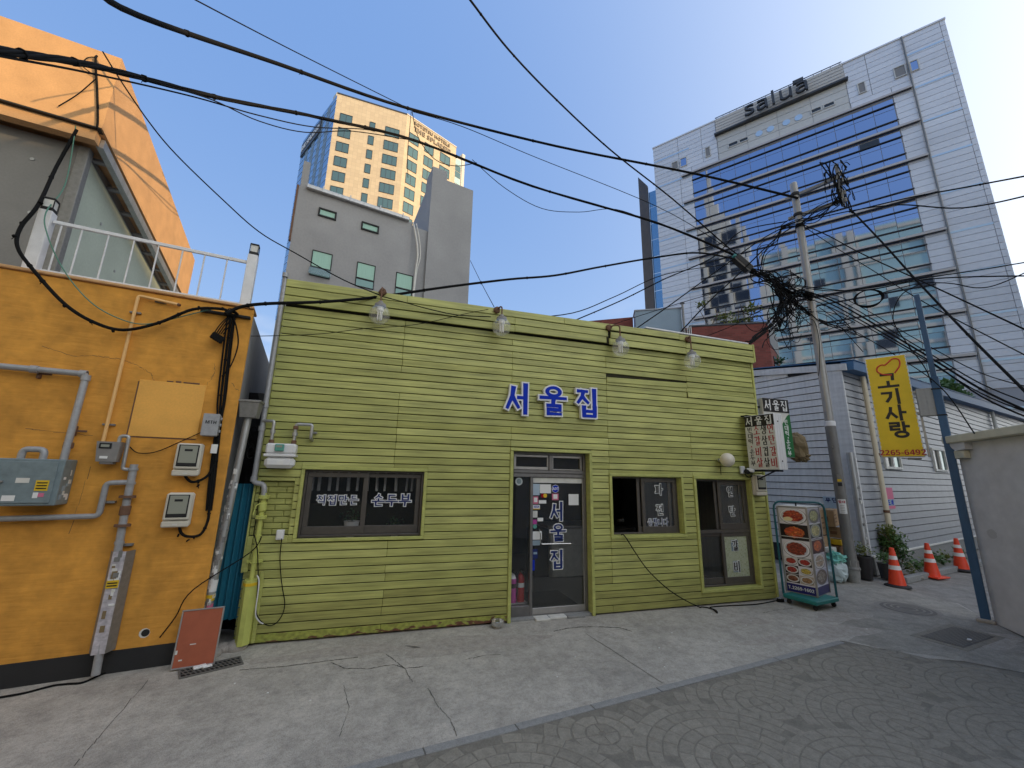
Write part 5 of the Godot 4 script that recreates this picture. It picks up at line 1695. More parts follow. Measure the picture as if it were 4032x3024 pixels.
# ---------- beige hotel tower ----------
func hotel() -> void:
	var t := thing("hotel_tower", "sunlit beige stone hotel tower with a blue glass side, behind the grey building", "building", V(-2.15, 0, -89.2))
	var m := MB.new()
	var a := deg_to_rad(3.1)
	var fl := P2(-17.205 * cos(a), 17.205 * sin(a))
	var b := deg_to_rad(26.2)
	var rr := P2(16.1 * cos(b), -16.1 * sin(b))
	var g := deg_to_rad(-59.9)
	var ll := fl + P2(-22.3 * cos(g), 22.3 * sin(g))
	prism(m, [fl + P2(.02, -.05), P2(0, -.06), rr + P2(-.03, -.06), rr + P2(0, -25), ll + P2(.1, -.05)], 0, 95.3)
	part("core", m, M.cream_stone, t)
	# front face
	m = MB.new(); m.box(V(-17.205, 40, -.05), V(0, 95.45, .02))
	var f := part("front_face", m, M.hotel_stone, t)
	f.rotation_degrees.y = 3.1
	for k in 7:
		var y := 85.8 + 4.2 * (1 - k)
		for q in [[-15.95, -13.05, 2.7, 2], [-8.88, -7.5, 2.6, 1], [-5.03, -1.46, 2.75, 3]]:
			window_on(f, q[0], y - q[2], q[1], y, .03, .1, M.dark_metal, M.hotel_glass, q[3] - 1, "window", .12)
	m = MB.new(); m.box(V(-17.3, 95.46, -.3), V(.05, 95.8, .15)); part("coping", m, M.dark_metal, f)
	# right face
	m = MB.new(); m.box(V(0, 40, -.05), V(16.1, 95.6, .02))
	f = part("right_face", m, M.hotel_stone, t)
	f.rotation_degrees.y = 26.2
	for k in 7:
		var y := 90.8 - 4.2 * k
		for q in [[1.15, 4.02], [5.85, 8.7], [10.85, 14.2]]:
			window_on(f, q[0], y - 2.95, q[1], y - .0, .03, .1, M.dark_metal, M.hotel_glass, 1, "window", .12)
	m = MB.new(); m.box(V(-.05, 95.61, -.3), V(16.2, 95.9, .15)); part("coping", m, M.cream_stone, f)
	latin("SOTETSU HOTELS", f, V(8.0, 94.5, .15), Basis.IDENTITY, 1.45, M.hotel_letters, .2, true, "sign_letters", 1.0)
	latin("THE SPLAISIR", f, V(8.3, 92.65, .15), Basis.IDENTITY, 1.9, M.hotel_letters, .2, true, "sign_letters", 1.0)
	# glazed bay past the right face
	m = MB.new(); m.box(V(16.11, 40, -3), V(18.6, 93.0, -.5)); part("glass_bay", m, M.cream_stone, f)
	for k in 14:
		m = MB.new(); m.box(V(16.2, 92.5 - k * 2.1, -.49), V(18.3, 90.6 - k * 2.1, -.42)); part("pane", m, M.green_glass if k % 3 == 0 else M.hotel_glass, f)
	m = MB.new(); m.box(V(18.61, 40, -3.2), V(19.6, 95.4, -.3)); part("pier", m, M.cream_stone, f)
	# glass side on the left
	m = MB.new(); m.box(V(-22.3, 40, -.05), V(0, 95.2, .0))
	f = part("left_face", m, M.hotel_blue, t)
	f.position = V(fl.x, 0, fl.y)
	f.rotation_degrees.y = -59.9
	for k in 26:
		m = MB.new(); m.box(V(-22.3, 93.6 - k * 2.1, .001), V(0, 93.75 - k * 2.1, .06)); part("transom", m, M.stripe_blue, f)
	for x in [-4.4, -8.8, -13.2, -17.6]:
		m = MB.new(); m.box(V(x - 1.0, 40, .01), V(x + 1.0, 94.5, .05)); part("dark_bay", m, M.box_blue, f)
	m = MB.new(); m.box(V(-21.8, 89.3, .08), V(-8.5, 93.4, .3)); part("sign_panel", m, M.dark_metal, f)
	latin("THE SPLAISIR", f, V(-15.2, 91.3, .4), Basis.IDENTITY, 2.0, M.paper, .15, true, "sign_letters")
	m = MB.new(); m.box(V(-3.2, 95.21, -2), V(-1.2, 97.0, -.2)); part("roof_pier", m, M.cream_stone, f)
	m = MB.new(); hexa(m, [V(-9.5, 95.5, -4), V(-4.5, 95.5, -4), V(-4.5, 95.5, -10), V(-9.5, 95.5, -10), V(-9.5, 99.5, -5), V(-5.5, 98.8, -5), V(-5.5, 98.8, -9), V(-9.5, 99.5, -9)]); part("roof_plant", m, M.cream_stone, t)

# ---------- brick house ----------
func brick_house() -> void:
	var t := thing("brick_house", "red brick house with flat roof behind the right end of the green house", "house", V(13.847, 0, -5.726), -29)
	var m := MB.new(); m.box(V(-2.75, 0, -4), V(.08, 7.98, 0)); part("wall", m, M.brick, t)
	m = MB.new(); m.box(V(-8.2, 0, -5), V(-2.751, 8.1, -.4)); part("wall", m, M.brick, t)
	m = MB.new(); hexa(m, [V(-8.2, 8.1, -5), V(-4.95, 8.1, -5), V(-4.95, 8.1, -.4), V(-8.2, 8.1, -.4), V(-8.2, 8.6, -5), V(-4.95, 8.72, -5), V(-4.95, 8.72, -.4), V(-8.2, 8.6, -.4)]); part("parapet", m, M.brick, t)
	m = MB.new(); m.bbox(V(-2.8, 7.98, -4), V(.1, 8.05, .03), .01); part("coping", m, M.dark_metal, t)
	m = MB.new(); hexa(m, [V(.081, 0, -.02), V(1.0, 0, -1.6), V(.9, 0, -3.9), V(.081, 0, -3.9), V(.081, 7.7, -.02), V(1.0, 7.7, -1.6), V(.9, 7.7, -3.9), V(.081, 7.7, -3.9)]); part("wall", m, M.brick, t)
	m = MB.new(); hexa(m, [V(.1, 7.15, .0), V(1.03, 7.0, -1.62), V(1.0, 7.0, -1.66), V(.07, 7.15, -.05), V(.1, 7.95, .0), V(1.03, 7.9, -1.62), V(1.0, 7.9, -1.66), V(.07, 7.95, -.05)]); part("concrete_band", m, M.kerb, t)
	m = MB.new(); hexa(m, [V(.32, 5.9, -.39), V(.8, 5.9, -1.22), V(.78, 5.9, -1.25), V(.3, 5.9, -.42), V(.32, 6.75, -.39), V(.8, 6.75, -1.22), V(.78, 6.75, -1.25), V(.3, 6.75, -.42)]); part("window", m, M.dark_window, t)
	for y in [6.2, 6.5]:
		m = MB.new(); hexa(m, [V(.33, y, -.37), V(.81, y, -1.2), V(.79, y, -1.23), V(.31, y, -.4), V(.33, y + .05, -.37), V(.81, y + .05, -1.2), V(.79, y + .05, -1.23), V(.31, y + .05, -.4)]); part("window_bar", m, M.rust, t)
	m = MB.new(); m.bbox(V(-5.95, 8.2, -.42), V(-5.3, 8.32, -.38), .01); part("vent_slot", m, M.dark_window, t)
	# pale blue box on the roof, vent post
	t = thing("roof_cabin", "plain pale blue panel cabin on the brick house roof", "cabin", V(13.847, 0, -5.726), -29)
	m = MB.new(); hexa(m, [V(-4.92, 7.3, .3), V(-3.12, 7.3, .3), V(-3.12, 7.3, -.39), V(-4.92, 7.3, -.39), V(-4.92, 8.68, .3), V(-3.12, 8.74, .3), V(-3.12, 8.74, -.39), V(-4.92, 8.68, -.39)]); part("cabin", m, M.pale_blue, t)
	m = MB.new(); m.bbox(V(-4.95, 8.69, -.39), V(-3.1, 8.75, .33), .01); part("cap", m, M.grey_pipe, t)
	t = thing("vent_pipe", "thin dark vent pipe with a flat cap beside the pale blue cabin", "pipe", V(13.847, 0, -5.726), -29)
	m = MB.new(); m.tube([V(-3.08, 7.2, .42), V(-3.08, 8.86, .42)], .045, 8); part("pipe", m, M.galv_dark, t)
	m = MB.new(); m.lathe([P2(0, .05), P2(.09, .04), P2(.09, 0), P2(0, 0)], 12, V(-3.08, 8.85, .42)); part("cap", m, M.galv_dark, t)
	for k in 3:
		m = MB.new(); m.tube([V(-2.98 + k * .07, 7.0, .42), V(-2.97 + k * .07, 7.85, .42)], .02, 6); part("conduit", m, M.off_white, t)
	# plants on the roof
	t = thing("roof_shrub", "loose olive shrub growing along the brick house roof behind the cable tangle", "shrub", V(13.847, 8.0, -5.726), -29)
	m = MB.new()
	for k in 8:
		m.tube([V(-1.6 + k * .25, 0, -1.5), V(-1.7 + k * .27 + rng.randf_range(-.2, .2), .55, -1.5), V(-1.8 + k * .3 + rng.randf_range(-.3, .3), 1.1 + rng.randf() * .5, -1.4)], .014, 5)
	part("stem", m, M.stem, t)
	for q in [[-1.9, 1.55, .35, .2, 40], [-1.0, .9, .5, .25, 90], [-.6, .5, .6, .3, 150], [.1, 1.2, .5, .3, 90], [-1.3, .35, .4, .25, 80], [.0, .6, .4, .3, 90]]:
		foliage(t, V(q[0], q[1], -1.5), V(q[2], q[3], .4), q[4], .16, M.leaf_olive)
	t = thing("roof_sapling", "small dark sapling sprouting beside the window end of the brick house", "shrub", V(14.35, 5.5, -5.9))
	m = MB.new(); m.tube([V(0, 0, 0), V(.05, .5, .02), V(.1, .9, 0)], .015, 5); m.tube([V(.03, .4, 0), V(-.05, .8, 0)], .01, 5); part("stem", m, M.stem, t)
	foliage(t, V(.25, 1.05, 0), V(.32, .16, .2), 70, .13, M.leaf_dark)
	foliage(t, V(.02, .5, 0), V(.14, .4, .12), 26, .1, M.leaf_dark)

# ---------- blue-grey clad warehouse ----------
func warehouse() -> void:
	var W := V(10.2206, 0, -.8873)
	var t := thing("warehouse", "blue-grey clapboard warehouse with blue eaves and two white windows", "building", W, 14)
	var m := MB.new()
	hexa(m, [V(.0, 0, -.03), V(26, 0, -.03), V(26, 0, -7), V(.03, 0, -7), V(.03, 4.6, -.03), V(26, 5.2, -.03), V(26, 6.2, -7), V(.03, 5.5, -7)])
	part("core", m, M.siding_joint, t)
	m = MB.new(); m.box(V(.03, .0, -.029), V(26, .36, .03)); part("foundation", m, M.kerb, t)
	m = MB.new(); m.bbox(V(-.03, .36, .0), V(26, .4, .05), .006); part("base_rail", m, M.off_white, t)
	var wins := [R2(1.57, 2.28, 2.65, 2.96), R2(5.25, 2.3, 6.42, 2.98)]
	for k in 27:
		var y := .402 + k * .1682
		var rects := [R2(.02, y, 7.4, y + .15), R2(7.41, y, 16.0, y + .15), R2(16.01, y, 25.9, y + .15)]
		if y + .15 > 4.66: rects = [R2(7.41, y, 16.0, y + .15), R2(16.01, y, 25.9, y + .15)]
		for o in wins:
			rects = cut(rects, o)
		for r in rects:
			if r.size.y < .02: continue
			m = MB.new()
			var a: Vector2 = r.position
			var b: Vector2 = r.end
			hexa(m, [V(a.x, a.y, -.03), V(b.x, a.y, -.03), V(b.x, a.y, .014), V(a.x, a.y, .014), V(a.x, b.y, -.03), V(b.x, b.y, -.03), V(b.x, b.y, .0), V(a.x, b.y, .0)])
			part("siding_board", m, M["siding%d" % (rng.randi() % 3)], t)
	for k in 30:
		var y := .402 + k * .1682
		var z1 := -.34
		var z0 := -6.5
		if y + .15 > 4.68:
			z1 = -(y + .15 - 4.6) / .134
		m = MB.new()
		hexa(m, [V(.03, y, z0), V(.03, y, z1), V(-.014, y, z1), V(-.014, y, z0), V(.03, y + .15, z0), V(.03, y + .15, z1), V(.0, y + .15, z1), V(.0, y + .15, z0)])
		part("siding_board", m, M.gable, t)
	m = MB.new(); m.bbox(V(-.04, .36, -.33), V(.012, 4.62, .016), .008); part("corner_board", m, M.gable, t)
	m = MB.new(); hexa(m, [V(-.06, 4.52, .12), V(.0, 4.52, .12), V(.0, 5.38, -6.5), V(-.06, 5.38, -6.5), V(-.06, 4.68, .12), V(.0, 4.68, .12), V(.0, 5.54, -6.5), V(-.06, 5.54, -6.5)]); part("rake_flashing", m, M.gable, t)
	m = MB.new(); hexa(m, [V(.01, 4.52, .0), V(25, 5.1, .0), V(25, 5.1, .24), V(.01, 4.52, .24), V(.01, 4.73, .0), V(25, 5.38, .0), V(25, 5.38, .26), V(.01, 4.73, .26)]); part("eaves", m, M.roof_blue, t)
	m = MB.new(); hexa(m, [V(.01, 4.735, .28), V(25, 5.385, .28), V(25, 6.3, -7), V(.01, 5.62, -7), V(.01, 4.75, .28), V(25, 5.4, .28), V(25, 6.34, -7), V(.01, 5.66, -7)]); part("roof", m, M.roof_blue, t)
	for o in wins:
		var f := frame_mesh(o.position.x, o.position.y, o.end.x, o.end.y, .06, -.02, .05)
		f.box(V((o.position.x + o.end.x) / 2 - .04, o.position.y + .06, -.018), V((o.position.x + o.end.x) / 2 + .04, o.end.y - .06, .045))
		var w := part("window", f, M.off_white, t)
		m = MB.new(); m.box(V(o.position.x + .06, o.position.y + .06, -.018), V((o.position.x + o.end.x) / 2 - .041, o.end.y - .06, .0)); part("pane", m, M.dark_window, w)
		m = MB.new(); m.box(V((o.position.x + o.end.x) / 2 + .041, o.position.y + .06, -.018), V(o.end.x - .06, o.end.y - .06, .01)); part("pane", m, M.hotel_glass, w)
	# downpipes and papers on it
	var wx := Basis(Vector3.UP, deg_to_rad(14))
	for q in [[.93, .4, 4.5, "cream plastic downpipe beside the warehouse corner, behind the bush"], [13.4, .4, 4.95, "cream plastic downpipe high above the grey wall cap"]]:
		t = thing("downpipe", q[3], "pipe", W + wx * V(q[0], q[1], .09), 14, "downpipes on the warehouse")
		m = MB.new(); m.tube([V(.04, 0, 0), V(0, q[2] - q[1], 0)], .055, 12); part("pipe", m, M.cream if q[0] < 5 else M.off_white, t)
		for y in [.9, 2.2, 3.1]:
			m = MB.new(); m.lathe([P2(.05, .03), P2(.062, .03), P2(.062, -.03), P2(.05, -.03)], 12, V(.03, y, 0)); part("bracket", m, M.rust if y < 3 else M.cream, t)
	t = thing("conduit", "grey galvanised conduit standing against the warehouse corner, papered with scraps", "pipe", W + wx * V(-.13, 0, -.05), 14)
	m = MB.new(); m.tube([V(0, .1, 0), V(0, 2.6, 0)], .065, 12); part("pipe", m, M.galv, t)
	for k in 12:
		m = MB.new()
		var y := rng.randf_range(.5, 1.9)
		m.bbox(V(rng.randf_range(-.05, .0), y, .058), V(rng.randf_range(.01, .05), y + rng.randf_range(.02, .07), .068 + k * .0004), .001); part("scrap", m, [M.off_white, M.galv_dark, M.kerb][k % 3], t)
	t = thing("poster", "faded pink poster with a blue band on the warehouse wall by the downpipe", "poster", W + wx * V(1.5, 1.34, .018), 14)
	m = MB.new(); m.box(V(-.24, 0, 0), V(.26, .49, .004)); part("sheet", m, M.pink, t)
	m = MB.new(); m.box(V(-.24, .07, .0045), V(.26, .22, .006)); part("band", m, M.pale_blue, t)
	letters("도매", t, V(-.08, .145, .0065), V(.18, 0, 0), .13, .11, .02, M.ink_blue, null, 0, .001, Basis.IDENTITY, false)
	t = thing("notice_sheet", "pale blue notice sheet with dark lettering on the warehouse wall behind the utility pole", "poster", W + wx * V(-.02, 1.2, -.45), 14)
	m = MB.new(); m.box(V(-.004, .0, -.3), V(0, .4, .3)); part("sheet", m, M.stripe_blue, t)
	letters("무단투기", t, V(-.0055, .32, -.2), V(0, 0, .13), .1, .1, .018, M.ink_navy, null, 0, .001, Basis(V(0, 0, 1), V(0, 1, 0), V(-1, 0, 0)), false)
	t = thing("vine", "leafy green vine creeping over the blue eaves of the warehouse", "vine", W + wx * V(9.2, 5.05, -.2), 14)
	m = MB.new(); m.tube(curve([V(2.4, 0, .1), V(.5, .1, .2), V(-1.4, .05, .1)], 5), .02, 5); part("stem", m, M.stem, t)
	foliage(t, V(-.7, .15, .2), V(1.1, .28, .3), 260, .2, M.leaf)
	foliage(t, V(1.0, .08, .2), V(1.3, .16, .2), 150, .17, M.leaf)

# ---------- grey wall, blue post, yellow sign ----------
func right_side() -> void:
	var t := thing("boundary_wall", "smooth grey rendered wall with a projecting beige cap at the right edge", "wall", V(8.62, 0, 1.62), 230.4)
	var m := MB.new(); m.bbox(V(.06, 0, -.35), V(7, 2.57, 0), .006); part("wall", m, M.wall_grey, t)
	m = MB.new(); m.bbox(V(-.04, 2.571, -.45), V(7, 2.685, .12), .01); part("cap", m, M.wall_cap, t)
	m = MB.new()
	var pl := PackedVector2Array([P2(.06, 2.57), P2(.45, 2.57), P2(.45, 2.46), P2(.2, 2.45), P2(.12, 2.5)])
	m.ext(pl, .001, .09); part("corbel", m, M.wall_grey, t)
	m = MB.new(); m.bbox(V(.12, 2.335, .001), V(.36, 2.45, .075), .006); part("bracket_block", m, M.wall_cap, t)
	m = MB.new()
	var pts := PackedVector2Array()
	for k in 14:
		var a := TAU * k / 14
		pts.append(P2(.44 + cos(a) * .11 * rng.randf_range(.8, 1.1), 1.26 + sin(a) * .07 * rng.randf_range(.8, 1.1)))
	m.ext(pts, .0, .0012); part("stain", m, M.wall_stain, t)
	t = thing("steel_post", "tall blue painted steel post at the end of the grey wall", "post", V(8.537, 0, 1.599), 22)
	m = MB.new(); m.bbox(V(-.055, .02, -.05), V(.055, 3.66, .05), .006); part("lower_tube", m, M.blue_post, t)
	m = MB.new(); m.bbox(V(-.04, 3.6, -.035), V(.035, 5.12, .035), .005); part("upper_tube", m, M.blue_post, t)
	m = MB.new(); m.box(V(-.004, .03, .0505), V(.004, 3.6, .052)); part("seam", m, M.band, t)
	m = MB.new(); m.bbox(V(.058, .1, -.04), V(.085, 2.55, .03), .004); part("side_strip", m, M.band, t)
	for y in [3.45, 3.02]:
		m = MB.new(); m.bbox(V(-.065, y, -.06), V(.065, y + .02, .06), .004); part("strap", m, M.band, t)
	m = MB.new(); m.bbox(V(-.09, -.01, -.1), V(.1, .05, .1), .02); part("footing", m, M.patch, t)
	t = thing("shop_sign", "tall yellow lightbox sign with black lettering and a red heart on the blue post", "sign", V(8.537, 2.37, 1.599), -58)
	m = MB.new(); m.bbox(V(-.815, .0, -.13), V(-.285, 1.745, -.005), .008); part("box", m, M.white_plastic, t)
	m = MB.new(); m.box(V(-.806, .012, -.006), V(-.294, 1.733, .002)); part("face", m, M.yellow, t)
	m = MB.new()
	for k in 26:
		var y := .03 + k * .066
		m.box(V(-.808, y, .0), V(-.799, y + .03, .0035)); m.box(V(-.301, y, .0), V(-.292, y + .03, .0035))
	part("lacing", m, M.off_white, t)
	for k in 4:
		letters("고기사랑".substr(k, 1), t, V(-.565 + k * .012, 1.31 - k * .285, .0025), Vector3.ZERO, .255, .245, .042, M.ink, null, 0, .001, Basis.IDENTITY, false)
	m = MB.new()
	m.tube(curve([V(-.46, 1.43, .004), V(-.38, 1.55, .004), V(-.38, 1.66, .004), V(-.46, 1.68, .004), V(-.56, 1.59, .004), V(-.6, 1.6, .004), V(-.66, 1.57, .004), V(-.68, 1.5, .004), V(-.62, 1.43, .004), V(-.5, 1.40, .004)], 4), .011, 6)
	part("heart_outline", m, M.heart_red, t)
	latin("2265-6492", t, V(-.55, .075, .004), Basis.IDENTITY, .12, M.ink_red, .003)
	m = MB.new(); m.bbox(V(-.25, .66, -.1), V(-.05, 1.12, .03), .008)
	for k in 3:
		m.box(V(-.2 + k * .06, .67, .03), V(-.19 + k * .06, 1.11, .034))
	part("bracket_box", m, M.side_wall, t)
	m = MB.new(); m.bbox(V(-.28, 1.06, -.08), V(.0, 1.1, -.04), .004); m.bbox(V(-.28, .7, -.08), V(.0, .74, -.04), .004); m.bbox(V(-.25, .0, -.09), V(-.22, .66, -.06), .004); part("arm", m, M.galv, t)
	m = MB.new(); m.bbox(V(-.5, -.04, -.1), V(-.33, -.012, -.03), .006); part("lamp_bar", m, M.galv_dark, t)
	# projecting signs at the right corner of the green house
	t = thing("hanging_sign", "white lightbox sign with columns of red and black lettering at the green corner", "sign", V(6.10, 2.12, .36), -79)
	m = MB.new(); m.bbox(V(-.255, 0, -.24), V(.255, .93, -.004), .006); part("box", m, M.white_plastic, t)
	m = MB.new(); m.box(V(-.25, .006, -.005), V(.25, .735, .002)); part("face", m, M.off_white, t)
	m = MB.new(); m.box(V(-.25, .736, -.005), V(.25, .924, .002)); part("header", m, M.ink, t)
	for k in 3:
		letters("서울집".substr(k, 1), t, V(-.165 + k * .165, .83, .0022), Vector3.ZERO, .125, .145, .017, M.paper, null, 0, .001)
	for c in [["소갈비살", -.055, .13, .16, .105, M.ink_red, .667], ["생삼겹살", .065, .13, .16, .095, M.ink, .667], ["연탄갈비", .185, .13, .16, .105, M.ink_red, .667]]:
		for k in 4:
			letters(c[0].substr(k, 1), t, V(c[1], c[6] - k * .183, .0022), Vector3.ZERO, c[4], .15, .0155, c[5], null, 0, .001)
	var yy := .675
	for ch in ["빈", "대", "떡", "·", "손", "두", "부"]:
		if ch == "·":
			disc(t, -.17, yy, .0022, .012, M.ink_red, 12, "dot")
		else:
			letters(ch, t, V(-.17, yy, .0022), Vector3.ZERO, .085, .088, .011, M.ink, null, 0, .001)
		yy -= .1 if ch != "·" and ch != "떡" else .085
	m = MB.new()
	for k in 3:
		m.bbox(V(.2555, .01, -.21 + k * .07), V(.262, .92, -.2 + k * .07), .002)
	part("edge_rib", m, M.white_plastic, t)
	for y in [.14, .8]:
		m = MB.new(); m.lathe([P2(0, .008), P2(.012, .006), P2(.012, 0)], 8, V(.2556, y, -.1), Basis(V(0, 0, 1), -PI / 2)); part("bolt", m, M.black, t)
	m = MB.new(); m.bbox(V(-.33, .93, -.2), V(-.2, .955, -.02), .004); m.bbox(V(-.4, -.03, -.2), V(.2, -.003, -.06), .004); m.tube([V(.1, -.02, -.13), V(-.33, -.22, -.13)], .012, 6); part("bracket", m, M.black, t)
	t = thing("hanging_sign", "taller sign behind the lightbox, black header over a green panel with white lettering", "sign", V(6.97, 2.37, 0), 0)
	m = MB.new(); m.bbox(V(-.315, 0, -.115), V(.315, 1.09, -.003), .006); part("box", m, M.off_white, t)
	m = MB.new(); m.box(V(-.312, .83, -.004), V(.312, 1.086, .002)); part("header", m, M.ink, t)
	m = MB.new(); m.ext(PackedVector2Array([P2(-.311, .003), P2(.311, .003), P2(.311, .81), P2(.25, .78), P2(.02, .52), P2(-.311, .4)]), -.004, .0018); part("green_panel", m, M.leaf_sign, t)
	for k in 3:
		letters("서울집".substr(k, 1), t, V(-.2 + k * .2, .96, .0022), Vector3.ZERO, .16, .19, .022, M.paper, null, 0, .001)
	yy = .65
	for ch in ["빈", "대", "떡", "·", "손", "두", "부"]:
		if ch == "·":
			disc(t, .2, yy, .0022, .013, M.paper, 12, "dot")
		else:
			letters(ch, t, V(.19, yy, .0022), Vector3.ZERO, .09, .09, .013, M.paper, null, 0, .001)
		yy -= .105 if ch != "·" and ch != "떡" else .08
	m = MB.new(); m.bbox(V(-.5, .2, -.1), V(-.32, .24, -.06), .004); m.bbox(V(-.5, .9, -.1), V(-.32, .94, -.06), .004); part("bracket", m, M.black, t)
	t = thing("security_camera", "small white security camera with dark lens under the lightbox sign", "camera", V(5.98, 2.1, .02), 0)
	m = MB.new(); m.bbox(V(-.06, -.05, 0), V(.03, .08, .05), .012); part("base", m, M.white_plastic, t)
	m = MB.new(); pr_ball(m, .05, V(.02, -.01, .09), .9); part("dome", m, M.black, t)
	m = MB.new(); m.xf = Transform3D(Basis.from_euler(V(.2, .6, 0)), V(.05, .01, .13)); m.bbox(V(-.035, -.03, -.06), V(.035, .03, .06), .014); part("body", m, M.white_plastic, t)
	m = MB.new(); m.tube(curve([V(.0, -.05, .05), V(.06, -.1, .05), V(.16, -.09, .04), V(.2, -.02, .02)], 4), .008, 6); part("wire", m, M.cable, t)
	electric("weathered beige electricity meter at the right end of the green house under the signs", V(6.265, 1.69, .02), 0)
	t = thing("tarpaulin", "folded tan canvas awning end between the signs and the utility pole", "awning", V(8.36, 2.42, -.75), 20)
	m = MB.new()
	lumpy(m, V(-.12, .22, 0), V(.2, .3, .2), .12, 6)
	lumpy(m, V(-.06, .02, .03), V(.18, .1, .16), .25, 8)
	part("canvas", m, M.tarp, t)

# ---------- things standing about at right ----------
func paint_menu_front(im: Image) -> void:
	im.fill(Color(.9, .88, .89))
	im.fill_rect(Rect2i(0, 178, 256, 168), Color(.13, .1, .1))
	dish(im, 132, 88, 122, 84, Color(.93, .92, .92), Color(.74, .16, .08), Color(.9, .38, .16))
	ellipse(im, 84, 122, 44, 24, Color(.94, .87, .66), .1)
	dish(im, 130, 262, 120, 80, Color(.1, .08, .08), Color(.86, .22, .05), Color(.98, .5, .14))
	dish(im, 128, 438, 118, 88, Color(.93, .92, .93), Color(.5, .15, .08), Color(.78, .26, .12))
	for r in 3:
		for c in 2:
			var y := 536 + r * 92
			im.fill_rect(Rect2i(3 + c * 126, y - 8, 122, 88), [Color(.85, .83, .84), Color(.2, .17, .17), Color(.2, .17, .17), Color(.86, .85, .86), Color(.26, .2, .17), Color(.74, .68, .6)][r * 2 + c])
			dish(im, 64 + c * 126, y + 35, 58, 38, Color(.9, .88, .87), [Color(.72, .13, .09), Color(.76, .14, .1), Color(.7, .11, .08), Color(.9, .74, .22), Color(.5, .22, .12), Color(.68, .46, .26)][r * 2 + c], [Color(.9, .3, .18), Color(.85, .2, .14), Color(.82, .25, .18), Color(.95, .86, .4), Color(.7, .42, .28), Color(.82, .64, .44)][r * 2 + c])
	im.fill_rect(Rect2i(0, 812, 256, 84), Color(.12, .11, .42))

func paint_menu_side(im: Image) -> void:
	im.fill(Color(.88, .87, .9))
	for k in 5:
		im.fill_rect(Rect2i(0, 4 + k * 160, 256, 152), [Color(.62, .6, .64), Color(.15, .14, .15), Color(.26, .1, .12), Color(.8, .78, .8), Color(.78, .77, .82)][k])
		dish(im, 128, 80 + k * 160, 112, 74, [Color(.42, .4, .34), Color(.66, .66, .6), Color(.34, .1, .1), Color(.93, .91, .89), Color(.5, .44, .4)][k], [Color(.66, .66, .32), Color(.86, .78, .4), Color(.9, .34, .08), Color(.84, .7, .56), Color(.5, .4, .32)][k], [Color(.82, .8, .5), Color(.95, .9, .62), Color(.97, .5, .16), Color(.92, .82, .7), Color(.86, .82, .76)][k])
	im.fill_rect(Rect2i(0, 812, 256, 84), Color(.12, .11, .42))

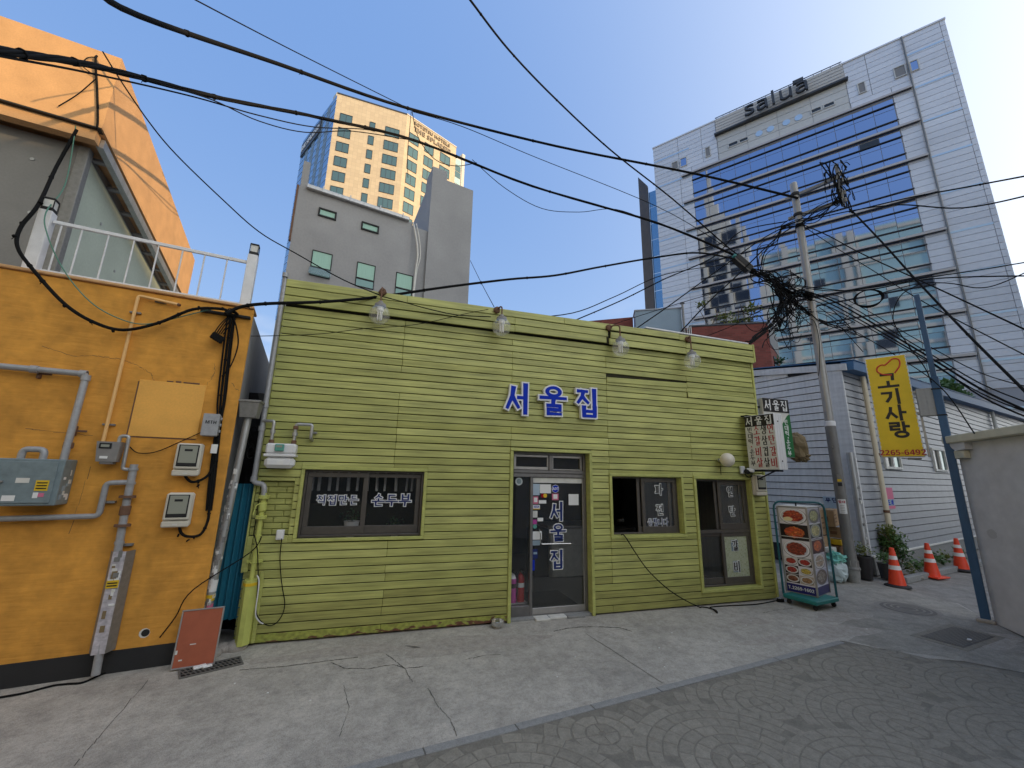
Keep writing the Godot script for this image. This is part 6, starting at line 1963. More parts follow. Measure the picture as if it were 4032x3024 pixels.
func street_things() -> void:
	# menu stand
	var F := V(6.724, 0, .518)
	var t := thing("menu_stand", "square menu lightbox with dish photos on a teal wheeled base beside the green house", "menu stand", F, 19.5)
	var m := MB.new(); m.bbox(V(.002, .15, -.44), V(.55, 1.515, -.002), .004); part("box", m, M.alu, t)
	m = MB.new(); m.bbox(V(-.004, 1.516, -.446), V(.556, 1.53, .004), .004); part("top", m, M.off_white, t)
	m = MB.new(); m.quad_uv(V(-.0, 1.495, -.425), V(-.0, 1.495, -.018), V(-.0, .165, -.018), V(-.0, .165, -.425))
	part("menu_print", m, print_mat("menu_front", painted(256, 896, paint_menu_front)), t)
	m = MB.new(); m.quad_uv(V(.018, 1.495, .0), V(.535, 1.495, .0), V(.535, .165, .0), V(.018, .165, .0))
	part("menu_print", m, print_mat("menu_side", painted(256, 896, paint_menu_side)), t)
	for q in [[0, 0], [0, -.44], [.55, 0]]:
		m = MB.new(); m.bbox(V(q[0] - .01, .15, q[1] - .01), V(q[0] + .012, 1.512, q[1] + .012), .003); part("corner_strip", m, M.alu, t)
	for y in [1.28, 1.03, .7]:
		m = MB.new(); m.box(V(-.003, y - .005, -.42), V(-.0008, y + .005, -.02)); m.box(V(.02, y - .005 - .03, .0008), V(.53, y + .005 - .03, .003)); part("divider", m, M.off_white, t)
	latin("T.2269-1602", t, V(-.0025, .228, -.222), Basis(V(0, 0, 1), V(0, 1, 0), V(-1, 0, 0)), .066, M.paper, .002)
	var bx := Basis(Vector3.UP, deg_to_rad(-10.4))
	m = MB.new(); m.xf = Transform3D(bx, V(-.284, 0, .068)); m.bbox(V(0, .085, -.51), V(.62, .148, 0), .012); part("base", m, M.teal_base, t)
	for q in [[.06, -.06], [.56, -.06], [.06, -.45], [.56, -.45]]:
		var p := V(-.284, 0, .068) + bx * V(q[0], .035, q[1])
		m = MB.new(); m.lathe([P2(0, .015), P2(.034, .013), P2(.034, -.013), P2(0, -.015)], 14, p, Basis(V(0, 0, 1), PI / 2)); m.bbox(p + V(-.02, .0, -.022), p + V(.02, .055, .022), .004); part("caster", m, M.black, t)
	var L := V(-.158, 0, -.43)
	var Rr := V(.335, 0, .15)
	m = MB.new(); m.tube(bent([L + V(0, .14, 0), L + V(0, 1.6, 0), Rr + V(0, 1.6, 0), Rr + V(0, .14, 0)], .13), .017, 10); part("frame", m, M.teal_frame, t)
	m = MB.new(); m.tube([L.lerp(Rr, .45) + V(0, 1.61, 0), L.lerp(Rr, .45) + V(0, 1.53, 0)], .012, 6); part("hook", m, M.black, t)
	# utility pole
	t = thing("utility_pole", "tall galvanised steel utility pole wrapped in cables with two crossarms", "utility pole", V(9.11, 0, -.56), 30)
	m = MB.new(); m.tube([V(0, .4, 0), V(0, 3.17, 0)], .098, 20); part("lower_tube", m, M.pole_grime, t)
	m = MB.new(); m.tube([V(0, 3.1, 0), V(0, 6, 0), V(0, 9.13, 0)], [.083, .08, .078], 20); part("upper_tube", m, M.pole_steel, t)
	m = MB.new(); m.lathe([P2(.08, .05), P2(.1, .04), P2(.101, -.05), P2(.098, -.06)], 20, V(0, 3.17, 0)); part("collar", m, M.white_plastic, t)
	m = MB.new(); m.lathe([P2(0, .03), P2(.07, .02), P2(.08, 0)], 16, V(0, 9.13, 0)); part("cap", m, M.galv, t)
	m = MB.new(); m.lathe([P2(.099, .56), P2(.105, .45), P2(.125, .3), P2(.14, .27), P2(.14, .245), P2(.0, .245)], 18); part("skirt", m, M.pole_grime, t)
	m = MB.new(); m.lathe([P2(.125, .244), P2(.115, .1), P2(.1, 0), P2(0, 0)], 14); part("footing", m, M.kerb, t)
	for k in 8:
		var a := TAU * k / 8
		m = MB.new(); m.bbox(V(cos(a) * .118 - .006, .27, sin(a) * .118 - .006), V(cos(a) * .118 + .006, .42, sin(a) * .118 + .006), .003); part("skirt_rib", m, M.pole_steel, t)
	for q in [[3.02, .09, -.06], [2.65, -.13, .0], [3.25, .1, .03], [4.3, .1, 0], [5.7, -.1, .0], [6.9, .08, .04]]:
		m = MB.new(); m.tube([V(0, q[0], .0), V(q[1] * 2.1, q[0] + .01, q[2])], .008, 6); part("step_bolt", m, M.galv_dark, t)
	var un := Basis(Vector3.UP, deg_to_rad(-30))
	for q in [[8.8, .34, .78, 0.0], [8.24, .4, .72, .0]]:
		m = MB.new()
		var e: Vector3 = un * V(q[1], 0, q[2])
		var d := e.normalized()
		var s := d.cross(Vector3.UP) * .035
		var st := d * -.2
		hexa(m, [st - s + V(0, q[0] - .035, 0), st + s + V(0, q[0] - .035, 0), e + s + V(0, q[0] - .035, 0), e - s + V(0, q[0] - .035, 0), st - s + V(0, q[0] + .035, 0), st + s + V(0, q[0] + .035, 0), e + s + V(0, q[0] + .035, 0), e - s + V(0, q[0] + .035, 0)])
		part("crossarm", m, M.galv_dark, t)
	var e2: Vector3 = un * V(.34, 0, .78)
	m = MB.new(); m.bbox(e2 + V(-.035, 8.05, -.035), e2 + V(.035, 9.15, .035), .006); part("arm_upright", m, M.galv_dark, t)
	for k in 4:
		var p: Vector3 = e2 + V(.06 * (k % 2 * 2 - 1), 8.15 + .26 * k, .05)
		m = MB.new(); m.lathe([P2(0, .05), P2(.03, .045), P2(.035, .02), P2(.022, .0), P2(.035, -.02), P2(.03, -.05), P2(0, -.05)], 10, p); part("insulator", m, M.off_white if k == 3 else M.meter_grey, t)
	m = MB.new(); m.bbox(V(.05, 7.74, -.04), V(.62, 7.8, .04), .006); part("bracket", m, M.off_white, t)
	for y in [8.82, 8.26, 7.95]:
		m = MB.new(); m.lathe([P2(.08, .04), P2(.098, .038), P2(.098, -.038), P2(.08, -.04)], 16, V(0, y, 0)); part("strap", m, M.band, t)
	t = thing("poster", "white paper notice with red heading taped round the utility pole", "poster", V(9.11, 1.31, -.56), -55)
	m = MB.new()
	for k in 6:
		var a0 := -.7 + k * .235
		var a1 := a0 + .235
		m.face([V(sin(a0) * .0995, 0, cos(a0) * .0995), V(sin(a1) * .0995, 0, cos(a1) * .0995), V(sin(a1) * .0995, .285, cos(a1) * .0995), V(sin(a0) * .0995, .285, cos(a0) * .0995)], Vector3.ZERO)
	part("sheet", m, M.paper, t)
	letters("임대", t, V(-.03, .235, .1005), V(.06, 0, -.002), .05, .05, .009, M.ink_red, null, 0, .001, Basis.IDENTITY, false)
	for k in 5:
		m = MB.new(); m.box(V(-.035, .03 + k * .032, .1), V(.035, .037 + k * .032, .1015)); part("print", m, M.galv_dark, t)
	for q in [[2.0, .1, M.galv_dark], [1.86, .07, M.band], [1.95, .05, M.sticker_yellow]]:
		m = MB.new(); m.box(V(-.02, q[0] - 1.31, .097), V(.05, q[0] - 1.31 + q[1], .101)); part("scrap", m, q[2], t)
	# traffic cones
	var cone0: Node3D
	for q in [[9.64, -.13, .70, "orange traffic cone on a dark round base, nearest the plant pots"], [11.4, -.52, .68, "middle orange traffic cone on an orange base along the kerb"], [13.0, -.82, .70, "farthest orange traffic cone, partly behind the blue post"]]:
		var c := thing("traffic_cone", q[3], "traffic cone", V(q[0], 0, q[1]), rng.randf_range(-20, 20), "traffic cones along the kerb")
		m = MB.new()
		if q[0] > 11 and q[0] < 12:
			m.bbox(V(-.2, 0, -.2), V(.2, .03, .2), .01)
		else:
			m.lathe([P2(0, .035), P2(.15, .04), P2(.2, .02), P2(.205, 0), P2(0, 0)], 16)
		part("base", m, M.cone if q[0] > 11 and q[0] < 12 else M.band, c)
		var H: float = q[2]
		var rad := func(y: float) -> float: return lerpf(.135, .035, (y - .03) / (H - .03))
		var ys := [.03, H * .44, H * .55, H * .7, H * .8, H]
		for k in 5:
			m = MB.new(); m.lathe([P2(rad.call(ys[k]) + (.002 if k % 2 else 0.0), ys[k]), P2(rad.call(ys[k + 1]) + (.002 if k % 2 else 0.0), ys[k + 1])] if k < 4 else [P2(rad.call(ys[4]), ys[4]), P2(rad.call(ys[5]), ys[5]), P2(rad.call(ys[5]) - .012, ys[5] + .004), P2(.0, ys[5])], 20, Vector3.ZERO, Basis.IDENTITY)
			part("stripe" if k % 2 else "body", m, M.cone_white if k % 2 else M.cone, c)
	# planter, bush, weeds, bags, boxes
	t = thing("planter", "black plastic plant pot with dry straggly plant beside the utility pole", "planter", V(9.66, 0, -.70))
	m = MB.new(); m.lathe([P2(0, 0), P2(.12, 0), P2(.16, .42), P2(.172, .42), P2(.172, .45), P2(.15, .45), P2(.145, .4), P2(0, .4)], 20); part("pot", m, M.pot, t)
	m = MB.new(); m.lathe([P2(.146, .41), P2(0, .42)], 16); part("soil", m, M.soil, t)
	foliage(t, V(0, .56, 0), V(.2, .18, .2), 220, .05, M.leaf_olive)
	t = thing("planter", "second dark plant pot half hidden behind the first cone and the bush", "planter", V(10.2, 0, -.62))
	m = MB.new(); m.lathe([P2(0, 0), P2(.12, 0), P2(.15, .3), P2(.16, .3), P2(.14, .28), P2(0, .28)], 20); part("pot", m, M.pot, t)
	foliage(t, V(-.05, .42, 0), V(.2, .2, .18), 160, .06, M.leaf)
	t = thing("bush", "dense round green bush against the warehouse wall behind the cones", "bush", V(10.85, 0, -.85))
	m = MB.new()
	for k in 7:
		m.tube([V(rng.randf_range(-.08, .08), 0, rng.randf_range(-.05, .05)), V(rng.randf_range(-.2, .2), .45, rng.randf_range(-.15, .15)), V(rng.randf_range(-.3, .3), .85, rng.randf_range(-.2, .2))], .012, 5)
	part("stem", m, M.stem, t)
	foliage(t, V(0, .66, 0), V(.34, .36, .3), 900, .075, M.leaf)
	foliage(t, V(.08, .4, .05), V(.32, .3, .26), 420, .07, M.leaf_dark)
	foliage(t, V(-.05, .85, .0), V(.22, .24, .2), 260, .07, M.leaf_olive)
	t = thing("weeds", "low green weeds along the kerb between the cones", "weeds", V(12.6, 0, -1.15), 14)
	for k in 9:
		foliage(t, V(-1.4 + k * .45, .12, rng.randf_range(-.12, .1)), V(.22, .16 + rng.randf() * .1, .14), 60, .09, M.leaf_olive if k % 3 == 0 else M.leaf)
	m = MB.new(); m.bbox(V(0, -.03, 0), V(7.5, .09, .12), .012)
	one("kerb", m, M.kerb, "low concrete kerb running along the warehouse behind the cones", "kerb", "", V(10.2, 0, -.42), 11)
	for k in 6:
		m = MB.new()
		m.bbox(V(-.06, 0, -.05) * rng.randf_range(.6, 1.3), V(.06, .05, .05) * rng.randf_range(.6, 1.4), .014)
		one("stone", m, M.patch if k % 2 else M.rust, ["pale broken stone nearest the first cone by the kerb", "reddish broken brick nearest the first cone by the kerb", "pale broken stone under the bush", "reddish broken brick under the bush", "pale broken stone beside the middle cone", "reddish broken brick beside the middle cone"][k], "stone", "", V(10.25 + k * .22, .0, -.5 + rng.randf_range(-.12, .05)), rng.randf() * 90)
	t = thing("rubbish_bag", "translucent rubbish bag with a teal crumpled top beside the utility pole", "rubbish bag", V(8.78, 0, -.64))
	m = MB.new(); lumpy(m, V(0, .22, 0), V(.2, .23, .18), .16, 3); part("bag", m, M.bag, t)
	m = MB.new()
	lumpy(m, V(.01, .45, .02), V(.17, .11, .15), .3, 9)
	lumpy(m, V(-.08, .53, .04), V(.07, .06, .06), .35, 4)
	part("crumpled_top", m, M.bag_teal, t)
	var B := V(9.2, 0, -.95)
	for q in [["large brown carton with printed side, topmost of the stack behind the menu stand", -.02, 1.03, .0, .34, .34, .3, 22, .06, M.cardboard], ["small brown carton leaning under the topmost carton by the pole", .1, .78, .06, .2, .22, .24, 8, -.12, M.cardboard], ["flat yellow-brown carton third from the top of the stack by the pole", .06, .66, .04, .3, .1, .3, 14, .0, M.sticker_yellow], ["dark carton at the bottom of the stack behind the rubbish bag", .0, .0, .0, .4, .64, .34, 18, .0, M.carton_print], ["brown carton behind the right edge of the menu stand", -.34, .86, -.02, .26, .5, .26, 20, .03, M.cardboard], ["brown carton at the bottom behind the menu stand", -.36, .0, .0, .34, .84, .3, 16, .0, M.cardboard]]:
		t = thing("carton", q[0], "carton", B + V(q[1], q[2], q[3]), q[7], "cartons stacked behind the menu stand")
		m = MB.new(); m.xf = Transform3D(Basis(V(0, 0, 1), q[8]), Vector3.ZERO); m.bbox(V(-q[4] / 2, 0, -q[6] / 2), V(q[4] / 2, q[5], q[6] / 2), .006); part("box", m, q[9], t)
		if q[9] == M.cardboard:
			m = MB.new(); m.xf = Transform3D(Basis(V(0, 0, 1), q[8]), Vector3.ZERO)
			for k in 3:
				m.box(V(-q[4] * .35, q[5] * (.25 + .2 * k), q[6] / 2 + .0005), V(q[4] * (.1 + .1 * (k % 2)), q[5] * (.31 + .2 * k), q[6] / 2 + .0015))
			m.box(V(-q[4] / 2 - .0015, q[5] * .3, -.08), V(-q[4] / 2 - .0005, q[5] * .6, .05))
			part("print", m, M.carton_print, t)
			m = MB.new(); m.xf = Transform3D(Basis(V(0, 0, 1), q[8]), Vector3.ZERO); m.box(V(-q[4] / 2 + .004, q[5] + .0004, -.025), V(q[4] / 2 - .004, q[5] + .0016, .025)); part("tape", m, M.tarp, t)
	m = MB.new(); m.bbox(V(-.15, 0, -.1), V(.15, .09, .1), .006)
	one("carton", m, M.off_white, "white printed flat carton lying on top of the rubbish bag", "carton", "", V(8.8, .55, -.74), 25)
	# manhole and service cover
	t = thing("manhole_cover", "round worn iron manhole cover in the alley mouth", "manhole cover", V(8.12, 0, .88))
	m = MB.new(); m.lathe([P2(0, .002), P2(.4, .002)], 30); part("rim", m, M.iron_light, t)
	m = MB.new(); m.lathe([P2(0, .0055), P2(.33, .0055), P2(.335, .002)], 30); part("plate", m, M.iron, t)
	for r in [.1, .18, .26]:
		m = MB.new(); m.lathe([P2(r, .0056), P2(r + .004, .0085), P2(r + .026, .0085), P2(r + .03, .0056)], 30); part("ring", m, M.iron_light, t)
	t = thing("service_cover", "worn ribbed rectangular iron cover before the blue post", "drain cover", V(7.35, 0, 1.86), 8)
	m = MB.new(); m.box(V(-.56, -.01, -.27), V(.56, .003, .27)); part("surround", m, M.stone0, t)
	m = MB.new(); m.bbox(V(-.46, .0, -.2), V(.46, .007, .2), .003); part("plate", m, M.iron, t)
	for k in 16:
		m = MB.new(); m.bbox(V(-.43, .0075, -.19 + k * .024), V(.43, .011, -.18 + k * .024), .002); part("rib", m, M.iron_light, t)
	m = MB.new(); m.bbox(V(-.03, 0, -.02), V(.03, .012, .02), .005)
	one("paper_scrap", m, M.paper, "small white scrap on the ribbed iron cover", "scrap", "", V(7.3, .012, 2.0), 20)

# crumpled bag: a ball pushed in and out by noise
func lumpy(m: MB, c: Vector3, r: Vector3, k: float, seed_: int) -> void:
	var n := FastNoiseLite.new()
	n.seed = seed_
	n.frequency = 1.7
	n.fractal_octaves = 3
	var P := func(i: int, j: int) -> Vector3:
		var a := TAU * i / 22.0
		var b := PI * j / 14.0
		var d := V(sin(b) * cos(a), cos(b), sin(b) * sin(a))
		return c + d * r * (1.0 + k * 2.0 * n.get_noise_3d(d.x, d.y, d.z))
	for j in 14:
		for i in 22:
			m.face([P.call(i % 22, j), P.call((i + 1) % 22, j), P.call((i + 1) % 22, j + 1), P.call(i % 22, j + 1)] if j > 0 else [P.call(0, 0), P.call((i + 1) % 22, 1), P.call(i, 1)], c)

func print_mat(called: String, tex: Texture2D) -> StandardMaterial3D:
	var m := StandardMaterial3D.new()
	m.resource_name = called
	m.albedo_texture = tex
	m.roughness = .35
	return m

# ---------- wires ----------
func wires() -> void:
	var S := V(7.847, 7.03, -1.127)
	var t := thing("splice_box", "dark cable splice box hanging on the cables left of the utility pole", "cable box", S)
	var m := MB.new(); m.xf = Transform3D(Basis(V(0, 1, 0), -.2) * Basis(V(0, 0, 1), -.75), Vector3.ZERO); m.bbox(V(-.24, -.1, -.09), V(.24, .09, .09), .02); part("case", m, M.meter_grey, t)
	m = MB.new(); m.xf = Transform3D(Basis(V(0, 1, 0), -.2) * Basis(V(0, 0, 1), -.75), Vector3.ZERO); m.bbox(V(-.25, -.11, -.07), V(.2, -.101, .07), .004); m.bbox(V(-.25, -.08, .0905), V(.22, .05, .1), .004); part("cover", m, M.black, t)
	for s in [-1, 1]:
		m = MB.new(); m.xf = Transform3D(Basis(V(0, 1, 0), -.2) * Basis(V(0, 0, 1), -.75), Vector3.ZERO); m.bbox(V(s * .24, -.05, -.05), V(s * .31, .05, .05), .02); part("gland", m, M.teal_base, t)
	# the tangle: loops and drifts of wire nobody could count
	var C := V(8.5, 5.78, -.81)
	m = MB.new()
	m.xf = Transform3D(Basis.IDENTITY, -C)
	var axis := [V(7.95, 6.88, -1.05), V(8.4, 6.45, -.8), V(8.5, 5.95, -.75), V(7.95, 5.3, -.68), V(6.68, 4.58, -.17)]
	var spine := curve(axis, 8)
	for k in 18:
		var a := rng.randi() % 10
		var b := mini(a + 8 + rng.randi() % 18, spine.size() - 1)
		var off := V(rng.randfn(.05, .14), rng.randfn(0, .13), rng.randfn(0, .08))
		var pts := []
		for q in range(a, b + 1, 2):
			pts.append(spine[q] + off * (1.0 if q > a else .3) + V(rng.randfn(0, .05), rng.randfn(0, .05), rng.randfn(0, .03)))
		if pts.size() > 2:
			m.tube(curve(pts, 3), rng.randf_range(.007, .014), 5)
	for k in 8:
		var pts := []
		var off := V(rng.randfn(0, .06), rng.randfn(0, .08), rng.randfn(0, .05))
		for q in range(6 + rng.randi() % 8, spine.size(), 3):
			var f := clampf((spine.size() - 1.0 - q) / 12.0, .15, 1.0)
			pts.append(spine[q] + (off + V(rng.randfn(0, .05), rng.randfn(0, .05), rng.randfn(0, .03))) * f)
		m.tube(curve(pts, 3), rng.randf_range(.008, .013), 5)
	for k in 40:
		var c: Vector3 = spine[8 + rng.randi() % 18] + V(rng.randfn(.2, .3), rng.randfn(.05, .22), rng.randfn(0, .1))
		var r := rng.randf_range(.1, .32)
		var n := V(rng.randfn(0, .5), rng.randfn(0, .3), 1).normalized()
		var u := n.cross(Vector3.UP).normalized()
		var w := n.cross(u)
		var pts := []
		var a0 := rng.randf() * TAU
		var span := rng.randf_range(3.5, 7.5)
		for q in 9:
			var a := a0 + span * q / 8.0
			var rr := r * (1 + .18 * sin(a * 2 + k))
			pts.append(c + (u * cos(a) * 1.1 + w * sin(a)) * rr + n * .02 * q)
		m.tube(curve(pts, 2), rng.randf_range(.006, .012), 5)
	for k in 16:   # strands straight on from the box to the pole
		var pts := []
		for q in [V(7.95, 6.88, -1.05), V(8.27, 6.6, -.86), V(8.68, 6.25, -.66), V(9.05, 6.1, -.45)]:
			pts.append(q + V(rng.randfn(0, .03), rng.randfn(-.02, .07), rng.randfn(0, .04)))
		m.tube(curve(pts, 5), rng.randf_range(.007, .012), 5)
	for k in 9:   # strands from the tangle on past the pole
		var pts := [spine[7] + V(rng.randfn(.0, .12), rng.randfn(-.1, .14), 0)]
		pts.append(V(8.95 + rng.randfn(0, .05), 5.72 + rng.randfn(0, .1), -.6))
		pts.append(V(9.35 + rng.randfn(0, .1), 5.5 + rng.randfn(0, .16), -.35 + rng.randfn(0, .1)))
		pts.append(V(9.6 + rng.randfn(0, .15), 5.1 + rng.randfn(0, .3), .0))
		m.tube(curve(pts, 5), rng.randf_range(.006, .013), 5)
	one("cable_tangle", m, M.cable, "dense tangle of looped black wires between the splice box and the utility pole", "cable tangle", "", C).set_meta("kind", "stuff")
	# wires heaped on the crossarms
	C = V(9.4, 8.5, .1)
	m = MB.new()
	m.xf = Transform3D(Basis.IDENTITY, -C)
	for k in 24:
		var c := V(9.42, 8.55, .18) + V(rng.randfn(0, .13), rng.randfn(0, .26), rng.randfn(.05, .12))
		var r := rng.randf_range(.08, .24)
		var pts := []
		var a0 := rng.randf() * TAU
		for q in 8:
			var a := a0 + rng.randf_range(.55, .8) * q
			pts.append(c + V(cos(a) * r, sin(a) * r * 1.2, sin(a * .7) * .08))
		m.tube(curve(pts, 2), rng.randf_range(.008, .016), 5)
	for k in 9:
		m.tube(curve([V(8.75, 7.9 + k * .015, -.75), V(9.0 + rng.randfn(0, .03), 7.95 + rng.randfn(.03, .06), -.5), V(9.25 + rng.randfn(0, .04), 8.12 + rng.randfn(0, .1), -.2), V(9.46, 8.3 + rng.randfn(0, .16), .15)], 5), .01, 5)
		if k < 6:
			m.tube(curve([V(8.75, 7.9 + k * .015, -.75), V(8.6 + rng.randfn(0, .05), 7.75 - k * .05, -.85), V(8.3 + rng.randfn(0, .1), 7.25 + rng.randfn(0, .12), -.95), V(8.15 + rng.randfn(0, .15), 6.7 + rng.randfn(0, .2), -.95)], 5), .009, 5)
	one("cable_bundle", m, M.cable, "thick heap of looped cables over the two crossarms of the utility pole", "cable bundle", "", C).set_meta("kind", "stuff")
	C = V(8.938, 5.52, .66)
	m = MB.new()
	var n2 := V(-.8, .1, .6).normalized()
	var u2 := n2.cross(Vector3.UP).normalized()
	var w2 := n2.cross(u2)
	for k in 4:
		var pts := []
		for q in 24:
			var a := TAU * q / 24
			pts.append((u2 * cos(a) * (.2 + k * .009) + w2 * sin(a) * (.19 - k * .006)) + n2 * .012 * k)
		m.tube(pts, .011, 6, true)
	one("cable_coil", m, M.cable, "round coil of spare cable hanging right of the utility pole", "cable coil", "", C)
	m = MB.new()
	for k in 7:
		var pts := []
		for q in 7:
			var a := TAU * q / 7 + k
			pts.append(V(cos(a) * .06, .012 + .006 * k * (q % 2), sin(a) * .035))
		m.tube(curve(pts, 2), .008, 5)
	one("cord_heap", m, M.cable, "small heap of black cord on the ground at the green corner", "cord", "", V(6.4, 0, .12))
	cable("power_cable", 0.0280, [V(-2.55,5.70,2.44), V(-2.64,6.22,1.77), V(-2.04,7.91,0.03), V(-0.13,9.40,-1.62), V(3.48,10.15,-2.31), V(6.93,9.55,-1.43), V(9.06,8.65,-0.46)], "thickest black cable crossing the sky from the top left edge to the pole top", "overhead cables strung to the utility pole")
	cable("power_cable", 0.0270, [V(-2.49,4.21,3.18), V(-2.63,4.59,2.76), V(-2.77,5.22,2.11), V(-2.77,5.89,1.37), V(-2.41,6.85,0.28), V(-1.52,7.95,-0.85), V(0.07,8.84,-1.83), V(2.90,8.92,-2.43), V(6.09,8.25,-1.91), V(7.81,7.22,-1.17)], "thick bundled cable from the left edge over the orange house to the splice box", "overhead cables strung to the utility pole")
	cable("overhead_wire", 0.0090, [V(-2.47,4.21,3.16), V(-2.62,4.55,2.76), V(-2.78,5.37,1.86), V(-2.61,6.39,0.71), V(-2.18,6.99,-0.03), V(-1.61,7.63,-0.73), V(-0.81,8.43,-1.38), V(0.12,8.82,-1.82)], "thin cable sagging just below the thick bundle over the orange house", "overhead cables strung to the utility pole")
	cable("overhead_wire", 0.0080, [V(-2.68,6.02,1.20), V(-2.50,6.56,0.54), V(-2.20,6.98,-0.13), V(-1.73,7.46,-0.70), V(-1.11,8.18,-1.24), V(-0.12,8.82,-1.82)], "thin cable hanging lowest under the thick bundle in front of the hotel", "overhead cables strung to the utility pole")
	cable("overhead_wire", 0.0080, [V(1.36,9.15,-2.31), V(2.20,8.70,-2.44), V(3.19,8.43,-2.53), V(4.16,8.48,-2.43), V(5.11,8.65,-2.24), V(6.09,8.22,-1.91)], "thin wire sagging in a loop under the bundle right of the grey tower", "overhead cables strung to the utility pole")
	cable("power_cable", 0.0160, [V(0.37,8.37,1.59), V(0.61,8.54,1.32), V(1.44,9.00,0.47), V(2.61,9.20,-0.29), V(4.26,9.10,-1.00), V(6.05,8.52,-1.29), V(7.40,7.58,-1.24), V(7.83,7.21,-1.15)], "taut cable from the top middle edge down to the splice box", "overhead cables strung to the utility pole")
	cable("overhead_wire", 0.0080, [V(-2.51,6.79,1.68), V(-2.43,7.03,1.40), V(-1.79,8.29,-0.06), V(-0.08,9.39,-1.63)], "fine wire high over the hotel joining the thick cable at its middle", "overhead cables strung to the utility pole")
	cable("overhead_wire", 0.0080, [V(-0.07,9.36,-1.63), V(1.07,9.73,-2.05), V(2.90,9.79,-2.43), V(6.23,8.86,-2.05), V(7.61,7.53,-1.32)], "fine wire from the middle of the thick cable down to the splice box", "overhead cables strung to the utility pole")
	cable("overhead_wire", 0.0060, [V(-0.09,9.36,-1.63), V(-0.09,8.78,-1.63), V(-0.09,8.33,-1.63), V(-0.04,7.76,-1.63)], "pair of tie wires dangling from the thick cable in front of the hotel", "overhead cables strung to the utility pole")
	cable("overhead_wire", 0.0080, [V(-0.07,9.34,-1.63), V(0.11,8.82,-1.72), V(0.49,8.57,-1.91), V(0.96,8.67,-2.07), V(1.45,8.99,-2.19)], "tie wire looping from the thick cable down to the bundle", "overhead cables strung to the utility pole")
	cable("drop_wire", 0.0085, [V(-3.86,7.09,0.30), V(-3.63,6.76,0.26), V(-3.30,6.33,0.17), V(-2.97,5.98,0.11), V(-2.39,5.49,0.05), V(-1.92,5.14,-0.02), V(-1.44,4.92,-0.05), V(-0.78,4.55,0.13), V(-0.26,4.39,0.13)], "drop wire from the orange house roof down to the first globe lamp", "wires fixed to the two house fronts")
	cable("drop_wire", 0.0080, [V(-0.24,4.38,0.13), V(0.11,4.33,0.13), V(0.44,4.28,0.13), V(0.85,4.25,0.13), V(1.35,4.29,0.13)], "lamp wire sagging along the green parapet between the first and second globes", "wires fixed to the two house fronts")
	cable("drop_wire", 0.0050, [V(-1.97,3.58,0.12), V(-1.57,3.63,0.12), V(-0.98,3.73,0.12), V(-0.41,3.88,0.12), V(0.27,4.03,0.12), V(0.99,4.30,0.12), V(1.31,4.41,0.12)], "fine wire crossing the green planks below the first two globes", "wires fixed to the two house fronts")
	cable("power_cable", 0.0200, [V(-1.92,3.74,0.51), V(-1.81,3.85,0.47), V(-1.54,3.92,0.50), V(-0.94,4.12,0.30), V(-0.28,4.41,0.03), V(0.67,4.86,-0.29), V(1.86,5.38,-0.66), V(2.87,5.77,-0.94), V(4.02,6.27,-1.14), V(5.43,6.76,-1.15), V(6.55,7.06,-1.11), V(7.76,7.12,-1.14)], "service cable from the orange house corner across the green parapet to the splice box", "overhead cables strung to the utility pole")
	cable("overhead_wire", 0.0090, [V(1.68,4.35,0.01), V(2.99,4.81,-0.45), V(4.19,5.53,-0.92), V(5.81,6.52,-1.36), V(7.72,7.06,-1.20)], "wire from the second globe lamp rising right to the splice box", "overhead cables strung to the utility pole")
	cable("overhead_wire", 0.0060, [V(1.65,7.28,-3.58), V(1.64,5.93,-2.05), V(1.49,4.62,-0.24)], "fine wire slanting from the grey tower side down to the second globe", "overhead cables strung to the utility pole")
	cable("power_cable", 0.0140, [V(3.83,5.44,-2.37), V(5.12,6.12,-2.23), V(6.27,6.79,-2.02), V(7.38,7.34,-1.55), V(8.13,8.09,-1.34), V(8.90,8.13,-0.69)], "black cable rising from behind the green parapet left of the pale roof box", "overhead cables strung to the utility pole")
	cable("power_cable", 0.0130, [V(5.15,5.21,-1.85), V(6.03,5.87,-1.70), V(7.03,6.66,-1.48), V(8.21,7.60,-0.93), V(8.92,8.03,-0.67)], "black cable rising across the pale roof box to the pole", "overhead cables strung to the utility pole")
	cable("power_cable", 0.0140, [V(6.00,5.08,-1.33), V(6.76,5.90,-1.18), V(7.50,6.57,-1.13), V(8.46,7.56,-0.77), V(8.95,7.94,-0.62)], "black cable rising steeply from the galvanised pipe on the green parapet", "overhead cables strung to the utility pole")
	cable("overhead_wire", 0.0080, [V(4.61,5.39,-2.42), V(5.81,5.86,-2.12), V(7.04,6.27,-1.60), V(8.14,6.53,-1.01)], "thin wire from behind the parapet crossing the brick house to the tangle", "overhead cables strung to the utility pole")
	cable("overhead_wire", 0.0080, [V(6.51,5.01,-1.15), V(7.33,5.38,-1.03), V(7.95,5.75,-0.93), V(8.47,5.89,-0.77)], "thin wire over the brick wall to the lower end of the tangle", "overhead cables strung to the utility pole")
	cable("power_cable", 0.0130, [V(9.52,7.88,0.27), V(9.41,7.43,1.35), V(8.96,6.82,2.34), V(8.64,6.30,3.24)], "uppermost cable rising from the crossarm to the right edge", "cables leaving the pole to the right edge")
	cable("power_cable", 0.0120, [V(9.13,8.00,-0.37), V(9.29,7.73,0.46), V(9.17,7.25,1.31), V(8.83,6.43,2.28), V(8.43,5.93,3.25)], "second cable rising from the pole strap to the right edge below the uppermost", "cables leaving the pole to the right edge")
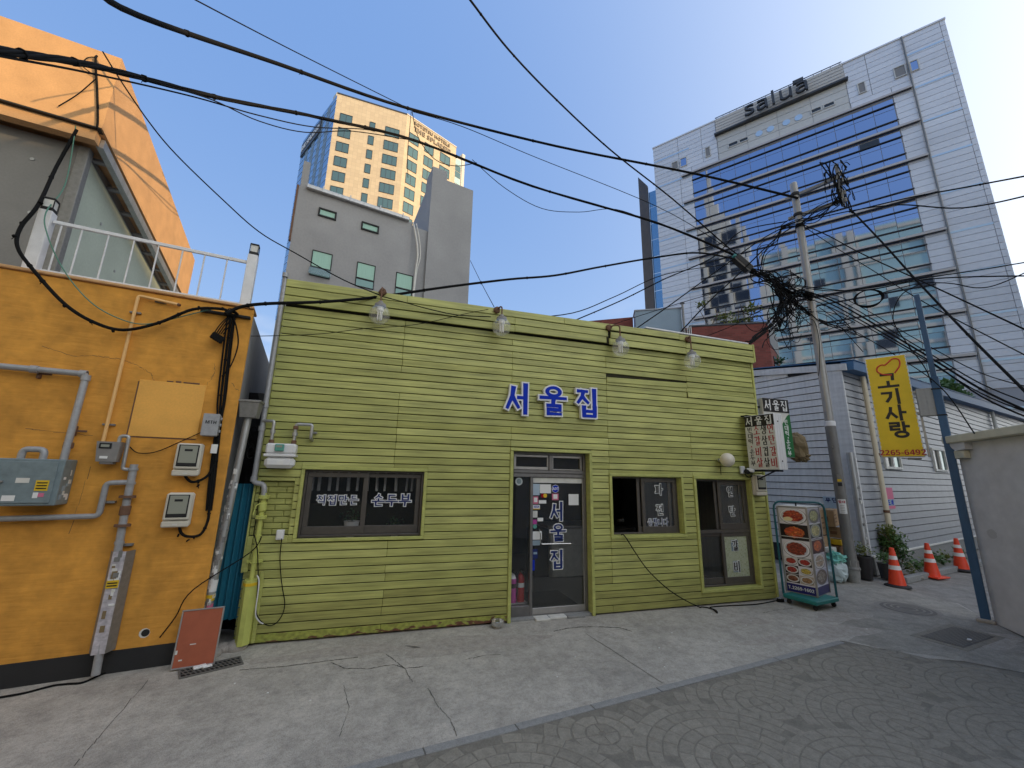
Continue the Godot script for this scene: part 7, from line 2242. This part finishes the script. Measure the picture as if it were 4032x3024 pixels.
	cable("power_cable", 0.0160, [V(9.54,7.94,0.29), V(9.02,6.59,1.01), V(8.82,5.50,1.50), V(7.81,4.04,2.42), V(6.77,2.73,3.32)], "thick cable falling steeply from the crossarm across the silver tower", "cables leaving the pole to the right edge")
	cable("power_cable", 0.0110, [V(9.08,7.91,-0.44), V(9.05,7.30,0.07), V(8.96,6.49,0.69), V(8.55,5.14,1.86), V(7.95,3.77,3.06)], "cable falling from the pole strap past the coil toward the right edge", "cables leaving the pole to the right edge")
	cable("overhead_wire", 0.0080, [V(9.08,7.86,-0.44), V(9.08,7.03,0.11), V(8.99,6.14,0.75), V(8.66,4.97,1.64), V(7.93,3.44,3.00)], "thin wire just under the cable falling from the pole strap", "cables leaving the pole to the right edge")
	cable("power_cable", 0.0150, [V(8.94,6.30,-0.63), V(8.95,5.66,0.09), V(8.60,4.10,1.50), V(8.27,3.31,2.23), V(7.80,2.76,2.93)], "thickest cable of the bundle fanning down right over the yellow sign", "cables leaving the pole to the right edge")
	cable("power_cable", 0.0120, [V(8.94,6.26,-0.64), V(8.94,5.57,0.08), V(8.59,4.04,1.49), V(8.27,3.21,2.21), V(7.79,2.69,2.92)], "cable directly under the thickest of the bundle over the yellow sign", "cables leaving the pole to the right edge")
	cable("power_cable", 0.0090, [V(8.93,6.21,-0.64), V(8.95,5.73,0.10), V(8.60,4.16,1.51), V(8.28,3.39,2.24), V(7.81,2.88,2.95)], "cable directly above the thickest of the bundle over the yellow sign", "cables leaving the pole to the right edge")
	cable("power_cable", 0.0090, [V(8.93,6.17,-0.65), V(8.94,5.49,0.07), V(8.59,4.00,1.49), V(8.27,3.25,2.22), V(7.80,2.76,2.93)], "lowest thin cable of the bundle over the yellow sign", "cables leaving the pole to the right edge")
	cable("power_cable", 0.0070, [V(8.93,6.12,-0.65), V(8.96,5.82,0.11), V(8.61,4.28,1.52), V(8.29,3.55,2.26), V(7.82,3.10,2.99)], "thin wire leaving the top of the bundle over the yellow sign", "cables leaving the pole to the right edge")
	cable("power_cable", 0.0110, [V(8.71,6.49,-0.77), V(8.92,6.20,-0.31), V(8.98,5.76,0.53), V(8.91,5.52,1.46), V(8.66,5.22,2.13), V(8.18,4.67,3.13)], "double cable running nearly level from the tangle to the right edge", "cables leaving the pole to the right edge")
	cable("power_cable", 0.0090, [V(8.76,6.42,-0.71), V(8.97,6.02,-0.06), V(9.00,5.73,0.77), V(8.87,5.50,1.61), V(8.62,5.24,2.29), V(8.19,4.90,3.16)], "level cable just above the coil running to the right edge", "cables leaving the pole to the right edge")
	cable("overhead_wire", 0.0080, [V(9.04,5.60,0.64), V(8.91,5.46,1.45), V(8.70,5.20,1.96), V(8.53,4.92,2.33), V(8.43,4.84,2.62), V(8.10,4.82,3.19)], "thin wire sagging across the silver tower stripes to the right edge", "cables leaving the pole to the right edge")
	cable("overhead_wire", 0.0080, [V(8.94,5.72,-0.29), V(8.82,5.06,0.27), V(8.60,4.21,1.08), V(8.28,3.45,1.77), V(7.93,2.65,2.20)], "thin wire falling over the yellow sign heart to the right wall cap", "cables leaving the pole to the right edge")
	cable("overhead_wire", 0.0080, [V(9.01,5.48,1.43), V(8.80,5.30,1.24), V(8.64,4.86,1.15), V(8.43,4.30,1.39), V(8.31,3.83,1.61), V(8.16,3.51,1.74)], "wire curling down from the coil to the top of the blue post", "cables leaving the pole to the right edge")
	cable("overhead_wire", 0.0070, [V(8.76,5.46,-0.71), V(8.97,5.52,-0.50), V(8.97,5.05,-0.42), V(8.93,4.42,-0.47), V(8.91,4.20,-0.51)], "loose wire hanging beside the pole down to the grey siding", "cables leaving the pole to the right edge")
	cable("wall_cable", 0.0120, [V(-3.99,7.14,0.06), V(-3.96,7.05,0.23), V(-3.87,6.60,0.21), V(-3.79,6.20,0.20), V(-3.77,6.05,0.20)], "brown wires running down the roof box front at its right end", "cables fixed to the orange house")
	cable("wall_cable", 0.0060, [V(-3.90,6.75,0.22), V(-4.01,6.45,0.24), V(-4.14,6.20,0.26)], "thin brown wire branching left off the roof box wires", "cables fixed to the orange house")
	cable("wall_cable", 0.0060, [V(-3.96,7.05,0.23), V(-4.03,6.98,0.25), V(-4.04,6.85,0.25), V(-3.92,6.78,0.23)], "thin brown wire curling in a loop at the top of the roof box", "cables fixed to the orange house")
	cable("wall_cable", 0.0170, [V(-3.98,6.00,0.16), V(-4.02,5.40,0.22), V(-3.80,4.70,0.59), V(-3.81,4.35,0.69), V(-3.74,4.10,0.75), V(-3.58,3.88,0.72), V(-3.30,3.58,0.67), V(-3.05,3.43,0.63), V(-2.81,3.39,0.59), V(-2.54,3.52,0.55), V(-2.27,3.74,0.50), V(-2.02,3.80,0.46), V(-1.90,3.78,0.44)], "thick black cable drooping in a deep curve over the orange wall", "cables fixed to the orange house")
	cable("wall_cable", 0.0060, [V(-4.00,6.05,0.16), V(-3.88,5.20,0.24), V(-3.70,4.60,0.62), V(-3.58,4.30,0.69), V(-3.39,3.95,0.66), V(-3.14,3.66,0.62), V(-2.89,3.52,0.58), V(-2.65,3.50,0.53), V(-2.30,3.68,0.48), V(-2.10,3.79,0.44), V(-1.93,3.80,0.41)], "thin green cable drooping above the thick one on the orange wall", "cables fixed to the orange house")
	cable("wall_cable", 0.0130, [V(-1.93,3.76,0.37), V(-1.91,3.30,0.37), V(-1.88,2.75,0.37), V(-1.86,2.50,0.36), V(-1.85,2.14,0.36), V(-1.83,1.75,0.36), V(-1.81,1.50,0.35)], "second black cable in the vertical bundle at the orange wall corner", "cables fixed to the orange house")
	cable("wall_cable", 0.0120, [V(-1.90,3.76,0.38), V(-1.88,3.30,0.38), V(-1.85,2.75,0.37), V(-1.84,2.50,0.37), V(-1.83,2.14,0.37), V(-1.81,1.75,0.36), V(-1.80,1.50,0.36)], "third black cable in the vertical bundle at the orange wall corner", "cables fixed to the orange house")
	cable("wall_cable", 0.0100, [V(-1.96,3.76,0.38), V(-1.94,3.30,0.38), V(-1.91,2.75,0.37), V(-1.88,2.50,0.37), V(-1.87,2.14,0.36), V(-1.85,1.75,0.36), V(-1.83,1.50,0.36)], "leftmost black cable in the vertical bundle at the orange wall corner", "cables fixed to the orange house")
	cable("wall_cable", 0.0080, [V(-1.89,3.76,0.36), V(-1.87,3.30,0.35), V(-1.84,2.75,0.35), V(-1.84,2.50,0.35), V(-1.82,2.14,0.35), V(-1.80,1.75,0.34), V(-1.79,1.50,0.34)], "rightmost black cable in the vertical bundle at the orange wall corner", "cables fixed to the orange house")
	cable("wall_cable", 0.0140, [V(-1.81,1.55,0.36), V(-1.80,1.40,0.36), V(-1.84,1.26,0.37), V(-1.94,1.24,0.39), V(-2.01,1.28,0.40), V(-2.04,1.36,0.40)], "black supply cable curling under the lower electricity meter", "cables fixed to the orange house")
	cable("wall_cable", 0.0140, [V(-1.83,2.00,0.37), V(-1.87,1.88,0.37), V(-1.94,1.82,0.39), V(-2.01,1.81,0.40), V(-2.07,1.87,0.41)], "black supply cable curling under the upper electricity meter", "cables fixed to the orange house")
	cable("wall_cable", 0.0080, [V(-1.91,3.77,0.40), V(-1.84,3.60,0.39), V(-1.80,3.40,0.38), V(-1.83,3.15,0.39), V(-1.90,3.00,0.40)], "black wire arching out from the knot at the orange wall corner", "cables fixed to the orange house")
	cable("wall_cable", 0.0050, [V(-2.01,2.35,0.37), V(-2.16,2.25,0.39), V(-2.36,2.12,0.43), V(-2.51,2.10,0.45), V(-2.59,2.16,0.46)], "thin wire from the grey junction box sagging to the small gas meter", "cables fixed to the orange house")
	cable("wall_cable", 0.0060, [V(-1.31,1.19,0.12), V(-1.40,1.02,0.15), V(-1.80,0.72,0.42), V(-1.94,0.45,0.35), V(-2.04,0.27,0.36)], "thin black wire slanting from the green corner down behind the brown board", "cables fixed to the orange house")
	cable("ground_cable", 0.0090, [V(-3.19,0.01,0.76), V(-2.98,0.01,0.71), V(-2.84,0.01,0.67), V(-2.71,0.01,0.58), V(-2.61,0.01,0.57), V(-2.49,0.01,0.57), V(-2.43,0.01,0.43), V(-2.34,0.01,0.33)], "black cable lying on the ground along the orange wall base", "")
	cable("power_lead", 0.0080, [V(3.52,1.09,0.03), V(3.57,1.08,0.05), V(3.75,0.83,0.05), V(3.95,0.58,0.05), V(4.24,0.33,0.05), V(4.51,0.16,0.06), V(4.81,0.02,0.08), V(4.88,0.01,0.06), V(4.97,0.01,0.15), V(4.97,0.01,0.26), V(4.90,0.01,0.35), V(4.94,0.02,0.23), V(5.02,0.01,0.10), V(5.40,0.01,0.11), V(5.84,0.01,0.15), V(6.33,0.01,0.08), V(6.42,0.03,0.10)], "black cord hanging from the middle window down to the ground", "")
	cable("power_lead", 0.0055, [V(-1.11,1.15,0.05), V(-1.11,0.99,0.03), V(-1.09,0.83,0.03), V(-1.04,0.61,0.03), V(-0.99,0.43,0.03), V(-1.00,0.31,0.04), V(-1.05,0.23,0.05), V(-1.12,0.21,0.05), V(-1.19,0.25,0.06), V(-1.24,0.33,0.10), V(-1.26,0.42,0.13), V(-1.27,0.60,0.14), V(-1.29,0.77,0.12), V(-1.33,1.04,0.14), V(-1.38,1.18,0.12), V(-1.41,1.20,0.10)], "thin black cord hanging in a loop from the white wall socket", "")
	cable("power_lead", 0.0070, [V(-1.30,0.77,0.12), V(-1.27,0.71,0.13), V(-1.26,0.57,0.14), V(-1.26,0.43,0.14), V(-1.25,0.34,0.13), V(-1.21,0.27,0.10), V(-1.18,0.24,0.07)], "white cable tied beside the green pipe cover", "")
